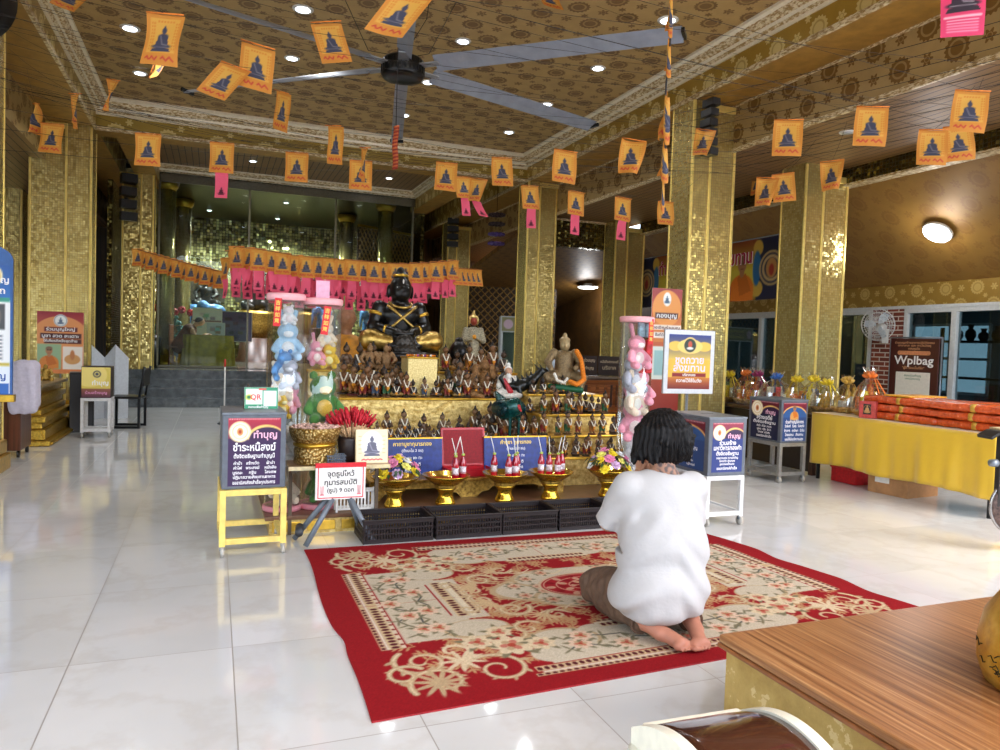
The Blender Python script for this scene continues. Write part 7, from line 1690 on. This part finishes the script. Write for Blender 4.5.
rc = Canvas(.58, .86, 60, (222, 130, 70)); rc.grad(.5, .86, (226, 140, 80), (150, 30, 50)); rc.ell(.29, .5, .36, .3, (226, 150, 90)); rc.ell(.29, .74, .085, .085, (236, 240, 240)); rc.ring(.29, .74, .075, .008, (120, 140, 160)); buddha(rc, .29, .69, .09, (90, 110, 140)); rc.rect(.09, .585, .5, .645, (90, 16, 30)); rc.rect(.04, .49, .55, .56, (70, 20, 26)); rc.rect(.09, .42, .55, .48, (70, 20, 26)); rc.rect(.0, .06, .3, .41, (150, 180, 140)); monk_print(rc, .15, .07, .33, (214, 130, 50)); rc.rect(.32, .06, .57, .38, (236, 226, 214)); rc.ell(.44, .2, .1, .07, (206, 150, 90)); rc.ell(.44, .26, .03, .07, (190, 120, 70))
t = rollup('red_poster', 'red and orange poster with a monk photograph standing behind the left gold table', (-2.05, 12.0, 0), 0, .58, .8, 1.68, rc, [([('ร่วมบุญใหญ่', 0, 1.43, .06, .36), ('บูชา สวด สะเดาะ', 0, 1.335, .06, .46), ('ให้เกียรติครั้งสุดท้าย', 0, 1.265, .05, .42)], SIGNW, 'white_lettering')], 'poster')
t = thing('dark_speaker', 'black box speaker leaning behind the gold table, left of the yellow box', 'speaker', (-1.74, 11.75, 0), .15); obj('cabinet', bx((0, 0, .42), (.3, .32, .84), 0, .01), BLACKP, t); obj('grille', bx((.152, 0, .42), (.004, .28, .78)), M((52, 52, 56), .6, 0., .3, 200.), t); obj('grille', bx((0, -.162, .42), (.26, .004, .78)), M((52, 52, 56), .6, 0., .3, 200.), t)
t = thing('donation_box', 'yellow printed box on a white wheeled stool, left of the black chair', 'donation box', (-1.46, 11.15, 0), 0, 'donation boxes'); cart(t, .36, .36, .53, M((214, 214, 214), .4, 0., .05), .04)
cv = Canvas(.34, .4, 40, (220, 196, 84)); cv.grad(0, .12, (90, 40, 60), (150, 90, 60)); cv.ell(.1, .3, .2, .16, (236, 214, 120)); cv.ring(.18, .31, .04, .014, (60, 60, 70)); cv.ell(.18, .31, .02, .02, (70, 70, 80))
obj('box_body', bx((0, 0, .74), (.35, .34, .42), 0, .006), M((60, 46, 40), .45), t); e = obj('printed_sign', cv.mesh(), PAINT(.35), t, (0, -.172, .54)); lettering([('ทำบุญ', .05, .19, .08)], e, SIGNW, -.0015); lettering([('ร่วมสร้างบุญ', 0, .06, .05, .26)], e, M((230, 150, 190), .5, 0., 0), -.0015, 'pink_title')
t = thing('metal_chair', 'black metal chair seen side-on, right of the yellow box at the left', 'chair', (-1.2, 12.2, 0), -1.7)
m = MB(); FR = M((26, 28, 32), .35, .5)
for x in (-.2, .2): obj('leg', bx((x, -.2, .22), (.035, .035, .44)), FR, t); obj('leg', bx((x, .2, .22), (.035, .035, .44)), FR, t); obj('foot_rail', bx((x, 0, .018), (.035, .4, .035)), FR, t); obj('back_post', MB().cyl((x, .2, .44), (x, .27, .92), .018, .018, 8), FR, t)
obj('seat', bx((0, 0, .455), (.44, .44, .035), 0, .01), BLACKP, t); obj('backrest', bx((0, .25, .76), (.4, .03, .26), 0, .01), BLACKP, t)
t = thing('folding_screen', 'white zigzag folding board leaning at the column, behind the black chair', 'panel', (-1.62, 13.35, 0), 0); PW = M((206, 212, 220), .5, 0., .04)
for i, (a, b) in enumerate((((-.22, 0), (-.05, .12)), ((-.05, .12), (.12, 0)), ((.12, 0), (.3, .14)))):
    h0, h1 = ((1.2, 1.0), (1.0, 1.22), (1.22, 1.0))[i]; n = Vector((-(b[1]-a[1]), b[0]-a[0], 0)).normalized()*.012; A3, B3 = Vector((*a, 0)), Vector((*b, 0))
    vs = [A3, B3, B3+Vector((0, 0, h1)), A3+Vector((0, 0, h0))]; obj('leaf', MB().add(vs+[v+n for v in vs], [(0, 1, 2, 3), (7, 6, 5, 4), (0, 4, 5, 1), (1, 5, 6, 2), (2, 6, 7, 3), (3, 7, 4, 0)]), PW, t)
# loudspeakers
def array_speaker(label, p, rz, n, w, h, curve):
    t = thing('loudspeaker', label, 'speaker', p, rz, 'black line loudspeakers')
    for i in range(n):
        f = i/(n-1)-.5; e = obj('speaker_box', bx((0, 0, 0), (w, .2, h/n*.95), 0, .008), BLACKP, t, (0, curve*f*f*4*-1, -f*h), (curve*f*3, 0, 0)); obj('grille', bx((0, -.102, 0), (w*.9, .004, h/n*.8)), M((44, 44, 46), .7, 0., .3, 150.), e)
    obj('wall_bracket', MB().cyl((0, .1, .0), (0, .3, 0), .03, .03, 10), BKM, t); return t
array_speaker('black curved loudspeaker on the left gold column near the glass screen', AY(128, 198, 16.65), .3, 4, .3, .75, .06)
array_speaker('black loudspeaker on the gold column right of the glass screen', AY(453, 233, 18.6), -.3, 4, .3, .6, .05)
array_speaker('black line loudspeaker high on the front right column', Vector((5.9, 7.94, 4.3)), .1, 6, .13, .62, .03)
p = AY(-16, 6, 8.0); t = thing('black_horn', 'round black speaker cabinet at the top left corner', 'speaker', p, -.4); obj('cabinet', MB().lathe([(0, -.02), (.3, 0), (.34, .04), (.32, .3), (.2, .42), (0, .44)], 32, T=Matrix.Rotation(-PI/2, 4, 'X') @ Matrix.Rotation(PI, 4, 'Y')), BLACKP, t); obj('grille', MB().lathe([(.28, -.012), (.28, .01), (.24, .016)], 32, T=Matrix.Rotation(PI/2, 4, 'X')), M((60, 60, 64), .4, .3), t)
# ================================================================= inside the sanctuary, on its raised floor
SZ = .68
def spot(px, py, Y): 
    q = AY(px, py, Y); return Vector((q.x, q.y, SZ))
q = spot(208, 365, 18.6)
t = thing('skirted_table', 'table with a pleated mustard skirt behind the glass screen, above the dark steps', 'table', q); n = 90; vs = []; 
for z, R_ in ((0, 1.06), (.3, 1.03), (.74, 1.)):
    for i in range(n):
        a = 2*PI*i/n; k = 1+(.035*math.sin(i*2*PI/5) if z < .7 else .01*math.sin(i*2*PI/5)); x = .56*R_*k*math.copysign(abs(math.cos(a))**.5, math.cos(a)); y = .36*R_*k*math.copysign(abs(math.sin(a))**.5, math.sin(a)); vs.append((x, y, z))
m = MB(); m.sm = True; m.add(vs, [(j*n+i, j*n+(i+1) % n, (j+1)*n+(i+1) % n, (j+1)*n+i) for j in range(2) for i in range(n)]); obj('skirt', m, M((170, 146, 40), .45, 0., .15, 8.), t); obj('table_top', MB().prism([(v[0], v[1]) for v in vs[2*n:]], .02, Matrix.Translation((0, 0, .735))), M((150, 128, 40), .4), t)
q = spot(184, 366, 18.55)
t = thing('wooden_chair', 'reddish wooden chair behind the glass screen, left of the mustard table', 'chair', q+Vector((-.1, 0, 0)), 1.4)
for x in (-.17, .17):
    for y in (-.17, .17): obj('leg', MB().cyl((x*1.15, y*1.15, 0), (x, y, .44), .02, .02, 8), WD, t)
obj('seat', bx((0, 0, .45), (.4, .4, .03), 0, .01), WD, t); obj('backrest', bx((0, .19, .72), (.38, .03, .5), 0, .02), WD, t)
pr = thing('person', 'person in a dark brown robe sitting behind the glass screen, bent over the mustard table', 'person', q+Vector((-.08, 0, 0)), -PI/2+.2)
ROBB = M((110, 58, 26), .7, 0., .2, 10.)
pb = [('c', (0, 0, .5), (0, .2, .86), .15, .13, .06), ('c', (0, .2, .86), (0, .36, 1.02), .06, .055, .03), ('e', (0, .42, 1.06), (.08, .1, .1), .02), ('e', (0, .52, 1.04), (.015, .02, .02), .01)]
for s in (-1, 1): pb += [('c', (s*.1, 0, .52), (s*.13, .42, .5), .085, .065, .04), ('c', (s*.13, .42, .5), (s*.12, .38, .08), .06, .042, .03), ('c', (s*.12, .38, .06), (s*.12, .56, .035), .04, .03, .02), ('c', (s*.18, .2, .86), (s*.25, .32, .62), .055, .045, .03), ('c', (s*.25, .32, .62), (s*.1, .56, .76), .042, .032, .02), ('e', (s*.07, .6, .77), (.035, .06, .022), .015)] + [('c', (s*(.05+.014*k), .63, .77), (s*(.05+.014*k), .69-.004*abs(k-1), .765), .0085, .0075, .004) for k in range(4)] + [('c', (s*.05, .58, .77), (s*.025, .63, .765), .01, .008, .004)]
obj('body', body(pb, .013, col=near_col([((190, 140, 106), pb)])), PAINT(.55), pr)
obj('robe', body([('c', (0, -.01, .48), (0, .19, .84), .19, .165, .06), ('c', (-.16, .19, .86), (.16, .19, .86), .07, .07, .05), ('c', (-.18, .19, .85), (-.25, .31, .62), .075, .065, .03), ('c', (.1, 0, .5), (.14, .4, .48), .12, .11, .05), ('c', (-.1, 0, .5), (-.14, .4, .48), .12, .11, .05), ('c', (.12, .4, .46), (.1, .36, .16), .11, .12, .05), ('c', (-.12, .4, .46), (-.1, .36, .16), .11, .12, .05)], .016), ROBB, pr)
obj('cropped_hair', body([('e', (0, .405, 1.085), (.082, .1, .088), .01)], .014), M((34, 28, 26), .7), pr)
q = spot(168, 364, 19.9)
t = thing('flower_tree', 'tall ornamental tree of red flowers and teal leaves behind the glass screen', 'flowers', q)
obj('vase', MB().lathe([(.12, 0), (.2, .1), (.24, .3), (.16, .5), (.1, .58), (.14, .62)], 24), M((70, 80, 90), .25, .3), t); obj('stem', MB().tube([(0, 0, .5), (.03, 0, .9), (0, 0, 1.45)], .03, 8), M((150, 130, 90), .4, .3), t)
m = MB(); r = random.Random(2)
for i in range(70):
    a = r.uniform(0, 6.28); z = r.uniform(.6, 1.2); d = .5*(1.3-z)+.1; m.ball((d*math.cos(a), d*.5*math.sin(a), z), (.07, .04, .05), 6, 4)
obj('foliage', m, M((40, 110, 104), .5, 0., .3, 20.), t)
for i, (dx, dz) in enumerate(((0, 1.5), (-.3, 1.38), (.3, 1.36), (-.14, 1.28), (.14, 1.3), (0, 1.68), (-.5, 1.3), (.5, 1.3), (-.1, 1.12))):
    m = MB()
    for k in range(7): m.ball((dx+.05*math.cos(k*.9), -.08+.03*math.sin(k*1.7), dz+.05*math.sin(k*.9)), (.05, .04, .045), 7, 5)
    obj('red_flower', m, M((186, 30, 40), .5, 0., .2, 40.), t)
t = thing('notice_board', 'white and violet photo boards standing behind the mustard table, beyond the glass', 'notice board', spot(222, 360, 19.6))
for i, (x, w2, z0, h2, c) in enumerate(((-.36, .66, .62, .8, (226, 232, 232)), (.34, .7, .62, .74, (92, 88, 126)), (-.16, .42, .6, .46, (190, 204, 220)))):
    cv = Canvas(w2, h2, 30, c); r = random.Random(i)
    for k in range(10): x0, y0 = r.uniform(.05, w2-.2), r.uniform(.05, h2-.14); cv.rect(x0, y0, x0+.12, y0+.08, tuple(int(v*r.uniform(.55, .95)) for v in c))
    if i == 0: cv.rect(0, h2*.58, w2, h2*.62, (120, 50, 50))
    obj('panel', bx((x, .02-.1*(i == 2), z0+h2/2), (w2+.02, .02, h2+.02)), WHITE, t); obj('print', cv.mesh(), PAINT(.5), t, (x, .008-.1*(i == 2), z0))
for x in (-.6, .0, .6): obj('leg', bx((x, .04, .35), (.03, .03, .7)), STEEL, t)
for i, (px, py, Y, sc_, lb) in enumerate(((207, 250, 23.2, 1.25, 'dark seated silhouette statue on the back wall, left of three'), (258, 240, 23.4, 1.5, 'dark seated silhouette statue on the back wall, middle of three'), (312, 255, 23.2, 1.25, 'dark seated silhouette statue on the back wall, right of three'))):
    q = AY(px, py, Y); 
    statue_body(lb, (q.x, Y, 2.6-.3), 0, [('figure', ss+[('e', (0, 0, .54), (.09, .09, .11), .02), ('c', (0, 0, .6), (0, 0, .8), .05, .01, .02)], .02, M((46, 44, 40), .3, .5)), ('halo', MB().prism([(.42*math.cos(a), .3+.62*math.sin(a)*(1.1 if math.sin(a) > .9 else 1)) for a in np.linspace(-.3, PI+.3, 21)], .05, Matrix.Translation((0, .3, 0)) @ XZ), M((70, 64, 50), .4, .4)), ('lotus_seat', MB().lathe([(.2, -.6), (.34, -.3), (.3, -.22), (.38, -.14), (.34, -.06), (0, -.05)], 20), FOIL_D), ('plinth', MB().lathe([(.5, -1.3), (.5, -1.1), (.36, -1.0), (.3, -.6)], 20), DWOOD)], sc_)
BLS = M((70, 120, 170), .35, .2, .2, 8.)
el = [('e', (0, 0, .35), (.3, .18, .2), .05), ('e', (-.3, 0, .48), (.15, .13, .15), .05), ('c', (-.42, 0, .42), (-.46, 0, .1), .05, .03, .03)]+[('c', (x, y, .25), (x, y, 0), .07, .07, .03) for x in (-.17, .17) for y in (-.1, .1)]
for i, (px, Y, lb) in enumerate(((196, 22.4, 'left'), (215, 21.6, 'front left'), (327, 21.8, 'front right'), (372, 22.4, 'right'))):
    q = AY(px, 280, Y); statue_body('blue elephant statue behind the glass screen, %s one' % lb, (q.x, Y, 1.75), .2*i, [('elephant', el, .03, BLS), ('plinth', MB().lathe([(.42, -1.07), (.42, -.95), (.34, -.9), (.34, -.1), (.42, -.05), (.42, 0), (0, 0)], 20), DWOOD)], 1.0)
t = thing('dark_bin', 'dark cylindrical bin behind the glass at the left end of the steps', 'bin', spot(150, 362, 18.4)); obj('bin_body', MB().lathe([(.16, 0), (.2, .02), (.22, .6), (0, .6)], 24), M((30, 36, 44), .4), t); obj('bin_lid', MB().lathe([(.23, .6), (.23, .64), (.16, .72), (0, .74)], 24), M((40, 46, 54), .4), t)
t = thing('red_white_post', 'slim red and white post at the foot of the dark steps', 'post', AZ(224, 424, 0)); obj('post', MB().lathe([(.012, 0), (.012, 1.0)], 10), WHITE, t); obj('red_band', MB().lathe([(.014, .92), (.014, 1.04), (0, 1.045)], 10), M((206, 50, 40), .5), t); obj('foot', MB().lathe([(.1, 0), (.1, .02), (.012, .04)], 20), M((90, 90, 94), .4), t)
# glass drinks cabinet and lattice between the columns on the right of the glass screen
t = thing('glass_cabinet', 'tall white glass-fronted cabinet with a signboard top, behind the grey robed statue', 'cabinet', AZ(500, 385, 0)*1.0); t.location = (7.3, 17.0, 0); t.rotation_euler = (0, 0, -.3)
m = MB(); W_ = M((206, 214, 220), .35, .1, .04)
for x in (-.6, 0, .6): m.bb((x-.03, -.3, .3), (x+.03, -.24, 1.75))
m.bb((-.63, -.3, 0), (.63, .3, .3)); m.bb((-.63, -.3, 1.75), (.63, .3, 2.15)); m.bb((-.63, .26, .3), (.63, .3, 1.75)); m.bb((-.63, -.24, .3), (-.58, .26, 1.75)); m.bb((.58, -.24, .3), (.63, .26, 1.75)); obj('cabinet_shell', m, W_, t)
for s in (-1, 1): obj('glass_door', MB().bb((s*.3-.27, -.29, .3), (s*.3+.27, -.28, 1.75)), GLASS, t)
for z in (.65, 1.0, 1.35): obj('shelf', bx((0, 0, z), (1.16, .5, .02)), W_, t)
cv = Canvas(1.2, .34, 60, (150, 150, 110)); cv.ell(.16, .17, .12, .12, (226, 200, 220)); cv.rect(.4, .06, 1.15, .28, (196, 190, 120)); obj('sign_print', cv.mesh(), PAINT(.4), t, (0, -.303, 1.78)); lettering([('ร้านค้า สวัสดิการวัด', .15, 1.95, .14, .7)], t, M((90, 60, 120), .5, 0., 0), -.306)
t = thing('lattice_screen', 'brown and gold diamond lattice screen between the columns right of the glass', 'screen', (7.6, 19.6, 2.2), -.1); m = MB(); LAT = M((150, 112, 50), .45, .2)
for i in range(-14, 15):
    for s in (-1, 1):
        x0 = i*.22; a = Vector((x0-s*1.1, 0, -1.1+.0)); b = Vector((x0+s*1.1, 0, 1.1))
        lo, hi = -1.7, 1.7
        def clip(a, b):
            d = b-a; t0, t1 = 0., 1.
            for (q0, q1) in ((lo-a.x, hi-a.x),):
                u0, u1 = sorted((q0/d.x, q1/d.x)); t0 = max(t0, u0); t1 = min(t1, u1)
            return (a+d*t0, a+d*t1) if t1 > t0+.02 else None
        c = clip(a, b)
        if c: m.cyl(c[0]+Vector((0, .006*s, 0)), c[1]+Vector((0, .006*s, 0)), .02, .02, 5, False)
obj('lattice', m, LAT, t); obj('backing', MB().bb((-1.75, .04, -1.15), (1.75, .07, 1.15)), M((60, 40, 18), .5), t); m = MB()
for z in (-1.13, 1.13): m.bb((-1.75, -.04, z-.03), (1.75, .06, z+.03))
obj('frame', m, GOLD, t)
t = dup(t, (4.5, 20.4, 3.4), .5, 'narrower diamond lattice screen high behind the black statue, beside the glass', None, (.6, 1, 1))
t = thing('hanging_ornament', 'dark violet tiered paper ornament hanging right of the glass screen', 'ornament', AY(497, 215, 15.0))
obj('cord', MB().cyl((0, 0, 0), (0, 0, 1.1), .006, .006, 6), BKM, t)
for i, (z, c) in enumerate(((-.0, (60, 44, 50)), (-.42, (84, 60, 130)), (-.62, (84, 60, 130)), (-.2, (50, 40, 44)))):
    m = MB()
    for k in range(10): m.ball((.14*math.cos(k*.628), .14*math.sin(k*.628), z), (.06, .06, .035), 8, 5)
    obj('tassel_ring', m, M(c, .5, .1, .2, 30.), t)
t = thing('white_post', 'pale round post deep in the right aisle, between the columns', 'post', (AY(549, 340, 20.5).x, 20.5, 0)); obj('shaft', MB().lathe([(.13, .1), (.13, 2.75)], 16), M((176, 168, 160), .5, 0., .06), t); obj('foot', MB().lathe([(.2, 0), (.2, .08), (.13, .1)], 16), M((140, 134, 128), .5), t)
# ================================================================= lamps
GLOW = EM((236, 244, 255), 9.)
def downlight(p, label, r=.085, watt=56.):
    t = thing('downlight', label, 'ceiling light', (p.x, p.y, p.z), 0, 'recessed ceiling downlights')
    obj('trim_ring', MB().lathe([(r*.8, -.012), (r*1.15, -.012), (r*1.22, -.004), (r*1.22, 0)], 24), M((226, 226, 222), .35, .2, 0), t)
    obj('lamp_disc', MB().lathe([(0, -.016), (r*.5, -.022), (r*.82, -.012), (r*.82, -.002)], 24), GLOW if watt else M((176, 180, 184), .3, .2, 0), t)
    if watt:
        L = bpy.data.lights.new('downlight_lamp', 'SPOT'); L.energy = watt; L.color = (.93, .96, 1.); L.spot_size = 2.5; L.spot_blend = .7; L.shadow_soft_size = .07
        o = bpy.data.objects.new('downlight_lamp', L); C.objects.link(o); o.location = (0, 0, -.05); o.parent = t
DL = [(130, 28, 'near the top left corner'), (140, 73, 'above the left end of the far cornice'), (463, 41, 'right of the fan hub above a blade'),
      (598, 68, 'between the two right-hand fan blades'), (509, 132, 'low over the far cornice, right of the fan'), (547, 104, 'beside the tip of the lower right fan blade'),
      (428, 82, 'just below the fan hub, on its right'), (303, 9, 'at the top edge, left of the fan hub'), (292, 58, 'between the two thin left-hand fan blades'),
      (668, 20, 'behind the hanging twisted flags at the top right'), (404, 115, 'beside the fan blade that points away')]
for x, y, s in DL: downlight(AZ(x, y, ZC), 'bright round downlight in the patterned ceiling '+s, .1 if y < 30 else .085)
DB = [(259, 131, 'first of the row'), (256, 147, 'second of the row'), (253, 161, 'third of the row'), (341, 143, 'right of the middle'), (333, 157, 'just above the glass screen'), (389, 178, 'near the right corner'), (402, 167, 'below the striped twisted flag')]
for x, y, s in DB: downlight(AZ(x, y, ZC-.06), 'small round downlight in the dark slatted ceiling behind the cornice, '+s, .075, 40.)
for x, y, s in ((847, 132, 'grey unlit downlight in the slatted ceiling between two orange flags at the right'),):
    downlight(AZ(x, y, ZS), s, .075, 0.)
for x, y, in ((-.2, 22.6), (1.7, 20.2), (3.6, 22.6), (1.7, 23.)):  # downlights added behind the glass to brighten the back wall
    downlight(Vector((x, y, 5.0)), 'small added downlight behind the glass screen, '+('left' if x < 1 else 'right' if x > 2 else 'front middle' if y < 21 else 'rear middle'), .07, 800.)
def bowl_lamp(p, label, r, tilt, watt):
    t = thing('ceiling_lamp', label, 'ceiling light', p); t.rotation_euler = (0, tilt, 0)
    obj('rose', MB().lathe([(r*.4, .0), (r*.45, -.03), (r*.3, -.05)], 20), WHITE, t)
    obj('rim', MB().lathe([(r*.3, -.04), (r*1.02, -.06), (r*1.02, -.09), (r*.9, -.1)], 28), M((224, 224, 220), .3, .3, 0), t)
    obj('shade', MB().lathe([(r*.96, -.085), (r*.9, -.115), (r*.6, -.14), (0, -.15)], 28), EM((244, 250, 255), 9.), t)
    L = bpy.data.lights.new('bowl_lamp', 'POINT'); L.energy = watt; L.shadow_soft_size = .18; L.color = (.95, .97, 1.)
    o = bpy.data.objects.new('bowl_lamp', L); C.objects.link(o); o.location = (0, 0, -.35); o.parent = t
def eave(x): return 4.0-(x-8.6)*1.4/1.9
p = None
for D in np.arange(5, 20, .02):
    q = AD(940, 228, D)
    if q.z > eave(q.x): p = q; break
bowl_lamp(p, 'round white glowing bowl lamp on the sloping ceiling at the right', .2, .63, 18.)
for D in np.arange(12, 40, .05):
    q = AD(588, 283, D)
    if q.z > 3.95-(q.y-14.4)*1.35/8.2: p2 = q; break
bowl_lamp(p2+Vector((0, 0, -.02)), 'small round lamp on the ceiling deep in the right aisle, between two columns', .3, 0, 30.)
# ================================================================= daylight and camera
w = bpy.data.worlds.new('daylight'); bpy.context.scene.world = w; w.use_nodes = True
bg = w.node_tree.nodes['Background']
sky = w.node_tree.nodes.new('ShaderNodeTexSky'); sky.sky_type = 'NISHITA'; sky.sun_disc = False; sky.sun_elevation = .9; sky.sun_rotation = 2.6; sky.air_density = 1.; sky.dust_density = 2.5; sky.ozone_density = .6
mixn = w.node_tree.nodes.new('ShaderNodeMix'); mixn.data_type = 'RGBA'; mixn.inputs[0].default_value = .65
w.node_tree.links.new(sky.outputs[0], mixn.inputs[6]); mixn.inputs[7].default_value = (1., 1., .98, 1)
w.node_tree.links.new(mixn.outputs[2], bg.inputs[0]); bg.inputs[1].default_value = 1.9
cam = bpy.data.cameras.new('camera'); co = bpy.data.objects.new('camera', cam); C.objects.link(co)
cam.sensor_width = 36.; cam.lens = 36.*FOC/1000.; cam.clip_start = .05; cam.clip_end = 200
r, d, f = CM
co.matrix_world = Matrix(((r[0], -d[0], -f[0], 0), (r[1], -d[1], -f[1], 0), (r[2], -d[2], -f[2], CAM_H), (0, 0, 0, 1)))
sc = bpy.context.scene; sc.camera = co
vs = sc.view_settings; vs.view_transform = 'Standard'; vs.look = 'None'; vs.gamma = 1.; vs.use_curve_mapping = False; vs.exposure = .3
